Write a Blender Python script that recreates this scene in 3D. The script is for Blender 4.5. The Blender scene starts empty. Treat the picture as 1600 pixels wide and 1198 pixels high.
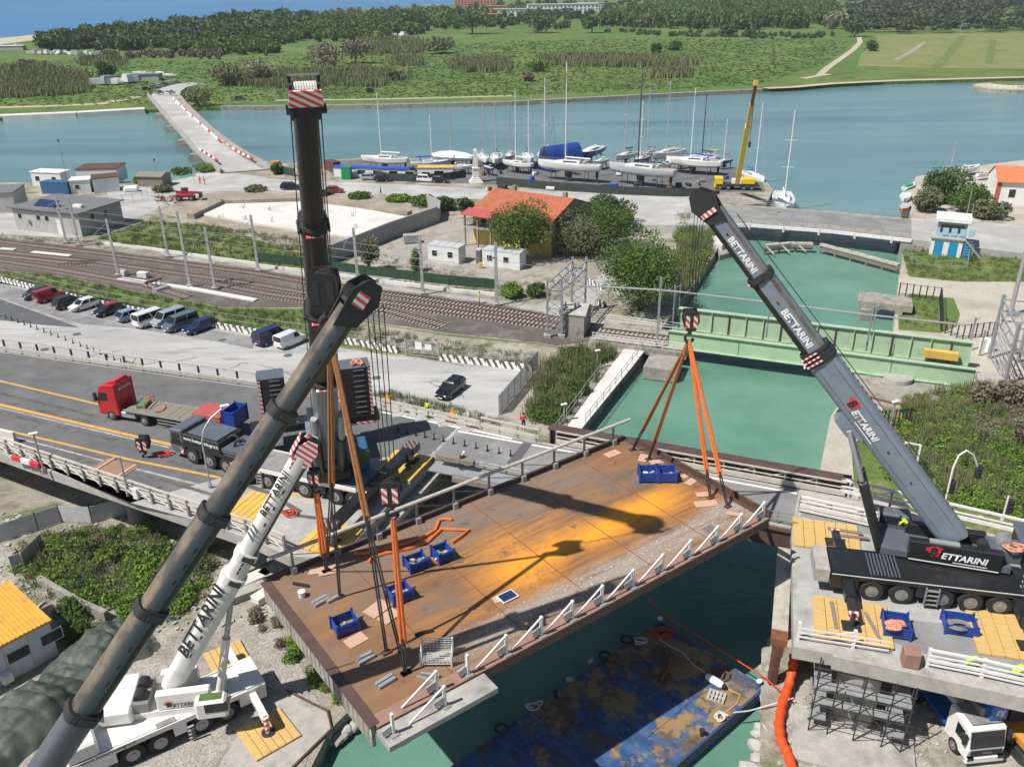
import bpy,bmesh,math,random
import numpy as np
from mathutils import Vector,Matrix,Euler
random.seed(7);np.random.seed(7)
R=math.radians
SC=bpy.context.scene
C=SC.collection
CAMZ,FPX,CX,CY,YH,ROLL=44.0,1350.0,800.0,599.0,-35.0,R(-0.7)
TH=math.atan((CY-YH)/FPX)
FW=Vector((0,math.cos(TH),-math.sin(TH)))
_rt=Vector((1,0,0));_up=_rt.cross(FW)
RT=math.cos(ROLL)*_rt+math.sin(ROLL)*_up
UP=-math.sin(ROLL)*_rt+math.cos(ROLL)*_up
cam=bpy.data.cameras.new('camera');cam.sensor_width=36;cam.lens=FPX/1600*36
cam.clip_start=0.5;cam.clip_end=9000
camo=bpy.data.objects.new('camera',cam);C.objects.link(camo)
m=Matrix((RT,UP,-FW)).transposed().to_4x4();m.translation=(0,0,CAMZ);camo.matrix_world=m
SC.camera=camo
SUN_AZ,SUN_EL=R(209),R(55)
sd=Vector((math.cos(SUN_AZ)*math.cos(SUN_EL),math.sin(SUN_AZ)*math.cos(SUN_EL),math.sin(SUN_EL)))
w=bpy.data.worlds.new('World');SC.world=w;w.use_nodes=True
nt=w.node_tree;bg=nt.nodes['Background']
sky=nt.nodes.new('ShaderNodeTexSky');sky.sky_type='NISHITA';sky.sun_disc=False
sky.sun_elevation=SUN_EL;sky.sun_rotation=math.atan2(sd.x,sd.y);sky.altitude=0
sky.dust_density=0.8;sky.ozone_density=1.0
nt.links.new(sky.outputs[0],bg.inputs[0]);bg.inputs[1].default_value=0.066
sl=bpy.data.lights.new('sun','SUN');sl.energy=4.8;sl.angle=R(0.55);sl.color=(1,0.955,0.89)
so=bpy.data.objects.new('sun',sl);C.objects.link(so);so.rotation_euler=sd.to_track_quat('Z','Y').to_euler();so.location=(-80,-60,150)
SC.view_settings.view_transform='Standard';SC.view_settings.look='None'
SC.view_settings.exposure=0.32;SC.view_settings.gamma=1.0
def G(px,py,z=0.0):
 """the point of the place at height z that the survey pixel shows"""
 d=FW*FPX+RT*(px-CX)+UP*(CY-py)
 t=(z-CAMZ)/d.z
 p=d*t;return Vector((p.x,p.y,z))
def PX(p):
 v=Vector(p)-Vector((0,0,CAMZ));k=v.dot(FW)
 return CX+FPX*v.dot(RT)/k,CY-FPX*v.dot(UP)/k
def mpp(p):return(Vector(p)-Vector((0,0,CAMZ))).dot(FW)/FPX
def topz(b,py):
 lo,hi=b[2],CAMZ+20
 for _ in range(40):
  mm=(lo+hi)/2
  if PX((b[0],b[1],mm))[1]>py:lo=mm
  else:hi=mm
 return lo
def ang(a,b):return math.atan2(b[1]-a[1],b[0]-a[0])
ZV=Vector((0,0,1))
WAT,GND,DK,RD=0.0,1.3,7.0,11.6
class MB:
 def __init__(s):s.v=[];s.f=[];s.mi=[];s.cm=0
 def add(s,vs,fs):
  n=len(s.v);s.v+=[Vector(q)for q in vs]
  for f in fs:s.f.append([i+n for i in f]);s.mi.append(s.cm)
  return s
 def hexa(s,b,t):
  return s.add(list(b)+list(t),[(3,2,1,0),(4,5,6,7),(0,1,5,4),(1,2,6,5),(2,3,7,6),(3,0,4,7)])
 def box(s,c,d,rz=0.0,tap=1.0):
  x,y,z=d[0]/2,d[1]/2,d[2]/2;cs,sn=math.cos(rz),math.sin(rz)
  def q(a,b,e):return(c[0]+a*cs-b*sn,c[1]+a*sn+b*cs,c[2]+e)
  sg=((-1,-1),(1,-1),(1,1),(-1,1))
  return s.hexa([q(i*x,j*y,-z)for i,j in sg],[q(i*x*tap,j*y*tap,z)for i,j in sg])
 def b2(s,x0,x1,y0,y1,z0,z1):return s.box(((x0+x1)/2,(y0+y1)/2,(z0+z1)/2),(abs(x1-x0),abs(y1-y0),abs(z1-z0)))
 def frame(s,p,q,up=ZV):
  d=(Vector(q)-Vector(p));d.normalize()
  sd_=d.cross(up)
  if sd_.length<1e-4:sd_=d.cross(Vector((1,0,0)))
  sd_.normalize();u=sd_.cross(d);return d,sd_,u
 def bar(s,p,q,w,h=None,up=ZV):
  h=w if h is None else h
  p,q=Vector(p),Vector(q);d,a,u=s.frame(p,q,up);a=a*w/2;u=u*h/2
  return s.add([p-a-u,p+a-u,p+a+u,p-a+u,q-a-u,q+a-u,q+a+u,q-a+u],
     [(0,3,2,1),(4,5,6,7),(0,1,5,4),(1,2,6,5),(2,3,7,6),(3,0,4,7)][::1])
 def tube(s,p,q,r,n=8,r2=None,cap=True):
  r2=r if r2 is None else r2
  p,q=Vector(p),Vector(q);d,a,u=s.frame(p,q)
  A=[p+(a*math.cos(i*2*math.pi/n)+u*math.sin(i*2*math.pi/n))*r for i in range(n)]
  B=[q+(a*math.cos(i*2*math.pi/n)+u*math.sin(i*2*math.pi/n))*r2 for i in range(n)]
  fs=[(i,(i+1)%n,n+(i+1)%n,n+i)for i in range(n)]
  if cap:fs+=[tuple(range(n))[::-1],tuple(range(n,2*n))]
  return s.add(A+B,fs)
 def path(s,pts,r,n=6):
  pts=[Vector(p)for p in pts];rings=[]
  u=None
  for i,p in enumerate(pts):
   d=(pts[min(i+1,len(pts)-1)]-pts[max(i-1,0)])
   if d.length<1e-6:d=Vector((0,0,1))
   d.normalize()
   if u is None:
    u=d.orthogonal().normalized()
   else:
    u=u-d*u.dot(d)
    if u.length<1e-4:u=d.orthogonal()
    u.normalize()
   a=d.cross(u)
   rr=r[i]if isinstance(r,(list,tuple))else r
   rings.append([p+(a*math.cos(k*2*math.pi/n)+u*math.sin(k*2*math.pi/n))*rr for k in range(n)])
  return s.loft(rings)
 def loft(s,rings,cap=True):
  n=len(rings[0]);vs=[q for r_ in rings for q in r_];fs=[]
  for k in range(len(rings)-1):
   for i in range(n):
    fs.append((k*n+i,k*n+(i+1)%n,(k+1)*n+(i+1)%n,(k+1)*n+i))
  if cap:fs+=[tuple(range(n))[::-1],tuple(range((len(rings)-1)*n,len(rings)*n))]
  return s.add(vs,fs)
 def prism(s,poly,z0,z1):
  n=len(poly);vs=[(p[0],p[1],z0)for p in poly]+[(p[0],p[1],z1)for p in poly]
  return s.add(vs,[tuple(range(n))[::-1],tuple(range(n,2*n))]+[(i,(i+1)%n,n+(i+1)%n,n+i)for i in range(n)])
 def ext(s,prof,o,ax,ay,vec):
  o,ax,ay,vec=Vector(o),Vector(ax),Vector(ay),Vector(vec);n=len(prof)
  A=[o+ax*a+ay*b for a,b in prof];B=[p+vec for p in A]
  return s.add(A+B,[tuple(range(n))[::-1],tuple(range(n,2*n))]+[(i,(i+1)%n,n+(i+1)%n,n+i)for i in range(n)])
 def sheet(s,poly,z=None):
  return s.add([(p[0],p[1],p[2]if z is None else z)for p in poly],[tuple(range(len(poly)))])
 def wheel(s,c,r,w_,ax=(0,1,0),n=20):
  c,ax=Vector(c),Vector(ax);return s.tube(c-ax*w_/2,c+ax*w_/2,r,n)
 def B(s,name,mat,parent=None,world=False,smooth=False,origin=None,bevel=0.0):
  me=bpy.data.meshes.new(name);vs=s.v
  o=bpy.data.objects.new(name,me)
  if parent is not None:
   o.parent=parent
   if world:
    r_=parent
    while r_.parent:r_=r_.parent
    iv=r_.matrix_basis.inverted();vs=[iv@q for q in vs]
  else:
   if origin is None:
    xs=[q.x for q in vs];ys=[q.y for q in vs]
    origin=Vector(((min(xs)+max(xs))/2,(min(ys)+max(ys))/2,min(q.z for q in vs)))
   o.location=origin;vs=[q-Vector(origin)for q in vs]
  me.from_pydata([tuple(q)for q in vs],[],s.f)
  mats=mat if isinstance(mat,(list,tuple))else[mat]
  for k in mats:me.materials.append(M(k)if isinstance(k,str)else k)
  if len(mats)>1:me.polygons.foreach_set('material_index',s.mi)
  bm=bmesh.new();bm.from_mesh(me);bmesh.ops.recalc_face_normals(bm,faces=bm.faces)
  if bevel:bmesh.ops.bevel(bm,geom=[e for e in bm.edges if e.is_manifold and e.calc_face_angle(0)>0.5],offset=bevel,segments=1,affect='EDGES')
  bm.to_mesh(me);bm.free()
  if smooth:
   me.polygons.foreach_set('use_smooth',[True]*len(me.polygons))
   try:me.set_sharp_from_angle(angle=R(38 if smooth==1 else 170))
   except Exception:pass
  C.objects.link(o);return o
def tag(o,label,cat=None,group=None,kind=None):
 if label:o['label']=label
 if cat:o['category']=cat
 if group:o['group']=group
 if kind:o['kind']=kind
 return o
def struct(o):o['kind']='structure';return o
def thing(name,label,cat,loc=(0,0,0),rz=0.0,group=None):
 o=bpy.data.objects.new(name,None);C.objects.link(o);o.empty_display_size=0.3
 o.location=loc;o.rotation_euler=(0,0,rz);o.matrix_basis=Matrix.Translation(loc)@Matrix.Rotation(rz,4,'Z')
 return tag(o,label,cat,group)
def dup(root,loc,rz=None,label=None,scale=None,mats=None):
 def cp(o,par):
  c=o.copy();C.objects.link(c);c.parent=par
  for ch in o.children:cp(ch,c)
  return c
 r_=cp(root,None);r_.location=loc
 if rz is not None:r_.rotation_euler=(0,0,rz)
 if scale:r_.scale=(scale,)*3 if not hasattr(scale,'__len__')else scale
 if label:r_['label']=label
 return r_
def text(s_,size,mat,parent,mtx,name='lettering',shear=0.0,bold=0.02,world=True,align='CENTER'):
 cu=bpy.data.curves.new('t','FONT');cu.body=s_;cu.size=size;cu.align_x=align;cu.align_y='CENTER'
 cu.shear=shear;cu.offset=bold*size;cu.resolution_u=2
 t=bpy.data.objects.new('t',cu);C.objects.link(t)
 bpy.context.view_layer.update()
 me=bpy.data.meshes.new_from_object(t.evaluated_get(bpy.context.evaluated_depsgraph_get()))
 bpy.data.objects.remove(t);bpy.data.curves.remove(cu)
 if world:
  r_=parent
  while r_.parent:r_=r_.parent
  mtx=r_.matrix_basis.inverted()@mtx
 me.transform(mtx);me.materials.clear();me.materials.append(M(mat));me.name=name
 o=bpy.data.objects.new(name,me);o.parent=parent;C.objects.link(o);return o
def mtx(o,ax,ay):
 ax=Vector(ax).normalized();ay=Vector(ay);ay=(ay-ax*ay.dot(ax)).normalized();az=ax.cross(ay)
 m_=Matrix((ax,ay,az)).transposed().to_4x4();m_.translation=o;return m_
MATS={}
SPEC={}
def spec(name,col,rough=0.7,metal=0.0,**k):SPEC[name]=(col,rough,metal,k)
def M(name):
 if name in MATS:return MATS[name]
 col,rough,metal,k=SPEC[name]
 ma=bpy.data.materials.new(name);ma.use_nodes=True;MATS[name]=ma
 n=ma.node_tree;L=n.links.new;b=n.nodes['Principled BSDF']
 b.inputs['Roughness'].default_value=rough;b.inputs['Metallic'].default_value=metal
 if 'spec' in k:b.inputs['Specular IOR Level'].default_value=k['spec']
 tc=n.nodes.new('ShaderNodeTexCoord');src=tc.outputs['Object']
 if k.get('world'):
  ge=n.nodes.new('ShaderNodeNewGeometry');src=ge.outputs['Position']
 if 'stretch' in k:
  mp=n.nodes.new('ShaderNodeMapping');mp.inputs['Scale'].default_value=k['stretch'];mp.inputs['Rotation'].default_value=(0,0,k.get('rot',0));L(src,mp.inputs[0]);src2=mp.outputs[0]
 else:src2=src
 cur=None
 def noise(sc,det=4,s_=None,rg=0.6):
  t=n.nodes.new('ShaderNodeTexNoise');t.inputs['Scale'].default_value=sc;t.inputs['Detail'].default_value=det;t.inputs['Roughness'].default_value=rg
  L(s_ or src2,t.inputs['Vector']);return t.outputs[0]
 def ramp(x,a,c_):
  r_=n.nodes.new('ShaderNodeMapRange');r_.inputs[1].default_value=a;r_.inputs[2].default_value=c_;L(x,r_.inputs[0]);return r_.outputs[0]
 def mix(f,a,c_,bl='MIX'):
  x=n.nodes.new('ShaderNodeMix');x.data_type='RGBA';x.blend_type=bl
  if hasattr(f,'links'):L(f,x.inputs[0])
  else:x.inputs[0].default_value=f
  for s_,q in((6,a),(7,c_)):
   if hasattr(q,'links'):L(q,x.inputs[s_])
   else:x.inputs[s_].default_value=(*q[:3],1)
  return x.outputs[2]
 cur=col
 for ly in k.get('layers',()):
  c2,sc,lo,hi=ly[:4]
  cur=mix(ramp(noise(sc,ly[4]if len(ly)>4 else 5),lo,hi),cur,c2)
 v=k.get('var',0.18)
 if v:
  f=ramp(noise(k.get('vs',3.0),5),0.3,0.7)
  d=tuple(1-v for _ in range(3));u=tuple(1+v for _ in range(3))
  cur=mix(1.0,cur,mix(f,d,u),'MULTIPLY')
 if k.get('fine'):
  f=ramp(noise(k.get('fs',40.0),2),0.3,0.7);a=k['fine']
  cur=mix(1.0,cur,mix(f,(1-a,)*3,(1+a,)*3),'MULTIPLY')
 if k.get('objvar'):
  oi=n.nodes.new('ShaderNodeObjectInfo');a=k['objvar']
  cur=mix(1.0,cur,mix(oi.outputs['Random'],(1-a,1-a*.6,1-a),(1+a,1+a*.6,1+a)),'MULTIPLY')
 if hasattr(cur,'links'):L(cur,b.inputs['Base Color'])
 else:b.inputs['Base Color'].default_value=(*cur[:3],1)
 if k.get('bump'):
  bp=n.nodes.new('ShaderNodeBump');bp.inputs['Strength'].default_value=k['bump'];bp.inputs['Distance'].default_value=k.get('bd',0.05)
  L(noise(k.get('bs',12.0),k.get('bdet',4)),bp.inputs['Height']);L(bp.outputs[0],b.inputs['Normal'])
 if k.get('rvar'):
  a=k['rvar'];r_=n.nodes.new('ShaderNodeMapRange');r_.inputs[1].default_value=.3;r_.inputs[2].default_value=.7;r_.inputs[3].default_value=max(rough-a,0.02);r_.inputs[4].default_value=rough+a
  L(noise(k.get('vs',3.0),4),r_.inputs[0]);L(r_.outputs[0],b.inputs['Roughness'])
 if k.get('trans'):
  tr=n.nodes.new('ShaderNodeBsdfTranslucent');ms=n.nodes.new('ShaderNodeMixShader');ms.inputs[0].default_value=k['trans']
  if hasattr(cur,'links'):L(cur,tr.inputs[0])
  else:tr.inputs[0].default_value=(*cur[:3],1)
  L(b.outputs[0],ms.inputs[1]);L(tr.outputs[0],ms.inputs[2]);L(ms.outputs[0],n.nodes['Material Output'].inputs[0])
 if 'alpha' in k:b.inputs['Alpha'].default_value=k['alpha']
 if k.get('coat'):b.inputs['Coat Weight'].default_value=k['coat'];b.inputs['Coat Roughness'].default_value=0.08
 return ma
spec('asphalt',(.118,.119,.122),.9,world=True,layers=[((.150,.149,.147),.25,.45,.65),((.085,.085,.088),.9,.55,.75)],var=.12,vs=.35,fine=.12,fs=9,bump=.25,bs=25)
spec('asphalt_dark',(.095,.097,.105),.9,world=True,var=.15,vs=.5,fine=.12,fs=9)
spec('asphalt_pale',(.34,.337,.33),.92,world=True,stretch=(.35,1.7,1),rot=.35,layers=[((.42,.415,.40),.12,.42,.62),((.23,.23,.23),.35,.56,.72),((.17,.17,.17),1.1,.66,.74)],var=.10,vs=.3,fine=.10,fs=8)
spec('asphalt_lot',(.19,.19,.19),.92,world=True,layers=[((.25,.248,.243),.2,.45,.65)],var=.10,vs=.4,fine=.10,fs=8)
spec('road_pale',(.36,.355,.34),.92,world=True,layers=[((.43,.42,.40),.1,.45,.65)],var=.10,vs=.2,fine=.08,fs=6)
spec('deck_concrete',(.35,.345,.33),.9,world=True,layers=[((.25,.245,.235),.35,.5,.7),((.45,.44,.42),1.2,.58,.75)],var=.14,vs=.8,fine=.12,fs=9,bump=.2)
spec('concrete',(.36,.345,.315),.9,layers=[((.22,.21,.19),.5,.52,.72)],var=.16,vs=1.5,fine=.12,fs=14,bump=.3,bs=8)
spec('concrete_old',(.29,.27,.235),.92,layers=[((.15,.135,.115),.7,.5,.7),((.38,.36,.32),1.6,.58,.72)],var=.2,vs=1.5,fine=.15,fs=12,bump=.4,bs=6)
spec('concrete_white',(.60,.585,.55),.9,world=True,layers=[((.48,.465,.43),.3,.5,.7)],var=.1,vs=.6)
spec('gravel',(.33,.30,.27),.95,world=True,layers=[((.24,.21,.18),.3,.48,.66)],var=.15,vs=.8,fine=.38,fs=7,bump=.8,bs=9,bd=.08)
spec('dirt',(.27,.24,.195),.95,world=True,layers=[((.36,.335,.29),.12,.45,.62),((.15,.13,.10),.35,.52,.70),((.11,.13,.05),.22,.52,.66)],var=.15,vs=1.2,fine=.2,fs=6,bump=.5,bs=5)
spec('sand',(.42,.385,.325),.95,world=True,layers=[((.33,.30,.25),.25,.48,.66),((.16,.165,.08),.18,.62,.74)],var=.1,vs=1,fine=.12,fs=5,bump=.4,bs=3)
spec('earth_brown',(.26,.22,.17),.95,world=True,layers=[((.34,.30,.25),.2,.45,.65)],var=.12,vs=1,fine=.15,fs=4)
spec('ballast',(.105,.092,.080),.95,world=True,layers=[((.165,.15,.135),.3,.5,.68),((.075,.06,.05),.8,.55,.75)],var=.15,vs=1,fine=.42,fs=6,bump=.8,bs=8,bd=.08)
spec('grass',(.101,.155,.030),.95,world=True,layers=[((.209,.203,.074),.16,.5,.66),((.061,.108,.024),.4,.54,.7),((.297,.257,.135),.5,.66,.8)],var=.2,vs=1.6,fine=.3,fs=7,bump=.8,bs=5,bd=.15)
spec('meadow',(.070,.145,.022),.95,world=True,layers=[((.118,.162,.031),.018,.42,.60),((.056,.099,.025),.05,.52,.66),((.190,.168,.084),.035,.62,.74),((.045,.078,.022),.22,.6,.75)],var=.18,vs=.35,fine=.25,fs=1.6,bump=.9,bs=.9,bd=.6)
spec('field',(.155,.185,.052),.95,world=True,layers=[((.20,.19,.075),.03,.46,.62),((.10,.15,.03),.07,.55,.7)],var=.12,vs=.2,fine=.14,fs=1.2)
spec('track_sand',(.42,.37,.27),.95,world=True,var=.15,vs=.5)
spec('white_paint',(.70,.69,.66),.75,var=.12,vs=2,fine=.12,fs=12)
spec('worn_white',(.38,.375,.36),.85,world=True,layers=[((.24,.24,.235),1.2,.46,.62)],var=.15,vs=2)
spec('yellow_line',(.62,.33,.06),.8,world=True,layers=[((.40,.24,.08),1.5,.52,.7)],var=.12,vs=2)
spec('rust_red',(.095,.045,.032),.8,layers=[((.14,.065,.04),.8,.5,.7)],var=.18,vs=1.5)
spec('brown_steel',(.085,.050,.042),.65,layers=[((.12,.07,.055),.5,.5,.7)],var=.15,vs=1.2)
spec('grey_steel',(.30,.30,.295),.5,.35,var=.12,vs=2,fine=.08)
spec('galv',(.40,.405,.41),.5,.45,var=.12,vs=3)
spec('white_steel',(.66,.655,.63),.55,layers=[((.42,.36,.29),2.2,.62,.8)],var=.1,vs=2)
spec('cream_rail',(.50,.47,.41),.6,layers=[((.33,.27,.20),1.8,.58,.76)],var=.12,vs=2)
spec('dark_steel',(.045,.046,.048),.5,.3,var=.2,vs=3)
spec('black_paint',(.016,.017,.019),.38,coat=.15,var=.2,vs=2,layers=[((.045,.045,.045),1.5,.6,.8)])
spec('black_matte',(.022,.023,.025),.7,var=.2,vs=3)
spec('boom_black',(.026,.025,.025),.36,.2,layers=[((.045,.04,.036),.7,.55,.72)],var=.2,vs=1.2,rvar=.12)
spec('boom_grey',(.180,.218,.262),.40,.05,layers=[((.15,.182,.22),.6,.5,.7)],var=.07,vs=2,rvar=.08)
spec('boom_rubbed',(.195,.158,.122),.40,.15,layers=[((.085,.075,.066),.6,.44,.64)],var=.22,vs=1.4,rvar=.12)
spec('boom_blue',(.085,.105,.122),.38,.1,layers=[((.065,.08,.095),.6,.5,.7)],var=.08,vs=2)
spec('crane_white',(.70,.69,.65),.45,coat=.15,layers=[((.50,.45,.37),1.3,.58,.78)],var=.07,vs=1.2)
spec('deck_grey',(.24,.235,.225),.8,layers=[((.13,.125,.12),.8,.5,.7)],var=.16,vs=1.5)
spec('carrier_grey',(.095,.11,.135),.5,layers=[((.14,.15,.165),1,.55,.75)],var=.1,vs=1.5)
spec('rubber',(.020,.019,.018),.85,var=.25,vs=4,layers=[((.055,.05,.043),2.5,.55,.75)])
spec('rim',(.30,.31,.32),.45,.5,var=.15,vs=4)
spec('glass',(.012,.016,.018),.07,spec=.7,var=0)
spec('glass_green',(.10,.16,.05),.1,spec=.6,var=.2)
spec('red_paint',(.42,.012,.022),.3,coat=.4,var=.06)
spec('red_sheet',(.42,.085,.075),.55,var=.12,vs=2)
spec('bin_blue',(.012,.055,.30),.5,layers=[((.03,.07,.22),1.5,.55,.75)],var=.14,vs=2)
spec('blue_truck',(.012,.10,.42),.35,coat=.2,var=.08)
spec('mat_yellow',(.60,.40,.085),.8,layers=[((.48,.33,.10),.8,.5,.68),((.20,.16,.09),1.6,.62,.8)],var=.12,vs=1.5)
spec('mat_tan',(.56,.37,.13),.85,layers=[((.44,.30,.13),.8,.5,.68),((.22,.17,.11),1.6,.64,.8)],var=.12,vs=1.5,stretch=(1,6,1))
spec('plywood',(.52,.33,.235),.85,layers=[((.42,.25,.18),2,.5,.7)],var=.1,vs=3,stretch=(1,5,1))
spec('ply_red',(.28,.165,.125),.85,var=.15,vs=1.5)
spec('wood_grey',(.22,.195,.16),.9,stretch=(1,8,1),layers=[((.12,.10,.08),1.5,.52,.7)],var=.2,vs=3)
spec('wood_old',(.42,.39,.34),.9,layers=[((.26,.22,.17),1.5,.5,.7)],var=.2,vs=3)
spec('sling_orange',(.66,.155,.035),.8,var=.15,vs=6)
spec('sling_brown',(.33,.135,.050),.8,var=.2,vs=5)
spec('rope_pink',(.62,.26,.17),.85,var=.2,vs=8)
spec('rope_red',(.55,.05,.02),.85,var=.2,vs=8)
spec('rope_white',(.60,.57,.52),.85,var=.15,vs=8)
spec('orange_tube',(.68,.075,.012),.5,var=.12,vs=3,bump=.5,bs=7,bd=.04)
spec('cable',(.022,.022,.022),.6,var=0)
spec('tarp',(.050,.066,.052),.7,var=.2,vs=1.5,layers=[((.10,.12,.10),.8,.5,.7)])
spec('tarp_blue',(.02,.075,.45),.5,var=.15,vs=3)
spec('tent_blue',(.015,.055,.26),.55,var=.12,vs=.8)
spec('roof_yellow',(.62,.34,.05),.6,layers=[((.45,.27,.07),.8,.55,.75)],var=.08,vs=2)
spec('roof_tile',(.38,.115,.052),.85,layers=[((.27,.085,.045),.5,.48,.68),((.44,.20,.11),1.6,.58,.75)],var=.15,vs=2.5,bump=.4,bs=6)
spec('tile_orange',(.50,.17,.07),.85,var=.15,vs=2)
spec('plaster_yellow',(.60,.46,.13),.9,layers=[((.50,.38,.14),.6,.52,.72)],var=.08,vs=1)
spec('plaster_tan',(.30,.265,.19),.9,layers=[((.20,.17,.12),.5,.5,.7)],var=.14,vs=1)
spec('plaster_grey',(.40,.395,.38),.9,layers=[((.33,.325,.31),.6,.5,.7)],var=.08,vs=1)
spec('plaster_white',(.70,.69,.66),.9,var=.07,vs=1)
spec('plaster_pink',(.50,.21,.17),.9,var=.07,vs=1)
spec('roof_grey',(.15,.155,.16),.7,var=.1,vs=1)
spec('cabin_white',(.64,.66,.65),.6,layers=[((.54,.55,.53),.8,.56,.76)],var=.05,vs=1)
spec('cabin_roof',(.46,.475,.48),.6,var=.1,vs=1.5)
spec('cabin_blue',(.035,.11,.22),.5,var=.1,vs=1.5)
spec('door_blue',(.015,.24,.46),.5,var=.08,vs=2)
spec('shade_blue',(.30,.46,.55),.6,var=.08)
spec('block_grey',(.30,.31,.31),.9,var=.12,vs=1,fine=.1,fs=5)
spec('green_steel',(.36,.50,.33),.55,layers=[((.30,.44,.28),.5,.5,.7),((.20,.10,.05),1.2,.68,.78)],var=.07,vs=1.2)
spec('green_dark',(.10,.20,.09),.6,var=.15)
spec('skip_green',(.01,.24,.10),.5,var=.1)
spec('crane_yellow',(.70,.50,.01),.45,coat=.2,var=.08)
spec('digger_orange',(.50,.22,.035),.5,var=.12)
spec('rust',(.20,.075,.028),.9,layers=[((.11,.05,.03),2,.5,.7)],var=.2,vs=3)
spec('rail_steel',(.135,.075,.05),.7,.2,var=.15,vs=2)
spec('sleeper',(.36,.32,.29),.9,var=.2,vs=3)
spec('hull_white',(.72,.72,.70),.3,coat=.3,var=.04)
spec('hull_grey',(.50,.52,.53),.3,coat=.3,var=.04)
spec('hull_navy',(.012,.022,.11),.35,coat=.3,var=.06)
spec('hull_blue',(.05,.10,.24),.4,var=.08)
spec('keel_dark',(.035,.036,.04),.6,var=.15)
spec('teak',(.40,.36,.29),.7,var=.12,vs=2)
spec('cover_white',(.74,.75,.76),.7,var=.05,vs=1,bump=.5,bs=1.5,bd=.2)
spec('mast_white',(.72,.72,.70),.4,var=.03)
spec('mast_grey',(.45,.46,.47),.4,.3,var=.04)
spec('mast_black',(.02,.021,.022),.35,var=.05)
spec('mesh_dark',(.035,.045,.042),.8,var=.25,vs=1.2)
spec('mesh_green',(.02,.06,.032),.85,var=.2,vs=1.5)
spec('stone_white',(.62,.60,.56),.85,var=.08,vs=1)
spec('rock',(.40,.385,.35),.9,layers=[((.22,.21,.185),.8,.5,.7)],var=.2,vs=1.2,bump=.5,bs=4)
spec('skin',(.52,.30,.21),.6,var=.05)
spec('cloth_black',(.022,.023,.026),.9,var=.15,vs=8)
spec('cloth_navy',(.02,.03,.06),.9,var=.15,vs=8)
spec('hivis_yellow',(.55,.78,.02),.8,var=.08,vs=8)
spec('hivis_orange',(.80,.12,.02),.8,var=.08,vs=8)
spec('vest_red',(.70,.03,.03),.8,var=.08,vs=8)
spec('helmet_white',(.75,.74,.70),.4,var=.03)
spec('sign_orange',(.72,.20,.012),.6,var=.1,vs=3)
spec('sign_red',(.55,.02,.02),.5,var=.06)
spec('red_stripe',(.52,.025,.04),.5,var=.06)
spec('white_stripe',(.74,.73,.72),.5,var=.05)
spec('logo_red',(.60,.03,.045),.45,var=.03)
spec('text_white',(.76,.76,.76),.5,var=.02)
spec('text_black',(.018,.018,.018),.5,var=.02)
spec('panel_blue',(.02,.035,.09),.2,var=.2,vs=3)
spec('bark',(.085,.065,.045),.9,var=.25,vs=5,bump=.5,bs=10)
spec('leaf',(.087,.156,.029),.75,world=True,layers=[((.133,.209,.037),.35,.45,.62),((.052,.095,.023),.9,.52,.68)],var=.32,vs=2.5,trans=.3)
spec('leaf_bright',(.153,.266,.034),.75,world=True,layers=[((.201,.298,.048),.4,.45,.62),((.089,.169,.030),1.0,.52,.68)],var=.32,vs=2.5,trans=.3)
spec('leaf_dark',(.057,.104,.028),.75,world=True,layers=[((.091,.148,.038),.3,.45,.62)],var=.22,vs=1.5,trans=.22)
spec('leaf_olive',(.152,.167,.080),.8,world=True,layers=[((.210,.210,.116),.3,.45,.62),((.087,.102,.043),.9,.52,.68)],var=.2,vs=1.5,trans=.25)
spec('leaf_dry',(.203,.168,.119),.85,world=True,layers=[((.266,.231,.168),.4,.45,.62),((.119,.095,.067),.9,.5,.68)],var=.2,vs=1.5,trans=.2)
spec('leaf_pale',(.250,.250,.144),.8,world=True,layers=[((.338,.325,.225),.5,.45,.62)],var=.2,vs=1.5,trans=.25)
spec('reed',(.189,.207,.086),.85,world=True,layers=[((.270,.252,.135),.15,.45,.62),((.112,.153,.054),.3,.5,.66)],var=.2,vs=1.0,trans=.25)
spec('pine',(.051,.082,.032),.8,world=True,layers=[((.076,.109,.041),.05,.42,.6),((.034,.058,.024),.2,.5,.66)],var=.2,vs=.5,trans=.15)
spec('tyre_mark',(.085,.085,.086),.9,world=True,layers=[((.13,.13,.13),.8,.44,.6)],var=.2,vs=.9)
spec('mesh_clear',(.36,.39,.41),.6,.2,alpha=.55,var=.1)
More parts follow.
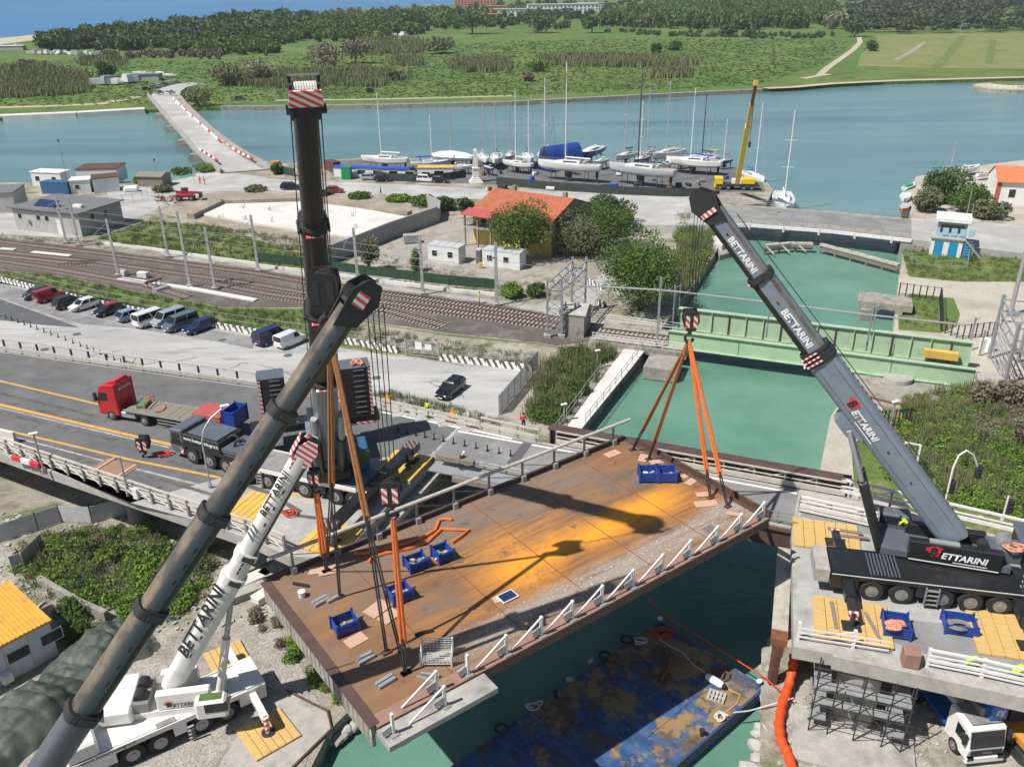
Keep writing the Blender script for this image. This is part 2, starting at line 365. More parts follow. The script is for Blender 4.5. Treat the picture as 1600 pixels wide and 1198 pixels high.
def nodemat(name,rough=.6):
 ma=bpy.data.materials.new(name);ma.use_nodes=True;MATS[name]=ma
 n=ma.node_tree;b=n.nodes['Principled BSDF'];b.inputs['Roughness'].default_value=rough
 class H:pass
 h=H();h.n=n;h.b=b;L=n.links.new;h.L=L
 tc=n.nodes.new('ShaderNodeTexCoord');h.obj=tc.outputs['Object']
 ge=n.nodes.new('ShaderNodeNewGeometry');h.pos=ge.outputs['Position']
 def noise(src,sc,det=5,stretch=None,rot=0,rg=.6):
  t=n.nodes.new('ShaderNodeTexNoise');t.inputs['Scale'].default_value=sc;t.inputs['Detail'].default_value=det;t.inputs['Roughness'].default_value=rg
  if stretch:
   mp=n.nodes.new('ShaderNodeMapping');mp.inputs['Scale'].default_value=stretch;mp.inputs['Rotation'].default_value=(0,0,rot);L(src,mp.inputs[0]);src=mp.outputs[0]
  L(src,t.inputs['Vector']);return t.outputs[0]
 def ramp(x,a,c,lo=0,hi=1):
  r_=n.nodes.new('ShaderNodeMapRange')
  for i,q in((1,a),(2,c),(3,lo),(4,hi)):r_.inputs[i].default_value=q
  L(x,r_.inputs[0]);return r_.outputs[0]
 def mix(f,a,c,bl='MIX'):
  x=n.nodes.new('ShaderNodeMix');x.data_type='RGBA';x.blend_type=bl
  if hasattr(f,'links'):L(f,x.inputs[0])
  else:x.inputs[0].default_value=f
  for s_,q in((6,a),(7,c)):
   if hasattr(q,'links'):L(q,x.inputs[s_])
   else:x.inputs[s_].default_value=(*q[:3],1)
  return x.outputs[2]
 def math_(op,a,c=None):
  x=n.nodes.new('ShaderNodeMath');x.operation=op
  for i,q in((0,a),(1,c)):
   if q is None:continue
   if hasattr(q,'links'):L(q,x.inputs[i])
   else:x.inputs[i].default_value=q
  return x.outputs[0]
 def xyz(s_):
  x=n.nodes.new('ShaderNodeSeparateXYZ');L(s_,x.inputs[0]);return x.outputs
 def out(c):L(c,b.inputs['Base Color'])
 def bump(hh,st=.3,d=.1):
  bp=n.nodes.new('ShaderNodeBump');bp.inputs['Strength'].default_value=st;bp.inputs['Distance'].default_value=d;L(hh,bp.inputs['Height']);L(bp.outputs[0],b.inputs['Normal'])
 h.noise,h.ramp,h.mix,h.math,h.xyz,h.out,h.bump=noise,ramp,mix,math_,xyz,out,bump
 return ma,h
def stripes(name,cA,cB,per,kx=1.0,kz=1.0,ky=0.0,duty=.5,rough=.6):
 ma,h=nodemat(name,rough);x,y,z=h.xyz(h.obj)
 t=h.math('ADD',h.math('MULTIPLY',x,kx/per),h.math('ADD',h.math('MULTIPLY',z,kz/per),h.math('MULTIPLY',y,ky/per)))
 f=h.math('GREATER_THAN',h.math('FRACT',t),duty)
 h.out(h.mix(.12,h.mix(f,cA,cB),h.mix(h.noise(h.obj,3),(.1,.1,.1),(.6,.58,.55))))
stripes('zebra',(.66,.65,.62),(.035,.035,.035),.85,1,.7,0,.55)
stripes('redwhite',(.62,.025,.045),(.74,.73,.72),.42,1,1,0,.5)
stripes('redwhite_y',(.62,.025,.045),(.74,.73,.72),.40,0,1,1,.5)
stripes('blackstripe_wood',(.02,.02,.02),(.36,.20,.17),.5,1,0,1,.7)
ma,h=nodemat('water',.10)
x,y,z=h.xyz(h.pos)
f=h.ramp(h.math('ADD',y,h.ramp(h.noise(h.pos,.05),.2,.8,-14,14)),138,172)
can=h.mix(h.ramp(h.noise(h.pos,.05,4),.35,.65),(.080,.190,.135),(.140,.280,.210))
riv=h.mix(h.ramp(h.noise(h.pos,.02,4,(.5,1.6,1)),.38,.62),(.090,.195,.212),(.135,.255,.262))
riv=h.mix(h.ramp(h.noise(h.pos,.012,3,(.35,2.2,1)),.57,.70),riv,(.060,.135,.185))
h.out(h.mix(f,can,riv))
w1=h.noise(h.pos,.55,5,(.8,1.3,1),.4);w2=h.noise(h.pos,2.4,4,(.7,1.4,1),-.3)
h.bump(h.math('ADD',w1,h.math('MULTIPLY',w2,.45)),.34,.25)
h.b.inputs['Specular IOR Level'].default_value=.42
h.L(h.ramp(h.noise(h.pos,.035,4,(.6,1.8,1)),.35,.65,.05,.22),h.b.inputs['Roughness'])
ma,h=nodemat('sea',.35)
h.out(h.mix(h.ramp(h.noise(h.pos,.004,4,(.4,1.5,1)),.35,.65),(.030,.150,.330),(.050,.195,.370)))
h.bump(h.noise(h.pos,.12,4),.4,.6);h.b.inputs['Specular IOR Level'].default_value=.2
ma,h=nodemat('rust_deck',.78)
x,y,z=h.xyz(h.obj)
st=h.noise(h.obj,.55,6,(.30,1.6,1));bl=h.noise(h.obj,.28,6);fi=h.noise(h.obj,3.2,6);sk=h.noise(h.obj,1.1,6,(.18,2.2,1))
c=h.mix(h.ramp(st,.36,.64),(.160,.086,.045),(.275,.140,.060))
c=h.mix(h.ramp(bl,.52,.66),c,(.135,.115,.098))
c=h.mix(h.ramp(fi,.55,.75),c,(.25,.125,.050))
def band(v,c0,hw,soft,wob=1.6):
 d=h.math('ABSOLUTE',h.math('SUBTRACT',h.math('ADD',v,h.ramp(bl,.3,.7,-wob,wob)),c0))
 return h.ramp(d,hw+soft,hw)
def mul(a,b_):return h.math('MULTIPLY',a,b_)
orange=mul(band(y,5.6,.35,1.5,.7),mul(h.ramp(x,9,13),h.ramp(x,28,25)))
or2=mul(band(x,13.4,.6,1.6,1.0),h.ramp(h.math('ABSOLUTE',h.math('SUBTRACT',y,6)),4,2))
or3=mul(band(y,3.8,1.0,1.8,.9),h.ramp(x,3,6))
or4=mul(band(y,8.3,.9,1.6,.9),mul(h.ramp(x,7,11),h.ramp(x,23,17)))
grey=mul(band(y,1.9,.6,.9,.5),h.ramp(x,3,8))
gf=mul(h.ramp(y,8.6,10.6),h.ramp(x,26,22))
c=h.mix(mul(mul(gf,h.ramp(sk,.34,.58)),.85),c,(.185,.150,.125))
c=h.mix(mul(or3,h.ramp(sk,.40,.62)),c,(.36,.150,.035))
c=h.mix(mul(or4,h.ramp(sk,.44,.64)),c,(.40,.185,.050))
c=h.mix(mul(mul(or2,h.ramp(fi,.35,.6)),.75),c,(.58,.235,.028))
c=h.mix(mul(orange,h.ramp(sk,.22,.42)),c,(.74,.30,.022))
c=h.mix(mul(grey,h.ramp(sk,.30,.52)),c,(.29,.245,.20))
c=h.mix(mul(grey,h.ramp(h.noise(h.obj,5.5,4),.58,.66)),c,(.58,.54,.48))
c=h.mix(mul(h.ramp(x,9,3),h.ramp(bl,.42,.60)),c,(.205,.128,.080))
c=h.mix(mul(h.ramp(h.noise(h.obj,.9,5),.60,.74),.7),c,(.080,.052,.038))
c=h.mix(mul(h.ramp(h.noise(h.obj,7,3),.70,.76),.6),c,(.38,.36,.33))
h.out(c);h.bump(h.noise(h.obj,9,4),.15,.03)
h.L(h.ramp(bl,.3,.7,.65,.9),h.b.inputs['Roughness'])
ma,h=nodemat('barge_deck',.7)
nb=h.noise(h.obj,.32,6);n2=h.noise(h.obj,.8,6,(.5,1.4,1));n3=h.noise(h.obj,2.2,6)
c=h.mix(h.ramp(n2,.42,.58),(.020,.060,.165),(.040,.105,.240))
c=h.mix(h.ramp(nb,.53,.58),c,(.27,.180,.080))
c=h.mix(h.ramp(h.noise(h.obj,.55,6,(1,1,1),1.0),.50,.60),c,(.105,.075,.052))
c=h.mix(h.ramp(n3,.56,.74),c,(.17,.155,.135))
c=h.mix(h.ramp(h.noise(h.obj,1.6,5),.56,.68),c,(.055,.045,.04))
h.out(c)
def poly(pts,z):return[G(a,b,z)for a,b in pts]
def sheet(name,pts,z,mat,world=None):
 mb=MB();mb.sheet(world if world else poly(pts,z),z);return struct(mb.B(name,mat))
def SW(name,xs,ys,z,mat):
 return struct(MB().sheet([(xs[0],ys[0],z),(xs[1],ys[0],z),(xs[1],ys[1],z),(xs[0],ys[1],z)]).B(name,mat))
SW('canal_and_river_water',(-700,900),(-120,640),WAT,'water')
SW('sea',(-6000,6000),(641,8800),WAT,'sea')
CL=[(470,1230),(515,1140),(560,1095),(905,672),(1005,548),(1060,480),(1118,395),(1124,382),(1112,350)]
CR=[(1180,1260),(1190,1198),(1205,1100),(1230,990),(1298,650),(1305,640),(1395,525),(1405,430),(1412,395),(1424,340)]
NL=[Vector((-700,-110,GND)),Vector((-16,-110,GND))]+poly(CL,GND)+poly([(1135,322),(1198,318),(1208,296),(1190,274),(1150,262),(1000,255),(880,250),(700,248),(560,247),(505,252),(430,256),(345,270),(320,274),(270,281),(200,284),(100,285),(0,285),(-260,290)],GND)+[Vector((-700,215,GND))]
struct(MB().prism(NL,-2.0,GND).B('ground','dirt'))
NR=poly(CR[::-1],GND)
NRr=poly([(1424,340),(1416,300),(1432,276),(1490,264),(1600,250),(1900,232)],GND)
RL=[Vector((12,-110,GND)),Vector((700,-110,GND)),Vector((700,250,GND))]+NRr[::-1]+NR[1:]
struct(MB().prism(RL,-2.0,GND).B('ground','sand'))
FARS=[(-500,208),(-200,195),(0,184),(230,171),(330,168),(600,165),(800,160),(1000,150),(1100,145),(1200,139),(1260,134),(1350,129),(1600,122),(1900,114),(2300,104)]
COAST=[(2600,-26),(1600,-26),(1100,-22),(900,-12),(760,3),(700,8),(600,13),(500,19),(400,22),(280,38),(200,42),(60,54),(0,60),(-200,82),(-500,110)]
def interp(L_,x_):
 L_=sorted(L_)
 for(a,c),(e,f_)in zip(L_,L_[1:]):
  if a<=x_<=e:return c+(f_-c)*(x_-a)/(e-a)
 return L_[0][1]if x_<L_[0][0]else L_[-1][1]
mb=MB();NX,NY=70,26
cols=[-500+2800*i/NX for i in range(NX+1)]
for i,x_ in enumerate(cols):
 ys_,yc=interp(FARS,x_),interp(COAST,x_)
 s0,c0=G(x_,ys_,1.2),G(x_,yc,1.2)
 for j in range(NY+1):
  f_=(j/NY)**1.6;p=s0.lerp(c0,f_);mb.v.append(Vector((p.x,p.y,1.2+.5*f_*(1-f_))))
for i in range(NX):
 for j in range(NY):
  k=i*(NY+1)+j;mb.f.append([k,k+NY+1,k+NY+2,k+1]);mb.mi.append(0)
for i in range(NX):
 a,c=mb.v[i*(NY+1)],mb.v[(i+1)*(NY+1)];mb.add([a,c,Vector((c.x,c.y,-1)),Vector((a.x,a.y,-1))],[(0,1,2,3)])
struct(mb.B('far_bank_meadow','meadow'))
def strip(name,pts,w_,z,mat,kind=True):
 P_=[p if isinstance(p,Vector)else G(p[0],p[1],z)for p in pts];mb=MB();a=[];b=[]
 for i,p in enumerate(P_):
  d=(P_[min(i+1,len(P_)-1)]-P_[max(i-1,0)]);d.z=0;d.normalize();s_=Vector((-d.y,d.x,0))*w_/2
  a.append(p+s_);b.append(p-s_)
 for i in range(len(P_)-1):mb.add([a[i],b[i],b[i+1],a[i+1]],[(0,1,2,3)])
 o=mb.B(name,mat);o['kind']='structure';return o
def slabwall(name,pts,w_,z0,z1,mat,parent=None):
 P_=[G(p[0],p[1],z1)if not isinstance(p,Vector)else p for p in pts];mb=MB()
 for i in range(len(P_)-1):
  mb.bar(Vector((P_[i].x,P_[i].y,(z0+z1)/2)),Vector((P_[i+1].x,P_[i+1].y,(z0+z1)/2)),w_,z1-z0)
 return mb.B(name,mat,parent,world=parent is not None)
tag(slabwall('quay_wall',[(-300,194),(0,180),(120,175),(226,169)],5.0,-1,1.75,'concrete_white'),'pale concrete quay along the far river bank left of the river bridge','quay')
tag(slabwall('quay_wall',[(345,166),(600,163),(800,158),(1000,148),(1100,143),(1190,139)],2.2,-1,1.6,'concrete_old'),'low dark stone quay edge along the meadow across the river','quay')
strip('shore_path',[(430,157),(600,155),(760,151),(800,150)],3.2,1.25,'track_sand')
strip('shore_path',[(-100,173),(0,168),(100,165),(160,162),(190,156),(215,151)],5,1.25,'track_sand')
strip('beach_strip',[(1196,138),(1240,136),(1300,130.5),(1400,125.8),(1600,120.6),(1900,113)],5,1.3,'track_sand')
strip('farm_track',[(1280,118),(1293,106),(1313,92),(1333,78),(1344,66),(1342,58)],3.5,1.3,'track_sand')
strip('farm_track',[(1255,123),(1275,119),(1297,116)],3.5,1.31,'track_sand')
sheet('field',[(1368,55),(1500,52),(1620,51),(1900,49),(1900,100),(1600,108),(1450,107),(1340,103),(1345,84),(1372,68)],1.26,'field')
strip('field_ditch',[(1462,106),(1480,88),(1490,75),(1505,57)],5,1.29,'grass')
strip('field_ditch',[(1400,94),(1425,80),(1445,66)],3,1.29,'earth_brown')
strip('field_ditch',[(1545,100),(1548,80),(1552,62)],4,1.29,'grass')
sheet('beach',[(-200,92),(0,70),(60,62),(60,54),(0,60),(-200,80)],1.3,'track_sand')
sheet('parking_lot',[(-200,400),(0,441),(150,478),(330,513),(480,535),(560,548),(640,560),(700,566),(780,573),(838,580),(800,620),(776,652),(700,660),(560,655),(400,640),(0,580),(-300,540)],GND+.02,'asphalt_pale')
sheet('parking_bays',[(-40,433),(0,443),(150,480),(330,515),(400,527),(395,545),(330,532),(200,512),(110,505),(0,465),(-40,455)],GND+.026,'asphalt_lot')
sheet('asphalt_patch',[(-60,462),(0,467),(70,492),(125,512),(60,507),(0,500),(-60,492)],GND+.032,'asphalt_dark')
sheet('asphalt_patch',[(90,560),(250,580),(420,600),(560,625),(560,650),(400,636),(280,612),(160,590)],GND+.032,'asphalt_dark')
sheet('railway_ballast',[(-200,350),(0,371),(200,395),(400,421),(600,453),(800,480),(862,492),(925,505),(920,533),(870,540),(840,534),(700,520),(600,505),(475,480),(350,480),(250,462),(100,432),(0,421),(-200,405)],GND+.03,'ballast')
sheet('grass_verge',[(-200,406),(0,422),(100,433),(250,463),(350,481),(475,482),(600,507),(700,522),(840,536),(885,545),(838,577),(700,563),(560,545),(480,531),(330,509),(150,473),(0,437),(-200,395)],GND+.022,'grass')
sheet('rough_ground',[(560,502),(700,525),(840,538),(885,547),(838,574),(700,559),(600,544),(550,530)],GND+.03,'dirt')
sheet('service_path',[(400,415),(600,445),(800,472),(860,478),(900,455),(945,425),(960,400),(985,402),(960,440),(930,470),(925,504),(862,490),(800,478),(600,451),(400,419),(170,380),(160,375)],GND+.034,'deck_concrete')
sheet('grass_verge',[(150,372),(230,345),(330,352),(480,375),(560,400),(500,428),(400,414),(280,398)],GND+.022,'grass')
sheet('building_site',[(235,330),(330,300),(480,298),(690,318),(688,335),(560,392),(470,396),(330,352)],GND+.03,'earth_brown')
sheet('gravel_yard',[(690,335),(735,345),(830,370),(870,380),(860,415),(800,440),(690,425),(590,405),(600,390),(640,370)],GND+.03,'gravel')
sheet('yard_pavement',[(-200,300),(0,320),(150,310),(280,320),(235,332),(180,352),(120,372),(0,366),(-200,340)],GND+.024,'road_pale')
sheet('yard_pavement',[(160,290),(330,290),(420,290),(470,296),(330,300),(235,330),(180,325)],GND+.025,'asphalt_pale')
sheet('riverside_road',[(330,262),(350,266),(378,272),(430,280),(470,283),(600,287),(800,298),(1000,302),(1110,309),(1110,330),(1000,328),(985,352),(940,368),(935,352),(950,322),(800,314),(640,306),(480,302),(400,296),(300,300),(250,300),(260,286),(290,278)],GND+.035,'road_pale')
strip('road_edge_line',[(420,283),(480,287),(600,291),(800,301),(1000,305),(1100,312)],.5,GND+.045,'worn_white')
strip('road_edge_line',[(430,296),(600,302),(800,311),(940,318)],.4,GND+.045,'worn_white')
sheet('boatyard_pavement',[(505,254),(560,249),(700,250),(880,252),(1000,257),(1150,264),(1190,278),(1195,300),(1130,300),(1000,300),(800,290),(600,281),(520,275)],GND+.028,'asphalt')
sheet('riverside_road',[(1424,341),(1600,352),(1800,366),(1800,398),(1600,384),(1424,375)],GND+.03,'road_pale')
sheet('grass_verge',[(1410,395),(1424,378),(1600,387),(1800,402),(1800,452),(1600,440),(1500,440),(1420,432)],GND+.022,'grass')
sheet('grass_verge',[(1402,470),(1425,458),(1490,466),(1500,490),(1495,510),(1470,520),(1404,515)],GND+.022,'grass')
sheet('grass_verge',[(1395,620),(1480,610),(1600,600),(1900,600),(1900,900),(1600,860),(1400,790),(1335,760),(1330,700)],GND+.022,'grass')
sheet('work_yard',[(1190,1010),(1400,1010),(1800,1080),(1800,1300),(1185,1300)],GND+.02,'dirt')
sheet('gravel_yard',[(-200,1300),(-200,1230),(60,1170),(170,1080),(250,990),(370,960),(440,985),(480,1060),(500,1100),(470,1225),(300,1300)],GND+.03,'gravel')
sheet('work_yard',[(-300,745),(0,745),(300,800),(420,850),(300,880),(180,830),(40,870),(-300,860)],GND+.03,'dirt')
for i in range(13):
 a=G(45+i*28.6,460+i*5.9,GND+.036);b=G(8+i*28.9,475+i*5.4,GND+.036)
 strip('bay_line',[a,b],.14,GND+.036,'worn_white')
strip('bay_line',[(0,466),(60,487),(130,508),(165,514),(215,517)],.18,GND+.037,'worn_white')
strip('bay_line',[(60,477),(140,494),(230,517)],.16,GND+.037,'worn_white')
strip('bay_line',[(345,597),(430,612)],.2,GND+.037,'worn_white')
def disc(name,c,r,mat,n=14,h_=.008):return MB().tube(c,c+Vector((0,0,h_)),r,n).B(name,mat)
for k,(px,py)in enumerate([(120,522),(70,546),(347,531),(588,590),(450,555)]):
 tag(disc('manhole_cover',G(px,py,GND+.034),.55,'asphalt_dark'),['dark oval manhole cover in pale asphalt behind the row of flexible posts','dark manhole cover in pale asphalt nearest the viaduct railing','small drain cover in front of the last navy car of the row','round manhole cover beside the black counterweight stack','drain cover below the white panel van'][k],'manhole cover')
def lerp(P_,t):
 n=len(P_)-1;i=min(int(t*n),n-1);return P_[i].lerp(P_[i+1],t*n-i)
def resample(P_,step):
 out=[];acc=0
 for a,b in zip(P_,P_[1:]):
  l=(b-a).length;t=acc
  while t<l:out.append((a+(b-a)*(t/l),(b-a).normalized()));t+=step
  acc=t-l
 return out
def track(pts,label,z=GND+.03):
 P_=[G(a,b,z)if not isinstance(a,Vector)else a for a,b in pts]
 t=thing('railway_track',label,'railway track',P_[0])
 for s_ in(-1,1):
  off=[]
  for i,p in enumerate(P_):
   d=(P_[min(i+1,len(P_)-1)]-P_[max(i-1,0)]).normalized();off.append(p+Vector((-d.y,d.x,0))*.75*s_+Vector((0,0,.22)))
  mb=MB()
  for a,b in zip(off,off[1:]):mb.bar(a,b,.13,.18)
  mb.B('rail','rail_steel',t,1)
 mb=MB()
 for p,d in resample(P_,.62):
  mb.box(p+Vector((0,0,.06)),(.26,2.5,.16),math.atan2(d.y,d.x))
 o=mb.B('sleepers','sleeper',t,1);o['kind']='stuff'
track([(-150,360),(0,379),(200,403),(400,429),(475,442),(593,459),(800,489),(860,499),(925,512)],'upper railway track running from the grey hut side to the canal bridge')
track([(-150,378),(0,395),(150,411),(400,446),(475,459),(600,474),(700,488),(800,501),(870,511)],'second railway track joining the canal bridge track near the steel gantry')
track([(-150,385),(0,401),(100,412),(150,411.5)],'short connecting track merging at the left between the main lines')
track([(-150,392),(0,409),(100,424),(225,446),(292,466)],'dead end siding with a buffer stop beside the parking lot')
track([(330,444),(420,461),(500,473),(605,487),(692,510)],'short siding ending in the gravel behind the mesh gate')
for k,(a,b)in enumerate([((0,388),(24,389)),((50,393),(110,399)),((186,434),(300,450)),((300,450),(400,468))]):
 tag(slabwall('concrete_trough',[a,b],1.0,GND,GND+.25,'concrete_white'),['short pale concrete slab at the left edge between tracks','long pale concrete slab between the two upper tracks','pale concrete cable trough beside the buffer stop','pale concrete cable trough at the foot of two catenary poles'][k],'slab')
b=G(241,450,GND);t=thing('buffer_stop','white rail buffer stop at the end of the siding','buffer stop',b,ang(G(225,446,GND),G(292,466,GND)))
for s_ in(-.8,.8):
 MB().bar((-.9,s_,0.1),(0,s_,1.3),.2).B('upright','worn_white',t);MB().bar((1.6,s_,0.1),(0,s_,1.2),.16).B('brace','worn_white',t)
MB().b2(-.15,.15,-1.4,1.4,.95,1.4).B('beam','wood_grey',t);MB().b2(1.4,2.4,-1.2,1.2,.05,.5).B('base','galv',t)
for k,(px,py,w_)in enumerate([(192,426,1.3),(224,429,1.8)]):
 tag(MB().box(G(px,py,GND+.5),(w_,1.0,.9),-.3).B('concrete_box','concrete_white',bevel=.05),['small square concrete cabinet left of the buffer stop','longer concrete cabinet just above the buffer stop'][k],'cabinet')
poles=[(104,381,307,0),(124,385,307,1),(185,432,342,-1),(263,403,322,0),(297,449,330,1),(336,453,354,-1),(404,425,336,0),(560,446,356,1),(661,461,367,1),(776,478,378,-1)]
ordn=['first','second','third','fourth','fifth','sixth','seventh','eighth','ninth','tenth','eleventh','twelfth','thirteenth','fourteenth','fifteenth']
TOPS=[]
rdir=(G(800,489,GND)-G(400,429,GND)).normalized();rperp=Vector((-rdir.y,rdir.x,0))
for k,(px,py,ty,arm)in enumerate(poles):
 b=G(px,py,GND);hz=topz(b,ty);h_=hz-GND
 t=thing('catenary_pole',f'grey steel catenary pole, {ordn[k]} from the left along the railway','pole',b,0,'catenary poles')
 mb=MB()
 for s_ in(-.13,.13):mb.bar(rdir*s_,rdir*s_*.7+Vector((0,0,h_)),.1,.26,up=rdir)
 for i in range(int(h_/.8)):mb.bar(rdir*-.13+Vector((0,0,.4+i*.8)),rdir*.13+Vector((0,0,.8+i*.8)),.05)
 mb.B('mast','galv',t);MB().box((0,0,.2),(.9,.9,.5),.3).B('footing','concrete',t)
 d=rperp*(-1 if arm<=0 else-1)
 mb=MB();mb.bar((0,0,h_-2.2),d*2.9+Vector((0,0,h_-1.7)),.07);mb.bar((0,0,h_-.6),d*2.6+Vector((0,0,h_-1.7)),.05);mb.bar(d*2.6+Vector((0,0,h_-1.7)),d*2.9+Vector((0,0,h_-2.6)),.05)
 mb.B('arm','galv',t);MB().tube(d*.5+Vector((0,0,h_-2.12)),d*.9+Vector((0,0,h_-2.05)),.1,6).B('insulator','rust_red',t)
 TOPS.append((b+d*2.8,hz))
for k,(pts,dz)in enumerate([([(-150,360),(0,379),(200,403),(400,429),(593,459),(800,489),(925,512)],6.2),([(-150,360),(0,379),(200,403),(400,429),(593,459),(800,489),(925,512)],7.4),([(-150,378),(0,395),(150,411),(400,446),(600,474),(800,501)],6.2),([(-150,378),(0,395),(150,411),(400,446),(600,474),(800,501)],7.4),([(-150,392),(0,409),(100,424),(225,446)],6.3)]):
 P_=[G(a,b,GND)+Vector((0,0,dz))for a,b in pts]
 tag(MB().path(P_,.03,4).B('overhead_wire','galv'),['contact wire above the upper railway track','messenger wire above the upper railway track','contact wire above the second railway track','messenger wire above the second railway track','overhead wire above the dead end siding'][k],'wire')
legs=[G(855,527,GND),G(877,527,GND),G(893,487,GND),G(914,487,GND)]
ht=topz(legs[0],436)-GND
t=thing('steel_gantry','grey lattice steel gantry with platform beside the canal railway bridge','gantry',legs[0])
for i,p in enumerate(legs):
 MB().bar(p,p+Vector((0,0,ht)),.28).B('leg','galv',t,1)
def lattice(mb,p,q,n,z0,z1,r_=.07):
 for i in range(n):
  a=z0+(z1-z0)*i/n;c=z0+(z1-z0)*(i+1)/n
  mb.bar(p+Vector((0,0,a)),q+Vector((0,0,c)),r_);mb.bar(q+Vector((0,0,a)),p+Vector((0,0,c)),r_);mb.bar(p+Vector((0,0,c)),q+Vector((0,0,c)),r_)
for(i,j)in((0,1),(2,3)):
 mb=MB();lattice(mb,legs[i],legs[j],5,.3,ht-1.6);mb.B('lattice_panel','galv',t,1)
for(i,j)in((0,2),(1,3)):
 mb=MB()
 p,q=legs[i]+Vector((0,0,ht-1.6)),legs[j]+Vector((0,0,ht-1.6));u=Vector((0,0,1.0))
 mb.bar(p,q,.16);mb.bar(p+u,q+u,.12)
 for n_ in range(7):mb.bar(p.lerp(q,n_/7)+(u if n_%2 else u*0),p.lerp(q,(n_+1)/7)+(u*0 if n_%2 else u),.08)
 mb.B('truss','galv',t,1)
for n_ in range(11):
 f=n_/10;MB().bar(legs[0].lerp(legs[2],f)+Vector((0,0,ht-1.5)),legs[1].lerp(legs[3],f)+Vector((0,0,ht-1.5)),.22,.06).B('walkway_plank','galv',t,1)
for p in legs:MB().box(p+Vector((0,0,.2)),(.9,.9,.5)).B('footing','concrete',t,1)
def hut(A,B,D,h_,name,label,cat,wall,roof,rise=0.0,over=.25,roofname='roof',win=(),door=(),wmat='glass',z=GND,fmat='white_paint',along=True,gable_over=.2):
 a,b=(A if isinstance(A,Vector)else G(*A,z)),(B if isinstance(B,Vector)else G(*B,z));Lx=(b-a).length
 t=thing(name,label,cat,a,ang(a,b))
 if rise and along:MB().ext([(0,0),(D,0),(D,h_),(D/2,h_+rise),(0,h_)],(0,0,0),(0,1,0),(0,0,1),(Lx,0,0)).B('wall',wall,t)
 elif rise:MB().ext([(0,0),(Lx,0),(Lx,h_),(Lx/2,h_+rise),(0,h_)],(0,0,0),(1,0,0),(0,0,1),(0,D,0)).B('wall',wall,t)
 else:MB().b2(0,Lx,0,D,0,h_).B('wall',wall,t)
 if rise and along:
  k=rise/(D/2);mb=MB();th_=.14;g=gable_over
  for s_ in(0,1):
   y0=-over if s_==0 else D+over;z0=h_-over*k
   mb.add([(-g,y0,z0+.02),(Lx+g,y0,z0+.02),(Lx+g,D/2,h_+rise+.02),(-g,D/2,h_+rise+.02),(-g,y0,z0+th_),(Lx+g,y0,z0+th_),(Lx+g,D/2,h_+rise+th_),(-g,D/2,h_+rise+th_)],[(0,1,2,3),(4,5,6,7),(0,1,5,4),(1,2,6,5),(2,3,7,6),(3,0,4,7)])
  rf=mb.B(roofname,roof,t)
 elif rise:
  k=rise/(Lx/2);mb=MB();th_=.14;g=gable_over
  for s_ in(0,1):
   x0=-over if s_==0 else Lx+over;z0=h_-over*k
   mb.add([(x0,-g,z0+.02),(x0,D+g,z0+.02),(Lx/2,D+g,h_+rise+.02),(Lx/2,-g,h_+rise+.02),(x0,-g,z0+th_),(x0,D+g,z0+th_),(Lx/2,D+g,h_+rise+th_),(Lx/2,-g,h_+rise+th_)],[(0,1,2,3),(4,5,6,7),(0,1,5,4),(1,2,6,5),(2,3,7,6),(3,0,4,7)])
  rf=mb.B(roofname,roof,t)
 else:rf=MB().b2(-over,Lx+over,-over,D+over,h_+.002,h_+.18).B(roofname,roof,t)
 for kind,lst in(('window',win),('door',door)):
  for w_ in lst:
   face,c,z0,ww,hh=w_[:5];mt=w_[5]if len(w_)>5 else(wmat if kind=='window' else 'plaster_grey')
   def bx(e,d0,d1):
    if face=='f':return MB().b2(c-ww/2-e,c+ww/2+e,-d1,-d0,z0-e,z0+hh+e)
    if face=='b':return MB().b2(c-ww/2-e,c+ww/2+e,D+d0,D+d1,z0-e,z0+hh+e)
    if face=='r':return MB().b2(Lx+d0,Lx+d1,c-ww/2-e,c+ww/2+e,z0-e,z0+hh+e)
    return MB().b2(-d1,-d0,c-ww/2-e,c+ww/2+e,z0-e,z0+hh+e)
   fo=bx(.07,-.05,.045).B(kind,fmat if kind=='window' else mt,t)
   if kind=='window':bx(0,.0,.06).B('pane',mt,fo)
 return t,Lx,rf
t,Lx,rf=hut((875,524),(912,528),4.0,3.0,'concrete_hut','small pale concrete hut with pitched roof beside the steel gantry','hut','concrete_old','concrete',rise=.9,over=.1)
A0,A1=G(925,522,1.9),G(1045,548,1.9);dirb=(G(1525,600,1.9)-G(1045,540,1.9)).normalized();pb=Vector((-dirb.y,dirb.x,0))
base=G(925,533,1.9);endp=base+dirb*12.0
t=thing('railway_approach_span','short concrete railway span with white railings before the green bridge','bridge',base)
MB().hexa([base-ZV*.9,endp-ZV*.9,endp+pb*7-ZV*.9,base+pb*7-ZV*.9],[base,endp,endp+pb*7,base+pb*7]).B('deck','concrete_old',t,1)
for s_ in(.15,6.85):
 mb=MB()
 for hh in(.45,.8,1.15):mb.bar(base+pb*s_+ZV*hh,endp+pb*s_+ZV*hh,.07)
 mb.B('handrail','white_steel',t,1)
 for i in range(9):
  p=base.lerp(endp,i/8)+pb*s_;MB().bar(p,p+ZV*1.2,.09).B('post','white_steel',t,1)
track([(Vector((base+pb*3.5)),0),(Vector((endp+pb*3.5)),0)],'railway track crossing the railed concrete span')
pc=G(1035,585,0.0)
t=thing('bridge_pier','weathered concrete pier on round piles under the green bridge end','pier',pc)
MB().box((0,0,.9),(4.0,4.2,1.7),math.atan2(dirb.y,dirb.x)).B('cap','concrete_old',t,bevel=.08)
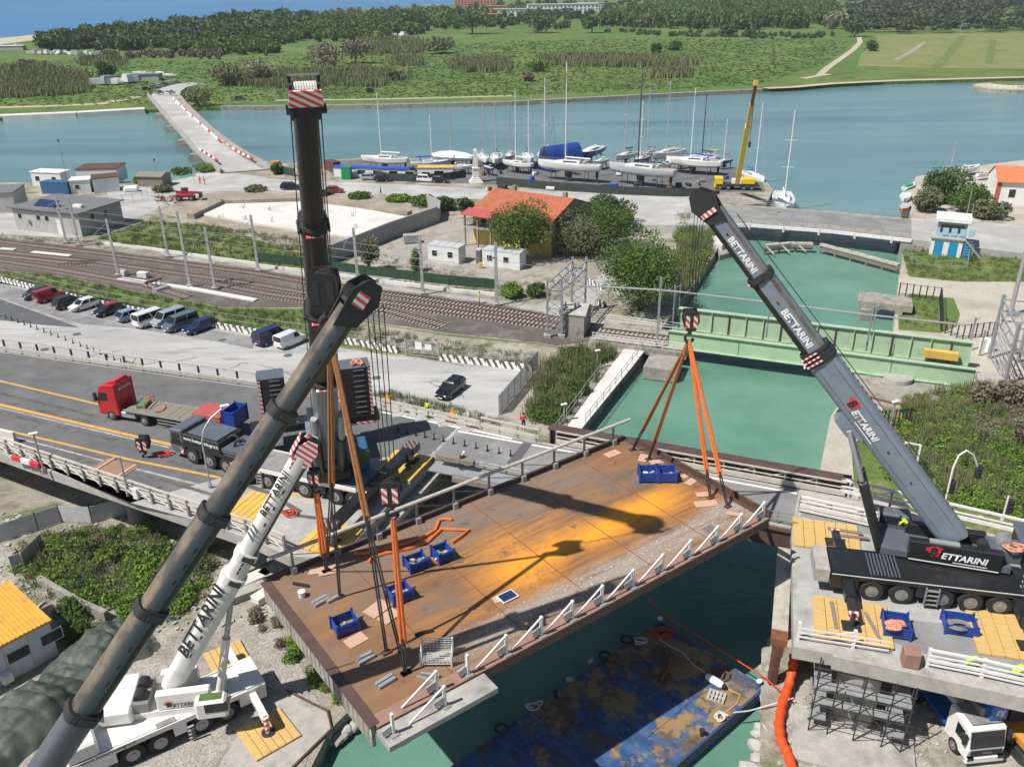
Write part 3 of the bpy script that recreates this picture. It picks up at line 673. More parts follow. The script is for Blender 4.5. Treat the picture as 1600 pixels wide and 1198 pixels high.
for i,(x_,y_)in enumerate([(-1.2,-1.3),(1.2,-1.5),(-1.2,1.3),(1.2,1.3)]):MB().tube((x_,y_,-1.5),(x_,y_,.1),.55,12).B('pile','rust_red',t)
Lb=39.0;gz0=1.55;gh=2.3
g0=G(1045,545,3.9);g0=Vector((g0.x,g0.y,0));d=(G(1524,577,3.9)-G(1045,516,3.9));d.z=0;Lb=d.length;d.normalize();n_=Vector((-d.y,d.x,0))
g0=G(1045,516,3.9);g0.z=0
t=thing('railway_bridge','pale green steel plate girder swing railway bridge over the canal','bridge',g0,math.atan2(d.y,d.x))
def girder(y0,z0,z1,nst,name):
 gi=MB().b2(0,Lb,y0-.05,y0+.05,z0,z1).B(name,'green_steel',t)
 for zz in(z0,z1):MB().b2(-.05,Lb+.05,y0-.35,y0+.35,zz-.06,zz+.06).B('flange','green_steel',gi)
 for i in range(nst+1):
  x_=Lb*i/nst;MB().b2(x_-.05 if i else .02,x_+.05,y0-.30,y0+.30,z0+.06,z1-.06).B('stiffener','green_steel' if i%3 else 'rust_red',gi)
 return gi
W_=6.2
gi=MB().b2(0,Lb,-.05,.05,1.75,3.9).B('girder','green_steel',t)
MB().b2(-.05,Lb+.05,-.3,.3,3.85,3.97).B('flange','green_steel',gi);MB().b2(-.05,Lb+.05,-.3,.3,1.69,1.8).B('flange','green_steel',gi)
for i in range(5):MB().b2(Lb*i/4-.04+.05,Lb*i/4+.09,-.09,.09,1.8,3.85).B('stiffener','green_dark',gi)
girder(W_,1.85,4.75,16,'girder')
MB().b2(0,Lb,.3,W_-.3,1.75,1.95).B('deck','wood_grey',t)
for s_ in(-.75,.75):MB().b2(0,Lb,W_/2+s_-.07,W_/2+s_+.07,1.95,2.12).B('rail','rail_steel',t)
MB().b2(Lb*.855,Lb*.965,W_-1.3,W_-.5,2.6,3.6).B('equipment_box','mat_yellow',t,bevel=.05)
for x_ in(Lb*.70,Lb*.93):MB().b2(x_-.7,x_+.7,-.4,.5,1.25,1.72).B('bogie','green_dark',t,bevel=.06)
for k,(px,py,ty)in enumerate([(1026,542,433),(1051,505,446),(1060,492,443),(1197,527,470),(1353,548,478),(1361,530,482)]):
 b=G(px,py,3.6 if k>2 else 2.0);hz=topz(b,ty)
 tt=thing('catenary_pole',['tall grey mast with bracket standing beside the concrete pier','slim grey mast at the left end of the green bridge, front one','slim grey mast at the left end of the green bridge, rear one','slim grey mast in the middle of the green bridge','leaning slim mast on the green bridge right of the crane boom, front one','slim mast on the green bridge right of the crane boom, rear one'][k],'pole',b,0)
 MB().bar((0,0,0),(0,0,hz-b.z),.24 if k==0 else .17).B('mast','galv',tt);MB().bar((0,0,hz-b.z-.4),(.9,.5,hz-b.z-.1),.08).B('bracket','galv',tt)
P_=[G(905,446,7.5),G(945,448,7.5),G(1032,453,8.4),G(1062,456,8.4),G(1200,472,8.8),G(1360,492,9.0),G(1510,508,9.0)]
tag(MB().path(P_,.11,6).B('conductor_rail','galv'),'grey tubular overhead conductor spanning the canal above the green bridge','conductor')
cc=G(1402,597,GND);rr=7.6
t=thing('turning_circle','round concrete turning base with a rusty curved rail under the green bridge','turntable base',cc)
MB().tube((0,0,-2.4),(0,0,.25),rr,48).B('slab','concrete_old',t)
mb=MB();ring=[Vector((math.cos(a)*(rr-1.0),math.sin(a)*(rr-1.0),.33))for a in[R(i*6)for i in range(61)]]
for a,b in zip(ring,ring[1:]):mb.bar(a,b,.3,.16)
mb.B('curved_rail','rust',t)
MB().tube((0,0,.25),(0,0,.8),1.6,24).B('pivot','concrete',t)
O2=Vector((-6.9,64.2,0));U2=Vector((.927,-.375,0)).normalized();V2=Vector((-U2.y,U2.x,0))
def RV(u,v,z=DK):p=O2+U2*u+V2*v;return Vector((p.x,p.y,z))
def UVr(p):d=Vector(p)-O2;return d.dot(U2),d.dot(V2)
FE=[(-200,517),(-80,536),(0,548),(430,608),(583,633)]
NE=[(450,868),(400,845),(300,811),(200,777),(100,743),(0,708),(-100,673),(-200,640)]
left_poly=poly(FE,DK)+[RV(-3,5.8),RV(0,5.8),RV(0,-15.4)]+poly(NE,DK)
right_poly=[RV(29.6,5.8),RV(34,5.8)]+poly([(1600,846),(1900,908),(1900,1165),(1600,1085),(1300,1021),(1240,1010)],DK)+[RV(29.6,-.3)]
vt=thing('road_viaduct','grey concrete road viaduct with yellow lane lines ending at the open gap over the canal','viaduct',RV(-20,-5,GND))
MB().prism(left_poly,DK-.9,DK).B('deck_slab','concrete',vt,1)
def inset(P_,far,near):return P_
mbs=MB().sheet(poly([(-200,519),(-80,538),(0,550),(430,610),(583,635)],DK+.004)+[RV(-.3,5.4,DK+.004),RV(-.3,.2,DK+.004),RV(-9,-4,DK+.004),RV(-15,-9.5,DK+.004),RV(-19,-14.8,DK+.004)]+poly([(300,790),(200,757),(100,725),(0,692),(-100,658),(-200,626)],DK+.004))
mbs.B('asphalt','asphalt',vt,1)
MB().sheet([RV(-.3,.2,DK+.005),RV(-9,-4,DK+.005),RV(-15,-9.5,DK+.005),RV(-19,-14.8,DK+.005),RV(-.3,-15.2,DK+.005)],None).B('concrete_pavement','deck_concrete',vt,1)
def line(pts,w_,mat,name='lane_line',z=DK+.009,par=vt):
 mb=MB();P_=[G(a,b,z)if not isinstance(a,Vector)else Vector((a.x,a.y,z))for a,b in pts]
 for a,b in zip(P_,P_[1:]):
  d=(b-a).normalized();s_=Vector((-d.y,d.x,0))*w_/2;mb.add([a-s_,b-s_,b+s_,a+s_],[(0,1,2,3)])
 mb.B(name,mat,par,1)
line([(-150,560),(0,595),(160,633)],.26,'yellow_line');line([(-150,596),(0,632),(140,665),(265,694),(340,706)],.38,'yellow_line');line([(-150,634),(0,670),(100,693),(200,717),(345,746)],.26,'yellow_line')
line([(-150,601),(0,637),(140,670),(265,699)],.2,'worn_white');line([(-150,642),(0,677),(160,719),(330,762)],.22,'worn_white');line([(430,766),(490,779)],.24,'yellow_line',z=DK+.012)
line([(595,643),(748,674),(800,685)],.25,'white_paint')
for i in range(4):line([(612+i*36,648+i*7.5),(640+i*36,645+i*7.5)],1.0,'worn_white',z=DK+.011)
MB().sheet([G(790,725,DK+.01),G(818,690,DK+.01),G(832,693,DK+.01),G(806,728,DK+.01)],None).B('tar_patch','asphalt_dark',vt,1)
for k,(pts,w_)in enumerate([([(-100,592),(60,628),(150,650)],.5),([(-100,602),(60,640),(140,660)],.5),([(-100,622),(100,668),(230,700)],.45),([(-100,655),(80,698),(200,728)],.5),([(120,716),(260,752),(330,772)],.4),([(250,716),(330,738),(420,770),(470,800)],.45),([(400,790),(470,806),(520,812)],.4)]):line(pts,w_,'tyre_mark','tyre_mark',DK+.0065)
for k,(u,v)in enumerate([(-4,-12),(-4,-4),(-24,-10),(-24,-2),(-44,-8)]):
 p=RV(u,v,GND);MB().tube(p,p+ZV*(DK-GND-.9),.9,18).B('column','concrete_old',vt,1)
mb=MB().hexa([RV(-2,-15.2,-1),RV(.0,-15.2,-1),RV(.0,5.7,-1),RV(-2,5.7,-1)],[RV(-2,-15.2,DK-.9),RV(-.05,-15.2,DK-.9),RV(-.05,5.7,DK-.9),RV(-2,5.7,DK-.9)])
mb.B('abutment','concrete_old',vt,1)
MB().bar(RV(.12,-15.3,DK-.45),RV(.12,-.2,DK-.45),.2,.9).B('end_plate','grey_steel',vt,1)
MB().bar(RV(.5,-15.0,DK-1.3),RV(.5,-.2,DK-1.3),.9,.5).B('bearing_shelf','concrete',vt,1)
ct=thing('steel_road_bridge','narrow asphalt road bridge on brown steel girders behind the lifted span','bridge',RV(15,3,0))
MB().hexa([RV(.03,.02,DK-.35),RV(29.55,.02,DK-.35),RV(29.55,5.78,DK-.35),RV(.03,5.78,DK-.35)],[RV(.03,.02),RV(29.55,.02),RV(29.55,5.78),RV(.03,5.78)]).B('deck_slab','concrete',ct,1)
MB().sheet([RV(.05,.3,DK+.004),RV(29.6,.3,DK+.004),RV(29.6,5.5,DK+.004),RV(.05,5.5,DK+.004)]).B('asphalt','asphalt_lot',ct,1)
line([(Vector(RV(.1,5.0)),0),(Vector(RV(29.5,5.0)),0)],.25,'white_paint',par=ct)
line([(Vector(RV(.1,.7)),0),(Vector(RV(29.5,.7)),0)],.2,'worn_white',par=ct)
MB().bar(RV(0,-.1,DK-1.0),RV(29.6,-.1,DK-1.0),.18,1.5).B('girder','brown_steel',ct,1)
MB().bar(RV(0,-.1,DK-.2),RV(29.6,-.1,DK-.2),.6,.12).B('flange','brown_steel',ct,1)
g=MB().bar(RV(8.5,6.25,DK+.1),RV(33.2,6.25,DK+.1),.16,2.6).B('girder','brown_steel',ct,1)
MB().bar(RV(8.4,6.25,DK+1.42),RV(33.3,6.25,DK+1.42),1.0,.12).B('flange','brown_steel',ct,1)
MB().bar(RV(8.4,6.25,DK-1.2),RV(33.3,6.25,DK-1.2),.9,.12).B('flange','brown_steel',ct,1)
for i in range(13):MB().bar(RV(8.6+i*2.04,6.02,DK-1.1),RV(8.6+i*2.04,6.02,DK+1.36),.1,.36,up=V2).B('stiffener','brown_steel',g,1)
rt=thing('bridge_abutment','concrete abutment deck carrying the grey crane at the right side of the gap','abutment',RV(36,-8,GND))
MB().prism(right_poly,DK-.9,DK).B('deck_slab','concrete',rt,1)
pav=[RV(29.9,5.5),RV(34,5.5)]+poly([(1600,850),(1900,912),(1900,1140),(1600,1068),(1300,1005),(1246,996)],DK)+[RV(29.9,-.2)]
MB().sheet([Vector((p.x,p.y,DK+.004))for p in pav]).B('pavement','deck_concrete',rt,1)
apx=[(1250,806),(1262,780),(1400,808),(1600,852),(1900,914),(1900,960),(1600,893),(1420,852)]
MB().sheet(poly(apx,DK+.008)).B('asphalt','asphalt_lot',rt,1)
line([(1262,783),(1400,812),(1600,857)],.22,'white_paint',par=rt,z=DK+.012)
apx=[(1330,960),(1600,985),(1900,1030),(1900,1120),(1600,1060),(1470,1030),(1360,990)]
MB().sheet(poly(apx,DK+.008)).B('asphalt','asphalt_lot',rt,1)
eb=MB()
for a,b in zip(poly([(1302,1024),(1600,1089),(1900,1168)],DK),poly([(1600,1089),(1900,1168),(2000,1195)],DK)):eb.bar(a-ZV*.4,b-ZV*.4,.35,1.0)
eb.B('edge_beam','concrete',rt,1)
cpos=G(1338,1085,3.2);cpos.z=GND
MB().tube(cpos,cpos+ZV*(DK-.9-GND),1.25,28).B('column','concrete',rt,1,smooth=1)
c2=cpos+V2*8.5;MB().tube(c2,c2+ZV*(DK-.9-GND),1.25,28).B('column','concrete',rt,1,smooth=1)
capd=(G(1600,1085,DK)-G(1300,1021,DK)).normalized()
cpc=cpos+V2*5.6;MB().box((cpc.x,cpc.y,DK-1.15),(2.4,9.0,.5),math.atan2(capd.y,capd.x)).B('crosshead','concrete',rt,1)
q0,q1=G(1240,1012,DK),G(1225,870,DK)
bp=[G(1217,1004,5.6),G(1226,860,5.6)]
t=thing('support_beam','worn steel support beam beside the right abutment with a rusty end','beam',bp[0])
MB().bar(bp[0],bp[1],1.0,.5).B('top_plate','wood_old',t,1);MB().bar(bp[0]-ZV*.7+U2*.1,bp[1]-ZV*.7+U2*.1,.5,.9).B('web','rust_red',t,1)
MB().bar(bp[0]+(bp[0]-bp[1]).normalized()*.02,bp[0].lerp(bp[1],.09),1.02,.54).B('rusty_end','rust',t,1)
for f in(.1,.5,.9):
 p=bp[0].lerp(bp[1],f);MB().bar(p-ZV*1.1,Vector((p.x,p.y,-1)),.5).B('leg','rust_red',t,1)
def guard(name,label,pts,z,h_,rails,sp,pm,rm,post=.14,brace=None,lean=0.0,cat='guard rail',side=0.0,bm_='white_steel',postw=None):
 P_=[G(a,b,z)if not isinstance(a,Vector)else Vector((a.x,a.y,z))for a,b in pts]
 t=thing(name,label,cat,P_[0])
 for(hz,w_,hh)in rails:
  mb=MB()
  for a,b in zip(P_,P_[1:]):mb.bar(a+ZV*hz,b+ZV*hz,w_,hh)
  mb.B('rail',rm,t,1)
 pr=resample(P_,sp);nm=0
 for i,(p,d)in enumerate(pr):
  s_=Vector((-d.y,d.x,0));MB().bar(p+s_*.10,p+s_*(.10+lean)+ZV*h_,post if postw is None else postw,post,up=d).B('post',pm,t,1)
  if brace and i+1<len(pr):
   MB().bar(p+s_*.14+ZV*(h_*.1),pr[i+1][0]+s_*.14+ZV*(h_*.85),.07).B('brace',bm_,t,1)
 return t
ne_in=[(448,862),(400,840),(300,806),(200,772),(100,738),(0,703),(-100,668),(-200,635)]
guard('guard_rail','grey steel parapet railing along the near edge of the left viaduct',ne_in,DK,1.45,[(1.4,.16,.14),(1.0,.08,.12),(.65,.10,.26),(.3,.06,.1)],1.95,'grey_steel','cream_rail',.18,True)
guard('guard_rail','cream guard rail along the far edge of the viaduct beside the parking lot',[(-200,517),(-80,537),(0,549),(200,577),(430,609),(520,624)],DK,1.6,[(1.6,.14,.16),(.55,.12,.30),(.25,.08,.12)],2.3,'dark_steel','cream_rail',.16)
guard('guard_rail','low double guard rail beside the grass verge behind the worker in yellow',[(575,632),(660,651),(750,672)],DK,.95,[(.85,.12,.28),(.4,.1,.22)],1.8,'grey_steel','cream_rail',.12)
guard('guard_rail','pale guard rail with a gap at the fence next to the worker in red',[(752,672),(800,683),(842,692)],DK,1.3,[(1.3,.14,.16),(.6,.12,.30)],1.8,'grey_steel','cream_rail',.12)
guard('guard_rail','white railing along the brown girder of the remaining carriageway',[(Vector(RV(9.2,5.75)),0),(Vector(RV(33,5.75)),0)],DK,1.35,[(1.35,.16,.14),(.85,.08,.08),(.45,.10,.26),(.2,.08,.16)],2.4,'grey_steel','cream_rail',.13,True)
guard('guard_rail','thin dark railing on the near side of the carriageway by the right abutment',[(Vector(RV(24,.12)),0),(Vector(RV(29.6,.12)),0)],DK,1.05,[(1.05,.06,.06),(.75,.05,.05),(.4,.05,.05)],1.5,'grey_steel','grey_steel',.07)
guard('guard_rail','silver double parapet rail behind the grey crane along the green slope',[(1248,800),(1330,818),(1400,834),(1600,884),(1800,932)],DK,1.4,[(1.4,.2,.14),(1.05,.1,.1),(.62,.12,.3),(.28,.1,.2)],2.2,'grey_steel','white_steel',.16,True)
guard('guard_rail','silver parapet at the road edge nearest the green slope on the right',[(Vector(RV(33.4,6.0)),0)]+[(1312,775),(1400,795),(1600,842),(1800,888)],DK,1.5,[(1.5,.2,.14),(.95,.1,.1),(.55,.12,.28)],2.2,'grey_steel','white_steel',.16,True)
guard('guard_rail','white railing with inclined braces along the near edge of the right abutment deck',[(1246,1000),(1310,1010),(1387,1022)],DK,1.35,[(.95,.05,.08),(.62,.06,.08),(.3,.06,.08)],3.2,'white_steel','white_steel',.2,True,side=1)
guard('guard_rail','white triple railing at the lower right deck edge in front of the yellow mat',[(1448,1042),(1520,1056),(1600,1074),(1750,1110)],DK,1.35,[(1.3,.16,.12),(.9,.06,.1),(.55,.1,.2),(.25,.06,.1)],2.9,'white_steel','white_steel',.2,True)
Cc=G(585,1132,RD);dl=(G(1197,808,RD)-Cc);LD=dl.length;DA=math.atan2(dl.y,dl.x);WD=14.5*(CAMZ-RD)/(CAMZ-9.3)
ud=Vector((math.cos(DA),math.sin(DA),0));vd=Vector((-ud.y,ud.x,0))
sp=thing('bridge_span','rust stained steel bridge span hanging from slings over the canal','bridge span',Cc,DA)
def RDk(u,v,z=RD):p=Cc+ud*u+vd*v;return Vector((p.x,p.y,z))
def locd(px,py,z=RD):p=G(px,py,z)-Cc;return p.dot(ud),p.dot(vd)
MB().b2(0.02,LD-.02,.05,WD-.05,-.06,0).B('deck_plate','rust_deck',sp)
for y0 in(2.0,6.5,11.0):
 MB().b2(1.0,LD-.8,y0-.9,y0+.9,-1.45,-.065).B('box_girder','brown_steel',sp)
for i in range(15):MB().b2(1.2+i*2.05,1.32+i*2.05,.35,WD-.35,-.75,-.065).B('cross_beam','rust_red',sp)
MB().b2(0.03,LD,-.25,.045,-.62,-.015).B('edge_beam','brown_steel',sp);MB().b2(0.03,LD,WD-.045,WD+.25,-.62,.22).B('edge_beam','brown_steel',sp)
MB().b2(0.04,LD,-.26,.55,-.012,.05).B('kerb_plate','ply_red',sp)
ef=MB().b2(-.2,.0,0,WD,-1.35,.02).B('end_plate','concrete_old',sp)
for i in range(23):MB().b2(-.225,-.2,.3+i*.55,.36+i*.55,-1.33,-.05).B('rib','concrete_old',ef)
MB().b2(-.30,.25,-.1,WD+.1,-.02,.06).B('end_flange','brown_steel',sp)
MB().b2(LD-.25,LD+.12,0,WD,-.7,.07).B('end_plate','brown_steel',sp)
MB().b2(-.05,6.2,-1.55,-.27,-.42,-.10).B('walkway_bracket','concrete',sp)
MB().b2(0.8,1.3,-1.1,-.3,-1.0,-.42).B('bracket_rib','rust_red',sp);MB().b2(4.4,4.9,-1.1,-.3,-1.0,-.42).B('bracket_rib','rust_red',sp)
for i in range(1,6):MB().b2(LD*i/6-.03,LD*i/6+.03,.6,WD-.2,.001,.012).B('weld_seam','rust',sp)
npx=[(690,1088),(737,1060),(797,1028),(852,999),(900,973),(946,948),(993,922),(1038,897),(1080,873),(1121,850),(1157,830),(1190,810)]
ux=[0.5,3.4]+[max(locd(a,b)[0],.3)for a,b in npx]
for i,u in enumerate(ux):
 y_=-.95 if i<2 else .02;z_=-.1 if i<2 else .05
 po=MB().bar((u,y_,z_),(u,y_,z_+1.3),.17,.13).B('post','white_steel',sp)
 MB().b2(u-.22,u+.22,y_-.25,y_+.25,z_,z_+.07).B('base_plate','galv',po)
 MB().bar((u+.05,y_+.05,z_+.45),(u-.55,y_+.05,z_+.30),.12,.34).B('gusset','galv',po)
 if i!=3 and i!=0:MB().bar((u,y_,z_+1.24),(u-(2.0 if i<3 else 1.9),y_+.02,z_+.06),.09).B('brace','white_steel',po)
for i in range(10):
 u=1.8+i*(LD-3.0)/9
 po=MB().bar((u,WD+.05,.2),(u,WD+.05,1.42),.13).B('post','grey_steel',sp);MB().b2(u-.25,u+.1,WD-.35,WD,.0,.45).B('bracket','galv',po)
 if i<9:MB().bar((u,WD+.05,1.2),(u+2.6,WD+.05,.25),.04).B('brace','grey_steel',po)
MB().tube((.3,WD+.05,1.5),(LD+.5,WD+.05,1.5),.13,10).B('handrail','cream_rail',sp)
def bin_(p,rz,L_,W_,H_,label,fill=None,mat='bin_blue'):
 t=thing('steel_bin',label,'bin',p,rz,'open blue steel bins')
 for n_,a in(('side_panel',(-L_/2,L_/2,-W_/2,-W_/2+.05)),('side_panel',(-L_/2,L_/2,W_/2-.05,W_/2)),('end_panel',(-L_/2,-L_/2+.05,-W_/2+.051,W_/2-.051)),('end_panel',(L_/2-.05,L_/2,-W_/2+.051,W_/2-.051))):
  o=MB().b2(*a,.1,H_).B(n_,mat,t)
  for k in range(4):
   zz=.2+k*(H_-.3)/3
   if n_=='side_panel':MB().b2(a[0],a[1],(a[2]-.03)if a[2]<0 else a[3],a[2]if a[2]<0 else a[3]+.03,zz-.04,zz+.04).B('rib',mat,o)
 MB().b2(-L_/2+.05,L_/2-.05,-W_/2+.05,W_/2-.05,.1,.16).B('floor','wood_grey',t)
 for sx in(-1,1):
  for sy in(-1,1):MB().b2(sx*L_/2-.06,sx*L_/2+.06,sy*W_/2-.06,sy*W_/2+.06,0,H_+.1).B('corner_post',mat,t)
 return t
LB={}
def onspan(px,py,dz=.01):p=G(px,py,RD);return p+ZV*dz
binl=[(540,985,1.25,1.0,.75,0.05,'blue bin with slatted floor nearest the lower left corner of the span'),(625,937,1.2,1.0,.75,.05,'blue bin behind the thin orange sling in the middle of the left end'),(651,887,1.25,1.0,.65,.05,'blue bin holding pale scraps beside the loose orange sling, left of a pair'),(692,874,1.0,1.1,.75,.05,'blue bin holding green cord beside the loose orange sling, right of a pair'),(1012,750,1.25,1.2,.8,.62,'blue bin with rusty inside near the right slings, left of two touching'),(1041,750,1.2,1.2,.8,.62,'blue bin full of grey fittings near the right slings, right of two touching')]
for k,(px,py,a,b,hh,rz,lb)in enumerate(binl):
 p=onspan(px,py-2);t=bin_(p,DA+(R(-4)if k<4 else R(-38)),a,b,hh,lb)
 rnd=random.Random(k)
 for j in range(9):
  q=(rnd.uniform(-a*.33,a*.33),rnd.uniform(-b*.33,b*.33),.2);mt=['white_paint','wood_old','galv','skip_green'][(j+k)%(4 if k==3 else 3)]
  if k in(0,)and j>1:break
  cm=MB()if j==0 else cm
  cm.cm=(j+k)%4;cm.box((p.x+q[0],p.y+q[1],p.z+q[2]+.06*j%.3),(rnd.uniform(.15,.4),rnd.uniform(.08,.2),.1),rnd.uniform(0,3))
 o=tag(cm.B('scrap_heap',['white_paint','wood_old','galv','skip_green' if k==3 else 'concrete']),'heap of loose scrap lying inside the '+' '.join(lb.split()[:5])+[' at the corner',' behind the thin sling',', left of a pair',', right of a pair',' near the right slings',' near the right slings'][k],'scrap')
pw=[(957,709,1.7,.9,'plywood',.6),(1005,716,1.5,.8,'plywood',1.2),(1027,722,1.6,.7,'plywood',.2),(1072,743,1.1,.6,'plywood',.6),(1081,752,1.7,.7,'plywood',.8),(1098,773,1.3,.7,'plywood',.1),(1103,787,2.2,.9,'plywood',.1),(1146,803,1.3,.5,'plywood',-.3),(512,891,1.6,1.2,'plywood',.3),(494,891,1.3,.9,'plywood',.2),(590,951,2.0,1.2,'plywood',.9),(608,963,1.7,1.0,'plywood',.9),(556,1000,1.6,1.0,'plywood',.7),(780,936,1.0,.7,'plywood',.4)]
pl_l=['single plywood sheet lying nearest the far right corner','plywood sheet at the foot of the far right slings','plywood sheet just behind the pair of right blue bins','small plywood sheet right of the pair of blue bins','larger plywood sheet right of the pair of blue bins','plywood sheet beside the double sling foot at right','two overlapped long plywood boards near the right sling foot','narrow plywood strip by the last railing post at right','pinkish plywood sheet under the leftmost sling foot','grey plywood sheet left of the leftmost sling foot','plywood sheet left of the bin behind the thin orange sling','second plywood sheet overlapping beside the bin behind the thin orange sling','plywood sheet in front of the lower left blue bin','small plywood sheet under the little dark panel']
for k,(px,py,a,b,mt,rz)in enumerate(pw):
 tag(MB().box(onspan(px,py,.03+.012*(k%3)),(a*.72,b*.8,.022),DA-R(35)+rz).B('plywood_sheet',mt),pl_l[k]+' on the span','plywood','plywood sheets on the span')
t=thing('solar_panel','small dark framed panel lying on the middle of the rusty span','panel',onspan(793,933,.05),DA)
MB().b2(-.55,.55,-.4,.4,0,.06).B('frame','white_steel',t);MB().b2(-.48,.48,-.33,.33,.06,.068).B('glass_face','panel_blue',t)
t=thing('cage_pallet','white wire mesh cage pallet standing on the near edge of the span','cage pallet',onspan(683,1030),DA+R(-36))
for sx in(-1,1):
 for sy in(-1,1):MB().bar((sx*.8,sy*.55,0),(sx*.8,sy*.55,1.0),.08).B('corner_post','white_steel',t)
for s_ in(-1,1):
 mb=MB()
 for i in range(6):mb.bar((-.8,s_*.55,.2+i*.15),(.8,s_*.55,.2+i*.15),.025)
 for i in range(9):mb.bar((-.8+i*.2,s_*.55,.15),(-.8+i*.2,s_*.55,.97),.025)
 mb.B('mesh_side','white_steel',t);mb=MB()
 for i in range(6):mb.bar((s_*.8,-.55,.2+i*.15),(s_*.8,.55,.2+i*.15),.025)
 mb.B('mesh_end','white_steel',t)
for i in range(6):MB().b2(-.76,.76,-.5+i*.18,-.36+i*.18,.1,.14).B('floor_board','wood_old',t)
for k,(px,py,rz,lb)in enumerate([(503,942,.8,'pair of short grey bearing bars near the left end of the span'),(523,936,.8,'grey bearing bar beside the second sling foot'),(573,1032,.75,'two grey bearing bars in front of the plywood at left'),(605,1068,.75,'two grey bearing bars closest to the lower left corner'),(665,1063,-.4,'pipe offcut next to the white cage pallet'),(672,1056,-.2,'thin bar next to the white cage pallet'),(662,990,.35,'thin dark bar in the boom shadow behind the cage pallet'),(470,915,-.25,'row of dark bolts along the far left edge')]):
 t=thing('steel_bar',lb,'steel bar',onspan(px,py),DA+rz-R(37))
 for j in range(2 if k in(0,2,3)else 1):MB().bar((-.5,j*.28,.09),(.5,j*.28,.09),.2 if k<4 else .13,.16).B('bar','galv' if k<6 else 'dark_steel',t)
t=thing('bucket','white plastic bucket near the left edge of the span','bucket',onspan(472,932));MB().tube((0,0,0),(0,0,.36),.18,14,.21).B('body','white_paint',t,smooth=1);MB().tube((0,0,.36),(0,0,.39),.225,14).B('lid','plaster_white',t)
t=thing('steel_grating','small grey grating lying near the right railing posts of the span','grating',onspan(1110,828),DA)
for i in range(6):MB().b2(-.5,.5,-.4+i*.15,-.36+i*.15,0,.06).B('bar','galv',t)
MB().b2(-.5,-.45,-.42,.42,.0,.065).B('edge_bar','galv',t);MB().b2(.45,.5,-.42,.42,.0,.065).B('edge_bar','galv',t)
q=[(553,867),(575,866),(595,862),(640,850),(662,840),(680,830),(686,815),(695,812),(706,813)]
mb=MB().path([onspan(a,b,.09)for a,b in q],.11,8)
mb.path([onspan(a,b,.09)for a,b in[(576,880),(581,873),(600,866),(640,858),(668,848),(690,828),(715,829),(733,830),(722,838),(706,849)]],.11,8)
tag(mb.B('loose_sling','sling_orange',smooth=1),'loose bright orange sling snaking across the span behind the bins','sling')
Lp=[G(510,893,RD),G(531,933,RD),G(604,1020,RD),G(634,1052,RD)]
Rp=[G(988,703,RD),G(1013,718,RD),G(1110,778,RD),G(1137,792,RD)]
mL=sum(Lp,Vector())/4;mR=sum(Rp,Vector())/4
def up_to(p,py):return Vector((p.x,p.y,topz((p.x,p.y,p.z),py)))
def ray_at(px,py,q):
 dd=FW*FPX+RT*(px-CX)+UP*(CY-py);k=(Vector(q)-Vector((0,0,CAMZ))).dot(FW)/FPX
 return Vector((0,0,CAMZ))+dd*k
def ring(c,sx,sy,w_,h_,n_=18,sq=1.0):
 out=[]
 for i in range(n_):
  a=2*math.pi*(i+.5)/n_;ca,sa=math.cos(a),math.sin(a)
  e=(.55 if sa>0 else .8)*sq
  x_=math.copysign(abs(ca)**e,ca);y_=math.copysign(abs(sa)**e,sa)
  out.append(c+sx*x_*w_/2+sy*y_*h_/2)
 return out
def frame3(base,tip):
 d=(tip-base).normalized();s_=d.cross(ZV).normalized();u=s_.cross(d);return d,s_,u
def boom(t,base,tip,secs,collar='black_matte',mats=('boom_black',),paint=None,ext=.28,stripe=True,sq=1.0):
 d,s_,u=frame3(base,tip);L_=(tip-base).length
 for k,(t0,t1,w_,h_,mt)in enumerate(secs):
  a,b=base+d*(L_*t0),base+d*(L_*t1)
  mb=MB();N=18;nseg=6
  rg=[ring(a.lerp(b,i/nseg),s_,u,w_,h_,N,sq)for i in range(nseg+1)]
  mb.loft(rg)
  if isinstance(mt,tuple):
   nf=len(mb.f);mb.mi=[0]*nf
   for i in range(nseg*N):
    j=i%N
    if j in mt[1]:mb.mi[i]=1
    elif len(mt)>3 and j in mt[3]:mb.mi[i]=2
   sec=mb.B('boom_section',[mt[0],mt[2]]+([mt[4]]if len(mt)>3 else[]),t,1,smooth=1)
  else:sec=mb.B('boom_section',mt,t,1,smooth=1)
  if k<len(secs)-1:
   c_=MB().loft([ring(b-d*.35,s_,u,w_+.22,h_+.22,N),ring(b+d*.12,s_,u,w_+.22,h_+.22,N)]).B('collar',collar,t,1)
   if stripe:MB().bar(b-d*.12-u*(h_/2+.13)-s_*w_*.35,b-d*.12-u*(h_/2+.13)+s_*w_*.35,.05,.2,up=u).B('warning_strip','redwhite',c_,1)
   for q in(-1,1):MB().bar(b-d*.1+s_*q*(w_/2+.12)+u*.2,b-d*.1+s_*q*(w_/2+.12)-u*.5,.12,.3,up=d).B('lug','dark_steel',c_,1)
  for j in range(2,5):
   p=a.lerp(b,j/6)
   for q in(-1,1):MB().bar(p+s_*q*(w_/2-.02)-d*.12,p+s_*q*(w_/2-.02)+d*.12,.06,.1,up=u).B('slot','black_matte',sec,1)
 return d,s_,u,L_
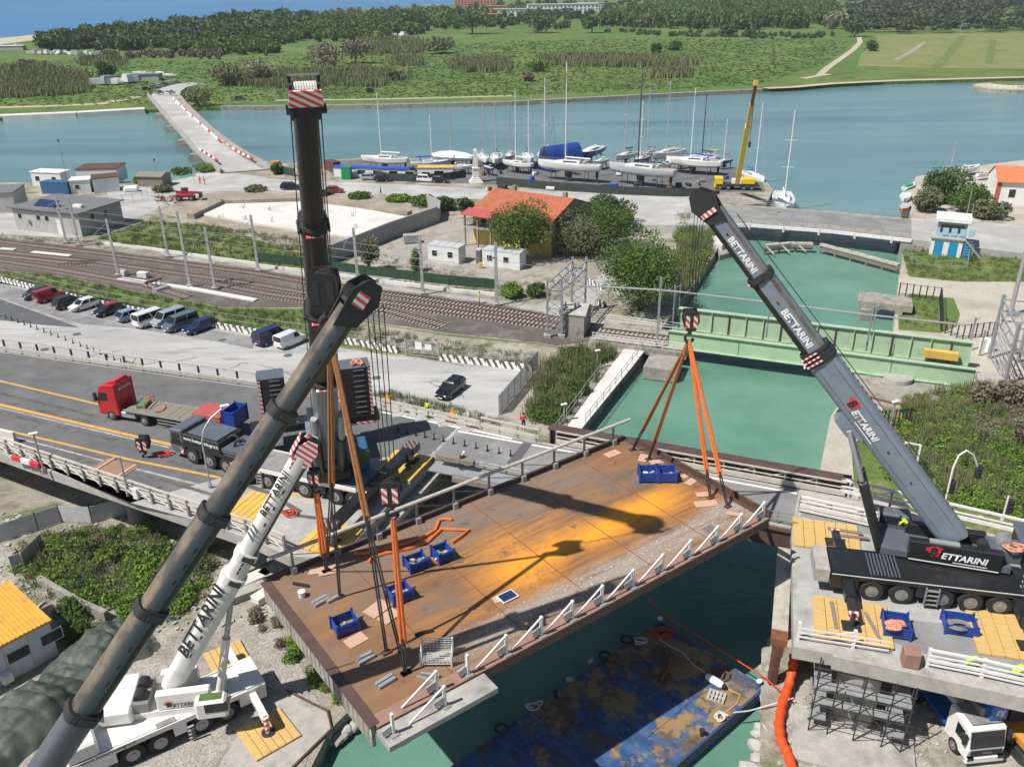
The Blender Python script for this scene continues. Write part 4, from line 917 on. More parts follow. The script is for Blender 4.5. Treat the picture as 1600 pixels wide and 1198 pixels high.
def head(t,tip,d,s_,u,w_,h_,down,nsh=6,mat='black_matte',length=2.0):
 """boom head: two cheek plates with sheaves"""
 for q in(-1,1):
  pr=[(-.9,h_*.55),(length*.55,h_*.75),(length,h_*.25),(length,-h_*.55),(length*.5,-h_*.95),(-.5,-h_*.6)]
  MB().ext(pr,tip+s_*(q*w_/2-.05),d,u,s_*.1).B('head_plate',mat,t,1)
 for k in range(nsh):
  o=(k+.5)/nsh*w_-w_/2;c_=tip+d*(length*.62)+s_*o-u*h_*.35
  MB().tube(c_-s_*.045,c_+s_*.045,.42,18).B('sheave','rope_white' if nsh>5 else 'dark_steel',t,1)
  if nsh<=6:
   c_=tip+d*(length*.4)+s_*o+u*h_*.45;MB().tube(c_-s_*.045,c_+s_*.045,.3,16).B('sheave','dark_steel',t,1)
 MB().bar(tip+d*length*.2-s_*w_*.5+u*h_*.55,tip+d*length*.2+s_*w_*.5+u*h_*.55,.3,.1,up=u).B('head_bar',mat,t,1)
def wheel(t,x_,y_,r_,w_,rimm='rim'):
 o=MB().wheel((x_,y_,r_),r_,w_,n=22).B('wheel','rubber',t,bevel=.05)
 sgn=1 if y_>0 else-1
 MB().tube((x_,y_+sgn*(w_/2-.02),r_),(x_,y_+sgn*(w_/2+.02),r_),r_*.55,18).B('rim',rimm,o);MB().tube((x_,y_+sgn*(w_/2+.02),r_),(x_,y_+sgn*(w_/2+.09),r_),r_*.22,10).B('hub',rimm,o)
def carrier(t,x0,x1,W_,axles,r_,body,deckm,rimm='rim',skirt=None,sc_=1.0):
 MB().b2(x0,x1,-W_*.27,W_*.27,r_*.75,r_*1.75).B('chassis','dark_steel',t)
 MB().b2(x0,x1,-W_/2,W_/2,r_*2.12,r_*2.12+.12).B('deck',deckm,t)
 for s_ in(-1,1):
  MB().b2(x0,x1,s_*W_/2-.06*s_,s_*(W_/2+.02),r_*2.0,r_*2.12+.25).B('side_rail',body,t)
  xs=sorted(axles);gaps=[]
  prev=x0
  for a in xs:gaps.append((prev,a-r_*1.15));prev=a+r_*1.15
  gaps.append((prev,x1))
  for a,b in gaps:
   if b-a>.25:MB().b2(a,b,s_*(W_/2-.5),s_*(W_/2-.01),r_*.95,r_*2.0).B('skirt_panel',skirt or body,t,bevel=.03)
  for a in xs:
   pr=[(a-r_*1.13,r_*1.9),(a-r_*.85,r_*2.12),(a+r_*.85,r_*2.12),(a+r_*1.13,r_*1.9),(a+r_*.8,r_*2.03),(a-r_*.8,r_*2.03)]
   MB().ext(pr,(0,s_*(W_/2)-(.55 if s_>0 else 0),0),(1,0,0),(0,0,1),(0,.55,0)).B('mudguard',body,t)
   wheel(t,a,s_*(W_/2-.24),r_,.5,rimm)
def hook(p_top,label,big=1.0,stripe='redwhite'):
 t=thing('hook_block',label,'hook block',p_top,0)
 for q in(-1,1):MB().ext([(-.42,.1),(.42,.1),(.5,-.5),(.3,-1.15),(-.3,-1.15),(-.5,-.5)],(0,q*.34-.04,0),(1,0,0),(0,0,1),(0,.08,0)).B('cheek_plate','black_paint',t)
 for q in(-.2,0,.2):MB().tube((0,q-.06,-.35),(0,q+.06,-.35),.46,16).B('sheave','dark_steel',t)
 for q in(-1,1):
  for x_ in(-.24,.24):MB().b2(x_-.13,x_+.13,q*.39-.012,q*.39+.012,-.95,-.15).B('warning_plate',stripe,t)
 MB().tube((0,0,-1.15),(0,0,-1.5),.13,10).B('shank','dark_steel',t)
 pts=[(math.cos(a)*.26,0,-1.75+math.sin(a)*.28)for a in[R(100+i*25)for i in range(11)]]
 MB().path(pts,.1,8).B('hook','dark_steel',t,smooth=1)
 t.scale=(big,)*3;return t
def ropes(t,a,b,n_,sp_,s_,r_=.03,name='hoist_rope'):
 for k in range(n_):
  o=s_*((k-(n_-1)/2)*sp_);MB().tube(a+o,b+o*.8,r_,5).B(name,'cable',t,1)
def sling(a,b,c,r_,label,mat,chain_r=.05,cm='dark_steel',strands=2):
 t=thing('lifting_sling',label,'sling',c)
 dv=(b-a).normalized();s_=dv.cross(Vector((0,1,0))).normalized()
 for k in range(strands):o=s_*(k-(strands-1)/2)*r_*1.9;MB().tube(a+o*.4,b+o,r_,8).B('strap',mat,t,1,smooth=1)
 if(c-b).length>.1:
  for k in(-1,1):MB().tube(b+s_*.07*k,c+s_*.05*k,chain_r,6).B('chain',cm,t,1)
  MB().tube(b+dv*-.25,b+dv*.2,r_*1.3,8).B('shackle','dark_steel',t,1)
 MB().box(c+ZV*.06,(.5,.3,.12),DA).B('lifting_lug','rust_red',t,1)
 return t
mLs=mL+Vector((-.1,0,0));mid_tip=up_to(mLs,160);mid_base=G(514,704,10.6)
t=thing('mobile_crane','huge black crane with an upright boom standing on the end of the left viaduct','crane',RV(-5,-7.8,DK),math.atan2(U2.y,U2.x));midc=t
ch=[i for i in range(18)]
DARK=('boom_black',(5,6,7),'boom_rubbed',(10,11),'boom_grey')
d,s_,u,L_=boom(t,mid_base,mid_tip,[(0,.34,1.75,1.85,'boom_grey'),(.34,.56,1.48,1.58,'boom_black'),(.56,.78,1.26,1.36,'boom_black'),(.78,1.0,1.04,1.12,'boom_black')])
head(t,mid_tip,d,s_,u,1.1,.9,None,10,length=1.4)
hp=mid_tip+d*2.05
MB().ext([(-.72,-.05),(.72,-.05),(.64,.85),(-.64,.85)],mid_tip+d*.65-u*.88,s_,d,-u*.06).B('chevron_board','redwhite',t,1)
for q in(-1,1):MB().bar(mid_tip+d*1.6+s_*q*.58-u*.5,mid_tip+d*1.95+s_*q*.58-u*.5,.13).B('head_post','black_matte',t,1)
MB().bar(mid_tip+d*1.95-s_*.62-u*.5,mid_tip+d*1.95+s_*.62-u*.5,.07).B('head_bar','galv',t,1)
MB().bar(mid_tip+d*.45-s_*.82-u*.85,mid_tip+d*.45+s_*.82-u*.85,.36).B('head_axle','black_matte',t,1)
hk_mid=up_to(mLs,428);hk_mid.z-=0
rp=MB()
for k in range(10):
 o=s_*((k-4.5)*.095);MB().tube(mid_tip+d*.4+o-u*.95,hk_mid+o*.8+ZV*.4,.03,5).B('hoist_rope','cable',t,1)
for q in(-1,1):MB().tube(mid_tip+d*.5+s_*q*.62-u*.4,mid_base+d*1+s_*q*1.1-u*.3,.028,5).B('guy_rope','cable',t,1)
f=Vector((d.x,d.y,0)).normalized();sr=Vector((-f.y,f.x,0));sc0=Vector((mid_base.x,mid_base.y,0))+f*0.2
def SB(x0,x1,y0,y1,z0,z1,name,mat,t_=None,c_=None,f_=None,par=None,bev=0.0):
 c_=c_ if c_ is not None else sc0;f_=f_ if f_ is not None else f;r_=Vector((-f_.y,f_.x,0))
 def q(a,b,z):return c_+f_*a+r_*b+ZV*z
 return MB().hexa([q(x0,y0,z0),q(x1,y0,z0),q(x1,y1,z0),q(x0,y1,z0)],[q(x0,y0,z1),q(x1,y0,z1),q(x1,y1,z1),q(x0,y1,z1)]).B(name,mat,par or t_,1,bevel=bev)
SB(-7.2,2.0,-1.4,1.4,9.1,10.0,'slewing_frame','black_paint',t)
SB(-3.0,.6,-1.55,-1.15,9.9,12.0,'boom_bracket','boom_grey',t);SB(-3.0,.6,1.15,1.55,9.9,12.0,'boom_bracket','boom_grey',t)
SB(-6.4,-3.2,-1.3,1.3,10.0,11.6,'engine_housing','black_matte',t,bev=.1)
for q in(-1,1):
 a=sc0+f*1.4+sr*q*.85+ZV*9.4;b=mid_base+d*7.2+sr*q*.95-u*.6
 MB().tube(a,a.lerp(b,.62),.38,14).B('lift_cylinder','black_paint',t,1,smooth=1);MB().tube(a.lerp(b,.6),b,.24,12).B('piston_rod','galv',t,1,smooth=1)
SB(-1.4,.6,1.7,3.0,8.7,10.9,'operator_cab','cabin_blue',t,bev=.12);SB(-1.0,.64,1.66,3.04,9.6,10.6,'cab_window','glass_green',t)
SB(-3.4,-1.6,1.7,2.4,9.0,10.2,'hose_reel','red_paint',t,bev=.2)
MB().tube(sc0+ZV*8.7,sc0+ZV*9.15,1.6,28).B('slewing_ring','dark_steel',t,1)
for k,(px,py,ty,w_)in enumerate([(562,661,575,2.6),(433,668,592,2.2)]):
 p=G(px,py,9.2);hz=topz(p,ty);cw=MB();p.z=0
 def Q(x0,x1,y0,y1,z0,z1,n_,m_,par=None):return SB(x0,x1,y0,y1,z0,z1,n_,m_,t,c_=p,f_=f,par=par)
 nsl=9;hh=(hz-9.2-.8)/nsl
 Q(-2.0,0.2,-w_/2-.08,w_/2+.08,9.2,10.0,'counterweight_base','black_paint')
 for i in range(nsl):
  z0=10.0+i*hh;o=Q(-1.9,.1,-w_/2,w_/2,z0,z0+hh-.03,'counterweight_slab','black_matte')
  MB().bar(p+f*.13+sr*-.15+ZV*(z0+hh*.6),p+f*.13+sr*.75+ZV*(z0+hh*.6),.02,.09).B('stencil_mark','deck_grey',o,1)
 for q in((1,)if k==0 else(-1,)):
  SB(.1,.14,q*w_/2-(.22 if q>0 else 0),q*w_/2+(.22 if q<0 else 0),10.0,hz-.1,'warning_strip','redwhite_y',t,c_=p,f_=f)
 MB().bar(p+f*.24-sr*w_/2+ZV*9.3,p+f*.24+sr*w_/2+ZV*9.3,.05,.2).B('warning_strip','redwhite',t,1)
 SB(-1.9,.1,-w_/2-.02,w_/2+.02,hz,hz+.06,'top_plate','carrier_grey',t,c_=p,f_=f)
 if k==0:
  pp=p+ZV*(hz+.12)-f*.5;pts=[pp+Vector((math.cos(i*.9)*.35+i*.05,math.sin(i*1.3)*.3,.05+.32*math.sin(i*.8)**2))for i in range(14)]
  tag(MB().path(pts,.1,6).B('rope_heap','rope_pink',smooth=1),'salmon rope heap on top of the black counterweight stack','rope')
SB(-8.5,-6.8,-6.0,4.8,9.3,9.9,'ballast_beam','black_paint',t)
axm=[-6.55-3.45+5,-6.55+5,-3.7+5,-2.06+5]
carrier(t,-8.5,4.2,3.0,[-7.2]+axm,.74,'crane_white','deck_grey',skirt='black_matte')
MB().b2(-8.4,3.6,-1.3,1.3,1.69,1.78).B('deck_plate','deck_grey',t);MB().b2(1.4,3.6,-1.45,1.45,1.78,1.9).B('rear_plate','carrier_grey',t);MB().b2(3.4,4.3,-6.0,6.4,1.15,1.75).B('outrigger_beam','black_paint',t,bevel=.04)
MB().b2(1.2,3.3,-1.6,-1.52,1.62,1.95).B('grille','white_paint',t)
for y_ in(-6.1,6.3):
 MB().b2(3.32,4.38,y_-.6,y_+.6,1.1,1.8).B('outrigger_end','blackstripe_wood',t);MB().tube((3.85,y_,.2),(3.85,y_,1.2),.22,12).B('outrigger_leg','galv',t);MB().b2(3.35,4.35,y_-.5,y_+.5,.18,.30).B('outrigger_pad','black_matte',t)
for i in range(5):MB().b2(-5.9,-5.45,-1.72,-1.60,.35+i*.28,.40+i*.28).B('ladder_rung','galv',t)
for x_ in(-5.9,-5.42):MB().b2(x_,x_+.04,-1.73,-1.60,.3,1.7).B('ladder_rail','galv',t)
def ymat(p,a,b,rz,label,mat='mat_yellow',n_=6,hh=.18,cat='crane mat'):
 t=thing('crane_mat',label,cat,p,rz)
 for i in range(n_):
  x_=-a/2+a/n_*i;MB().b2(x_+.015,x_+a/n_-.015,-b/2,b/2,0,hh).B('plank',mat,t,bevel=.02)
 return t
ra=math.atan2(U2.y,U2.x)
ymat(RV(-1.6,-2.3,DK+.01),3.6,4.2,ra,'yellow crane mat under the far outrigger at the viaduct end')
ymat(RV(-1.6,-13.4,DK+.01),3.4,3.6,ra,'yellow crane mat under the near outrigger at the viaduct end')
ymat(G(395,795,DK+.01),3.2,4.0,ra,'yellow crane mat at the viaduct railing behind the long dark boom')
lb_tip=up_to(Lp[3],478);lb_base=G(-128,1500,3.6)
fdir=(lb_tip-lb_base).normalized()
tipc=ray_at(548,482,lb_tip)
t=thing('mobile_crane','long dark telescopic crane boom rising from the lower left corner','crane',Vector((lb_base.x,lb_base.y,GND)),math.atan2(fdir.y,fdir.x));lcr=t
RUB=('boom_black',(1,2,3,4,5),'boom_rubbed',(0,17),'boom_blue')
d,s_,u,L_=boom(t,lb_base,tipc,[(0,.408,1.26,1.36,'boom_blue'),(.408,.565,1.14,1.23,RUB),(.565,.707,1.04,1.13,RUB),(.707,.857,.95,1.04,RUB),(.857,1.0,.87,.96,RUB)])
head(t,tipc,d,s_,u,.95,.8,None,5,length=1.5)
for q in(-1,1):MB().ext([(-.3,-.25),(.35,-.25),(.35,.3),(-.3,.3)],tipc+d*.55+s_*q*.55,d,u,s_*.02).B('warning_plate','redwhite',t,1)
hk_l=up_to(Lp[3],752)
ropes(t,lb_tip,hk_l,4,.24,Vector((d.x,d.y,0)).normalized(),.024)
for(a_,b_)in((.41,.47),(.565,.5)):
 p=lb_base+d*L_*a_-s_*1.0;MB().bar(p+u*.3,lb_base+d*L_*(a_+.14)-s_*.85+u*.3,.07).B('hand_rail','black_matte',t,1)
MB().bar(lb_base+d*5.2+u*1.0-s_*.3,lb_base+d*5.2+u*1.2+s_*.4,.3,.5,up=d).B('bracket','carrier_grey',t,1)
carrier(t,-9,5,3.0,[-8,-6.2,-3,-1.3,3.2],.74,'black_paint','deck_grey');MB().b2(-6,1.0,-1.4,1.4,1.7,2.3).B('slewing_frame','black_paint',t);MB().b2(-7,-5,-2.2,2.2,2.3,3.8).B('counterweight_slab','black_matte',t)
w_tip=up_to(Lp[0],690);wa=[G(207,1176,GND+.74),G(250,1157,GND+.74),G(314,1128,GND+.74),G(354,1111,GND+.74)]
wd=(wa[3]-wa[0]);wrz=math.atan2(wd.y,wd.x);wx=Vector((math.cos(wrz),math.sin(wrz),0));wn=Vector((-wx.y,wx.x,0))
wroot=wa[0]+wn*1.25;wroot.z=GND
t=thing('mobile_crane','white mobile crane with black lettering on its boom on the gravel at lower left','crane',wroot,wrz);wcr=t
ax=[(p-wa[0]).dot(wx)for p in wa]
carrier(t,-3.4,ax[3]+2.6,2.9,ax,.74,'crane_white','crane_white')
MB().b2(-3.3,ax[3]+2.5,-1.2,1.2,1.69,1.76).B('deck_plate','crane_white',t)
sc1=wroot+wx*4.1+ZV*0;sc1.z=0
wf=Vector((w_tip.x-sc1.x,w_tip.y-sc1.y,0)).normalized()
w_base=sc1-wf*1.0+ZV*(GND+3.1)
tipc=w_tip-(w_tip-w_base).normalized()*.9
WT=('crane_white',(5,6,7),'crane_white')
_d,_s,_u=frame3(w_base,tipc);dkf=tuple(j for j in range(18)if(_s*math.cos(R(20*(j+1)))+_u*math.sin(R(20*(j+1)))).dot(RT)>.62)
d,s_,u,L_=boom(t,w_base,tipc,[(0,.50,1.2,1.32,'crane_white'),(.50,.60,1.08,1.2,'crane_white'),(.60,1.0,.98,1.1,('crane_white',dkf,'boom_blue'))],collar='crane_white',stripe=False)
head(t,tipc,d,s_,u,.85,.7,None,3,mat='redwhite',length=1.1)
MB().ext([(-.5,-.6),(.5,-.6),(.5,.7),(-.5,.7)],tipc+d*.3+u*.62,s_,d,u*.04).B('chevron_board','redwhite',t,1)
hk_w=up_to(Lp[0],735);ropes(t,tipc+d*.8,hk_w,2,.2,s_)
MB().tube(mid_base,mid_base+ZV*.01,.01,4)
def SBw(*a,**k):return SB(*a,t_=wcr,c_=sc1,f_=wf,**k)
SBw(-3.4,2.0,-1.25,1.25,GND+1.75,GND+2.2,'slewing_frame','crane_white')
SBw(-1.8,1.4,-1.2,-.65,GND+2.2,GND+3.4,'boom_bracket','crane_white',bev=.06);SBw(-1.8,.4,.65,1.2,GND+2.2,GND+3.4,'boom_bracket','crane_white',bev=.06)
SBw(-5.2,-3.2,-1.7,1.7,GND+1.9,GND+2.9,'counterweight_slab','crane_white',bev=.12);SBw(-3.3,-2.3,-1.2,1.2,GND+2.2,GND+2.9,'winch_frame','deck_grey')
for q in(-.5,.5):MB().tube(sc1-wf*2.8+Vector((-wf.y,wf.x,0))*(q-.4)+ZV*(GND+3.0),sc1-wf*2.8+Vector((-wf.y,wf.x,0))*(q+.3)+ZV*(GND+3.0),.38,16).B('winch_drum','cable',t,1)
a=sc1+wf*1.7+ZV*(GND+2.1);b=w_base+d*(L_*.40)-u*.6;MB().tube(a,a.lerp(b,.6),.26,14).B('lift_cylinder','crane_white',t,1,smooth=1);MB().tube(a.lerp(b,.58),b,.17,12).B('piston_rod','galv',t,1,smooth=1)
cab=SBw(.6,2.5,-2.2,-1.28,GND+1.9,GND+3.3,'operator_cab','crane_white',bev=.15);SBw(1.2,2.53,-2.23,-1.25,GND+2.5,GND+3.15,'cab_window','glass');SBw(.9,2.2,-2.0,-1.45,GND+3.3,GND+3.34,'roof_window','glass_green')
MB().b2(ax[3]+1.4,ax[3]+2.6,-1.4,1.4,1.76,1.95).B('rear_plate','crane_white',t);MB().b2(-3.4,-1.6,-1.4,1.4,1.76,2.9).B('driving_cab','crane_white',t,bevel=.15);MB().b2(-3.43,-3.2,-1.2,1.2,2.1,2.7).B('windscreen','glass',t)
for xx,y_ in((ax[3]+1.7,-3.9),(ax[3]+1.7,3.9),(-.9,3.9)):
 sgn=1 if y_>0 else-1
 MB().bar((xx,sgn*1.2,1.35),(xx,y_,1.25),.42,.42).B('outrigger_beam','crane_white',t);MB().tube((xx,y_,.25),(xx,y_,1.5),.16,12).B('outrigger_leg','redwhite_y',t);MB().tube((xx,y_,.18),(xx,y_,.3),.42,16).B('outrigger_pad','dark_steel',t)
for i in range(4):MB().b2(3.2,3.6,-1.75,-1.6,.3+i*.3,.34+i*.3).B('ladder_rung','galv',t)
for i,x_ in enumerate((1.6,5.0)):MB().b2(x_,x_+1.1,-1.35,-.9,1.76,1.84).B('tool_tray','deck_grey',t)
def on_boom(base,dd,ss,uu,t_along,off_s,off_u):return base+dd*t_along+ss*off_s+uu*off_u
def facing(p,dd):v=Vector((0,0,CAMZ))-p;v-=dd*v.dot(dd);return v.normalized()
wn_=facing(w_base+d*L_*.45,d);wn_=(wn_+u*.55).normalized();wa_=wn_.cross(d).normalized()
text('BETTARINI',1.15,'text_black',t,mtx(w_base+d*L_*.31+wn_*.745,d,wa_),bold=.03)
text('BETTARINI',.66,'text_black',t,mtx(w_base+d*L_*.85+wn_*.635,d,wa_),bold=.02)
for i in range(3):MB().ext([(-.3,0),(.3,.25),(.3,.37),(-.3,.12)],w_base+d*(L_*.665+i*.3)+wn_*.633,wa_,d,wn_*.01).B('stripe_mark','boom_blue',t,1)
rw=Vector((-wf.y,wf.x,0))
def logo(t_,o,ax_,ay_,sz,word='ETTARINI',col='text_white',sub=True):
 n_=Vector(ax_).normalized().cross(Vector(ay_)).normalized();ax_=Vector(ax_).normalized();ay_=Vector(ay_).normalized()
 bull=[(-.75,.55),(-.45,.62),(-.2,.78),(.1,.72),(.35,.85),(.75,.62),(1.0,.72),(1.15,.55),(.85,.42),(.95,.1),(.7,-.1),(.75,-.45),(.45,-.62),(.3,-.35),(.05,-.6),(-.25,-.62),(-.35,-.25),(-.6,-.05),(-.95,.15),(-1.0,.45)]
 MB().ext([(a*sz*.62,b*sz*.72)for a,b in bull],o+n_*.012,ax_,ay_,n_*.006).B('bull_emblem','logo_red',t_,1)
 text('B',sz*1.05,'text_black',t_,mtx(o+n_*.024,ax_,ay_),bold=.05,shear=.15)
 text(word,sz*.82,col,t_,mtx(o+n_*.024+ax_*sz*.62-ay_*sz*.25,ax_,ay_),bold=.035,shear=.2,align='LEFT')
 if sub:MB().ext([(sz*1.6,-.72*sz),(sz*4.2,-.72*sz),(sz*4.2,-.80*sz),(sz*1.6,-.80*sz)],o+n_*.012,ax_,ay_,n_*.006).B('underline',col,t_,1)
sw=sc1+wf*.55-rw*1.262+ZV*(GND+2.6)
logo(t,sc1-wf*1.1-rw*1.235+ZV*(GND+2.62),wf,ZV,.42,col='text_black')
text('www.bettarinidogru.it',.34,'text_black',t,mtx(wroot+wx*-1.2-wn*1.49+ZV*1.72,wx,ZV),bold=.01)
ymat(wroot+wx*(ax[3]+1.7)-wn*3.9+ZV*.03,3.0,3.0,wrz+.1,'pale yellow crane mat under the white outrigger foot','mat_tan');ymat(wroot+wx*(ax[3]+1.7)+wn*3.9+ZV*.03,2.6,3.2,wrz,'tan crane mat behind the cab of the white crane','mat_tan')
rtip=up_to(mR,306);wr=[G(1361,920,DK+.74),G(1407,925,DK+.74),G(1470,932,DK+.74),G(1515,938,DK+.74)]
rx=(wr[3]-wr[0]).normalized();rx.z=0;rn=Vector((-rx.y,rx.x,0));rroot=wr[0]+rn*1.25;rroot.z=DK;rrz=math.atan2(rx.y,rx.x)
t=thing('mobile_crane','grey boomed mobile crane with red bull emblem on the right abutment deck','crane',rroot,rrz);rcr=t
ax=[(p-wr[0]).dot(rx)for p in wr]
carrier(t,-2.6,ax[3]+3,3.0,ax+[ax[3]+1.7],.74,'black_paint','black_paint')
MB().b2(-2.5,1.2,-1.35,1.35,1.70,1.84).B('rear_plate','black_paint',t)
for i in range(9):MB().b2(-.2+i*.22,-.12+i*.22,-1.2,1.2,1.84,1.88).B('tread_rib','carrier_grey',t)
MB().b2(-2.6,ax[3]+3,-1.535,-1.52,1.78,1.84).B('white_line','text_white',t)
r_base=G(1490,838,10.2)
rf=Vector((rtip.x-r_base.x,rtip.y-r_base.y,0)).normalized();rs=Vector((-rf.y,rf.x,0))
tipc=rtip-(rtip-r_base).normalized()*1.2
GR=('boom_grey',(16,17,0),'boom_black')
RB=('boom_black',(4,5,8),'boom_grey',(6,7),'boom_rubbed')  # sunlight and shade painted in: top faces grey, underside black
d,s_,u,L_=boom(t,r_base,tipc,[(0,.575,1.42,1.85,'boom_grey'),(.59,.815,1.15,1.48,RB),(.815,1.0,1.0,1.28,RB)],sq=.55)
for k in range(3):
 p=r_base+d*L_*(.572+.011*k);MB().loft([ring(p-d*.12,s_,u,1.7-.05*k,2.12-.06*k),ring(p+d*.12,s_,u,1.7-.05*k,2.12-.06*k)]).B('collar','black_matte',t,1)
 MB().bar(p+s_*-.9-u*.9,p+s_*-.9+u*.2,.04,.1,up=d).B('warning_strip','redwhite',t,1)
cs=-s_ if(-s_).dot(Vector((0,-1,0)))>0 else s_
camside=cs
for off in(.55,-.45):MB().bar(r_base+d*L_*.04+camside*.70+u*off,r_base+d*L_*.55+camside*.70+u*off,.03,.05,up=u).B('seam','carrier_grey',t,1)
for i in range(26):p=r_base+d*(L_*(.06+.48*i/26))+u*.92;MB().bar(p+s_*.25,p+s_*.58,.05,.05).B('step_bar','dark_steel',t,1)
head(t,tipc,d,s_,u,1.05,.95,None,4,length=1.6)
MB().bar(tipc+d*.1-s_*.65+u*.4,tipc+d*.1-s_*.65-u*.6,.04,.3,up=d).B('warning_plate','redwhite',t,1)
hk_r=up_to(mR,487);ropes(t,rtip,hk_r,4,.2,Vector((1,0,0)),.022)
MB().tube(tipc-d*1+u*1.1,r_base+d*3+u*1.3,.03,5).B('guy_rope','cable',t,1)
bx_=-d if(d.cross(u)).dot(camside)<0 else d
def side_m(along,up_,off):return mtx(r_base+d*(L_*along)+camside*off+u*up_,-d,-d.cross(camside)if False else camside.cross(-d))
m1=side_m(.43,.15,.725)
ayb=camside.cross(-d).normalized()
logo(t,r_base+d*(L_*.44)+camside*.715,-d,ayb,.72)
text('BETTARINI',.56,'text_white',t,mtx(r_base+d*(L_*.88)+camside*.515,-d,ayb),bold=.035)
text('BETTARINI',.62,'text_white',t,mtx(r_base+d*(L_*.665)+camside*.59,-d,ayb),bold=.035)
for q in(-.72,.72):
 a=r_base+rf*4.2+rs*q-ZV*2.0;b=r_base+d*(L_*.385)+rs*q*1.2-u*1.15
 MB().tube(a,a.lerp(b,.62),.28,14).B('lift_cylinder','black_paint',t,1,smooth=1);MB().tube(a.lerp(b,.6),b,.17,12).B('piston_rod','galv',t,1,smooth=1)
 MB().tube(a.lerp(b,.60),a.lerp(b,.615),.28,14).B('ring','text_white',t,1)
MB().ext([(-1.3,-.7),(1.3,-.7),(.9,-1.6),(-.4,-1.6)],r_base+d*(L_*.385)-s_*.55,d,u,s_*1.1).B('cylinder_bracket','boom_grey',t,1)
scr=Vector((r_base.x,r_base.y,0))+rf*2.2
def SBr(*a,**k):return SB(*a,t_=rcr,c_=scr,f_=rf,**k)
near=1 if rs.dot(Vector((0,-1,0)))>0 else-1
def ys(a,b):return(a*near,b*near)if near>0 else(b*near,a*near)
SBr(-5.6,2.2,-1.3,1.3,DK+1.85,DK+2.3,'slewing_frame','carrier_grey')
y0,y1=ys(.85,1.45);SBr(-5.0,.6,y0,y1,DK+1.9,DK+3.3,'side_housing','black_paint',bev=.06)
SBr(-2.4,-.6,*ys(.95,1.35),DK+3.3,DK+3.42,'cover_plate','galv')
y0,y1=ys(-1.5,-.9);SBr(-4.4,.4,y0,y1,DK+1.9,DK+3.1,'side_housing','black_paint',bev=.06)
lo=scr+rs*near*1.455+ZV*(DK+2.62)
logo(t,lo+rf*-.9+ZV*.1,-rf,ZV,.78)
MB().bar(scr+rs*near*1.46+rf*.5+ZV*(DK+1.92),scr+rs*near*1.46-rf*4.9+ZV*(DK+1.92),.02,.07).B('white_line','text_white',t,1)
SBr(-6.2,-4.2,-.8,.8,DK+2.3,DK+3.2,'winch_frame','carrier_grey',bev=.05)
MB().tube(scr-rf*5.2-rs*.55+ZV*(DK+3.3),scr-rf*5.2+rs*.55+ZV*(DK+3.3),.5,20).B('winch_drum','grey_steel',t,1)
MB().tube(scr-rf*3.9+rs*.2*near+ZV*(DK+3.2),scr-rf*3.9+rs*.8*near+ZV*(DK+3.2),.36,16).B('winch_drum','dark_steel',t,1)
for k in range(5):SBr(-8.2+.0,-6.4,*ys(1.2,3.2),DK+.9+k*.42,DK+1.29+k*.42,'counterweight_slab','black_matte',bev=.03)
SBr(-8.2,-6.4,*ys(-3.0,1.1),DK+1.9,DK+2.9,'counterweight_slab','black_matte',bev=.08)
SBr(-8.3,-6.3,*ys(-3.2,3.3),DK+3.0,DK+3.12,'counterweight_cap','carrier_grey')
for k in range(4):
 for j in range(5):MB().bar(scr-rf*(6.38)+rs*near*(1.35+.5*k)+ZV*(DK+1.1+j*.42),scr-rf*6.38+rs*near*(1.5+.5*k)+ZV*(DK+1.1+j*.42),.02,.1).B('stencil_mark','text_white',t,1)
SBr(.2,2.2,*ys(-2.6,-1.5),DK+1.9,DK+3.3,'operator_cab','carrier_grey',bev=.15);SBr(.6,2.24,*ys(-2.63,-1.47),DK+2.5,DK+3.1,'cab_window','glass')
for xx,y_,lab in((-1.6,-4.6,0),(-1.6,4.4,1),(ax[3]+2.6,-4.4,2)):
 sgn=1 if y_>0 else-1
 MB().bar((xx,sgn*.9,1.3),(xx,y_*.7,1.2),.62,.55).B('outrigger_box','black_paint',t);MB().bar((xx,y_*.6,1.18),(xx,y_,1.12),.45,.42).B('outrigger_beam','black_matte',t)
 MB().b2(xx-.3,xx+.3,y_-.08,y_+.08,.85,1.35).B('warning_plate','redwhite',t);MB().tube((xx,y_,.22),(xx,y_,1.3),.17,12).B('outrigger_leg','dark_steel',t);MB().b2(xx-.55,xx+.55,y_-.45,y_+.45,.2,.30).B('outrigger_pad','black_matte',t)
for x_ in(3.2,):
 for i in range(4):MB().b2(x_,x_+.7,-1.75,-1.55,.35+i*.35,.40+i*.35).B('step','deck_grey',t)
 for q in(-.05,.72):MB().b2(x_+q,x_+q+.06,-1.76,-1.54,.3,1.6).B('step_side','deck_grey',t)
MB().b2(-3.6,-2.7,-1.4,1.3,1.0,1.95).B('concrete_block','concrete',t)
ymat(G(1330,972,DK+.01),4.6,4.0,rrz-.05,'yellow crane mat under the near left outrigger of the grey crane','mat_tan');ymat(G(1580,995,DK+.01),4.6,4.2,rrz-.05,'yellow crane mat at the right edge in front of the counterweight','mat_tan');ymat(G(1290,838,DK+.01),4.6,3.6,rrz-.05,'yellow crane mat behind the concrete block at the abutment corner','mat_tan')
hook(hk_mid,'large black hook block in front of the upright black boom',1.4,'black_matte');hook(hk_l,'striped hook block hanging from the long dark boom above the span railing',1.0);hook(hk_w,'small striped hook block hanging from the white crane',.75);hook(hk_r,'black hook block hanging above the canal from the grey crane',1.05)
hb=hk_mid-ZV*2.9;j1=Vector((G(519,758,14)).to_tuple())
def at_line(xy_a,a,xy_b):return a
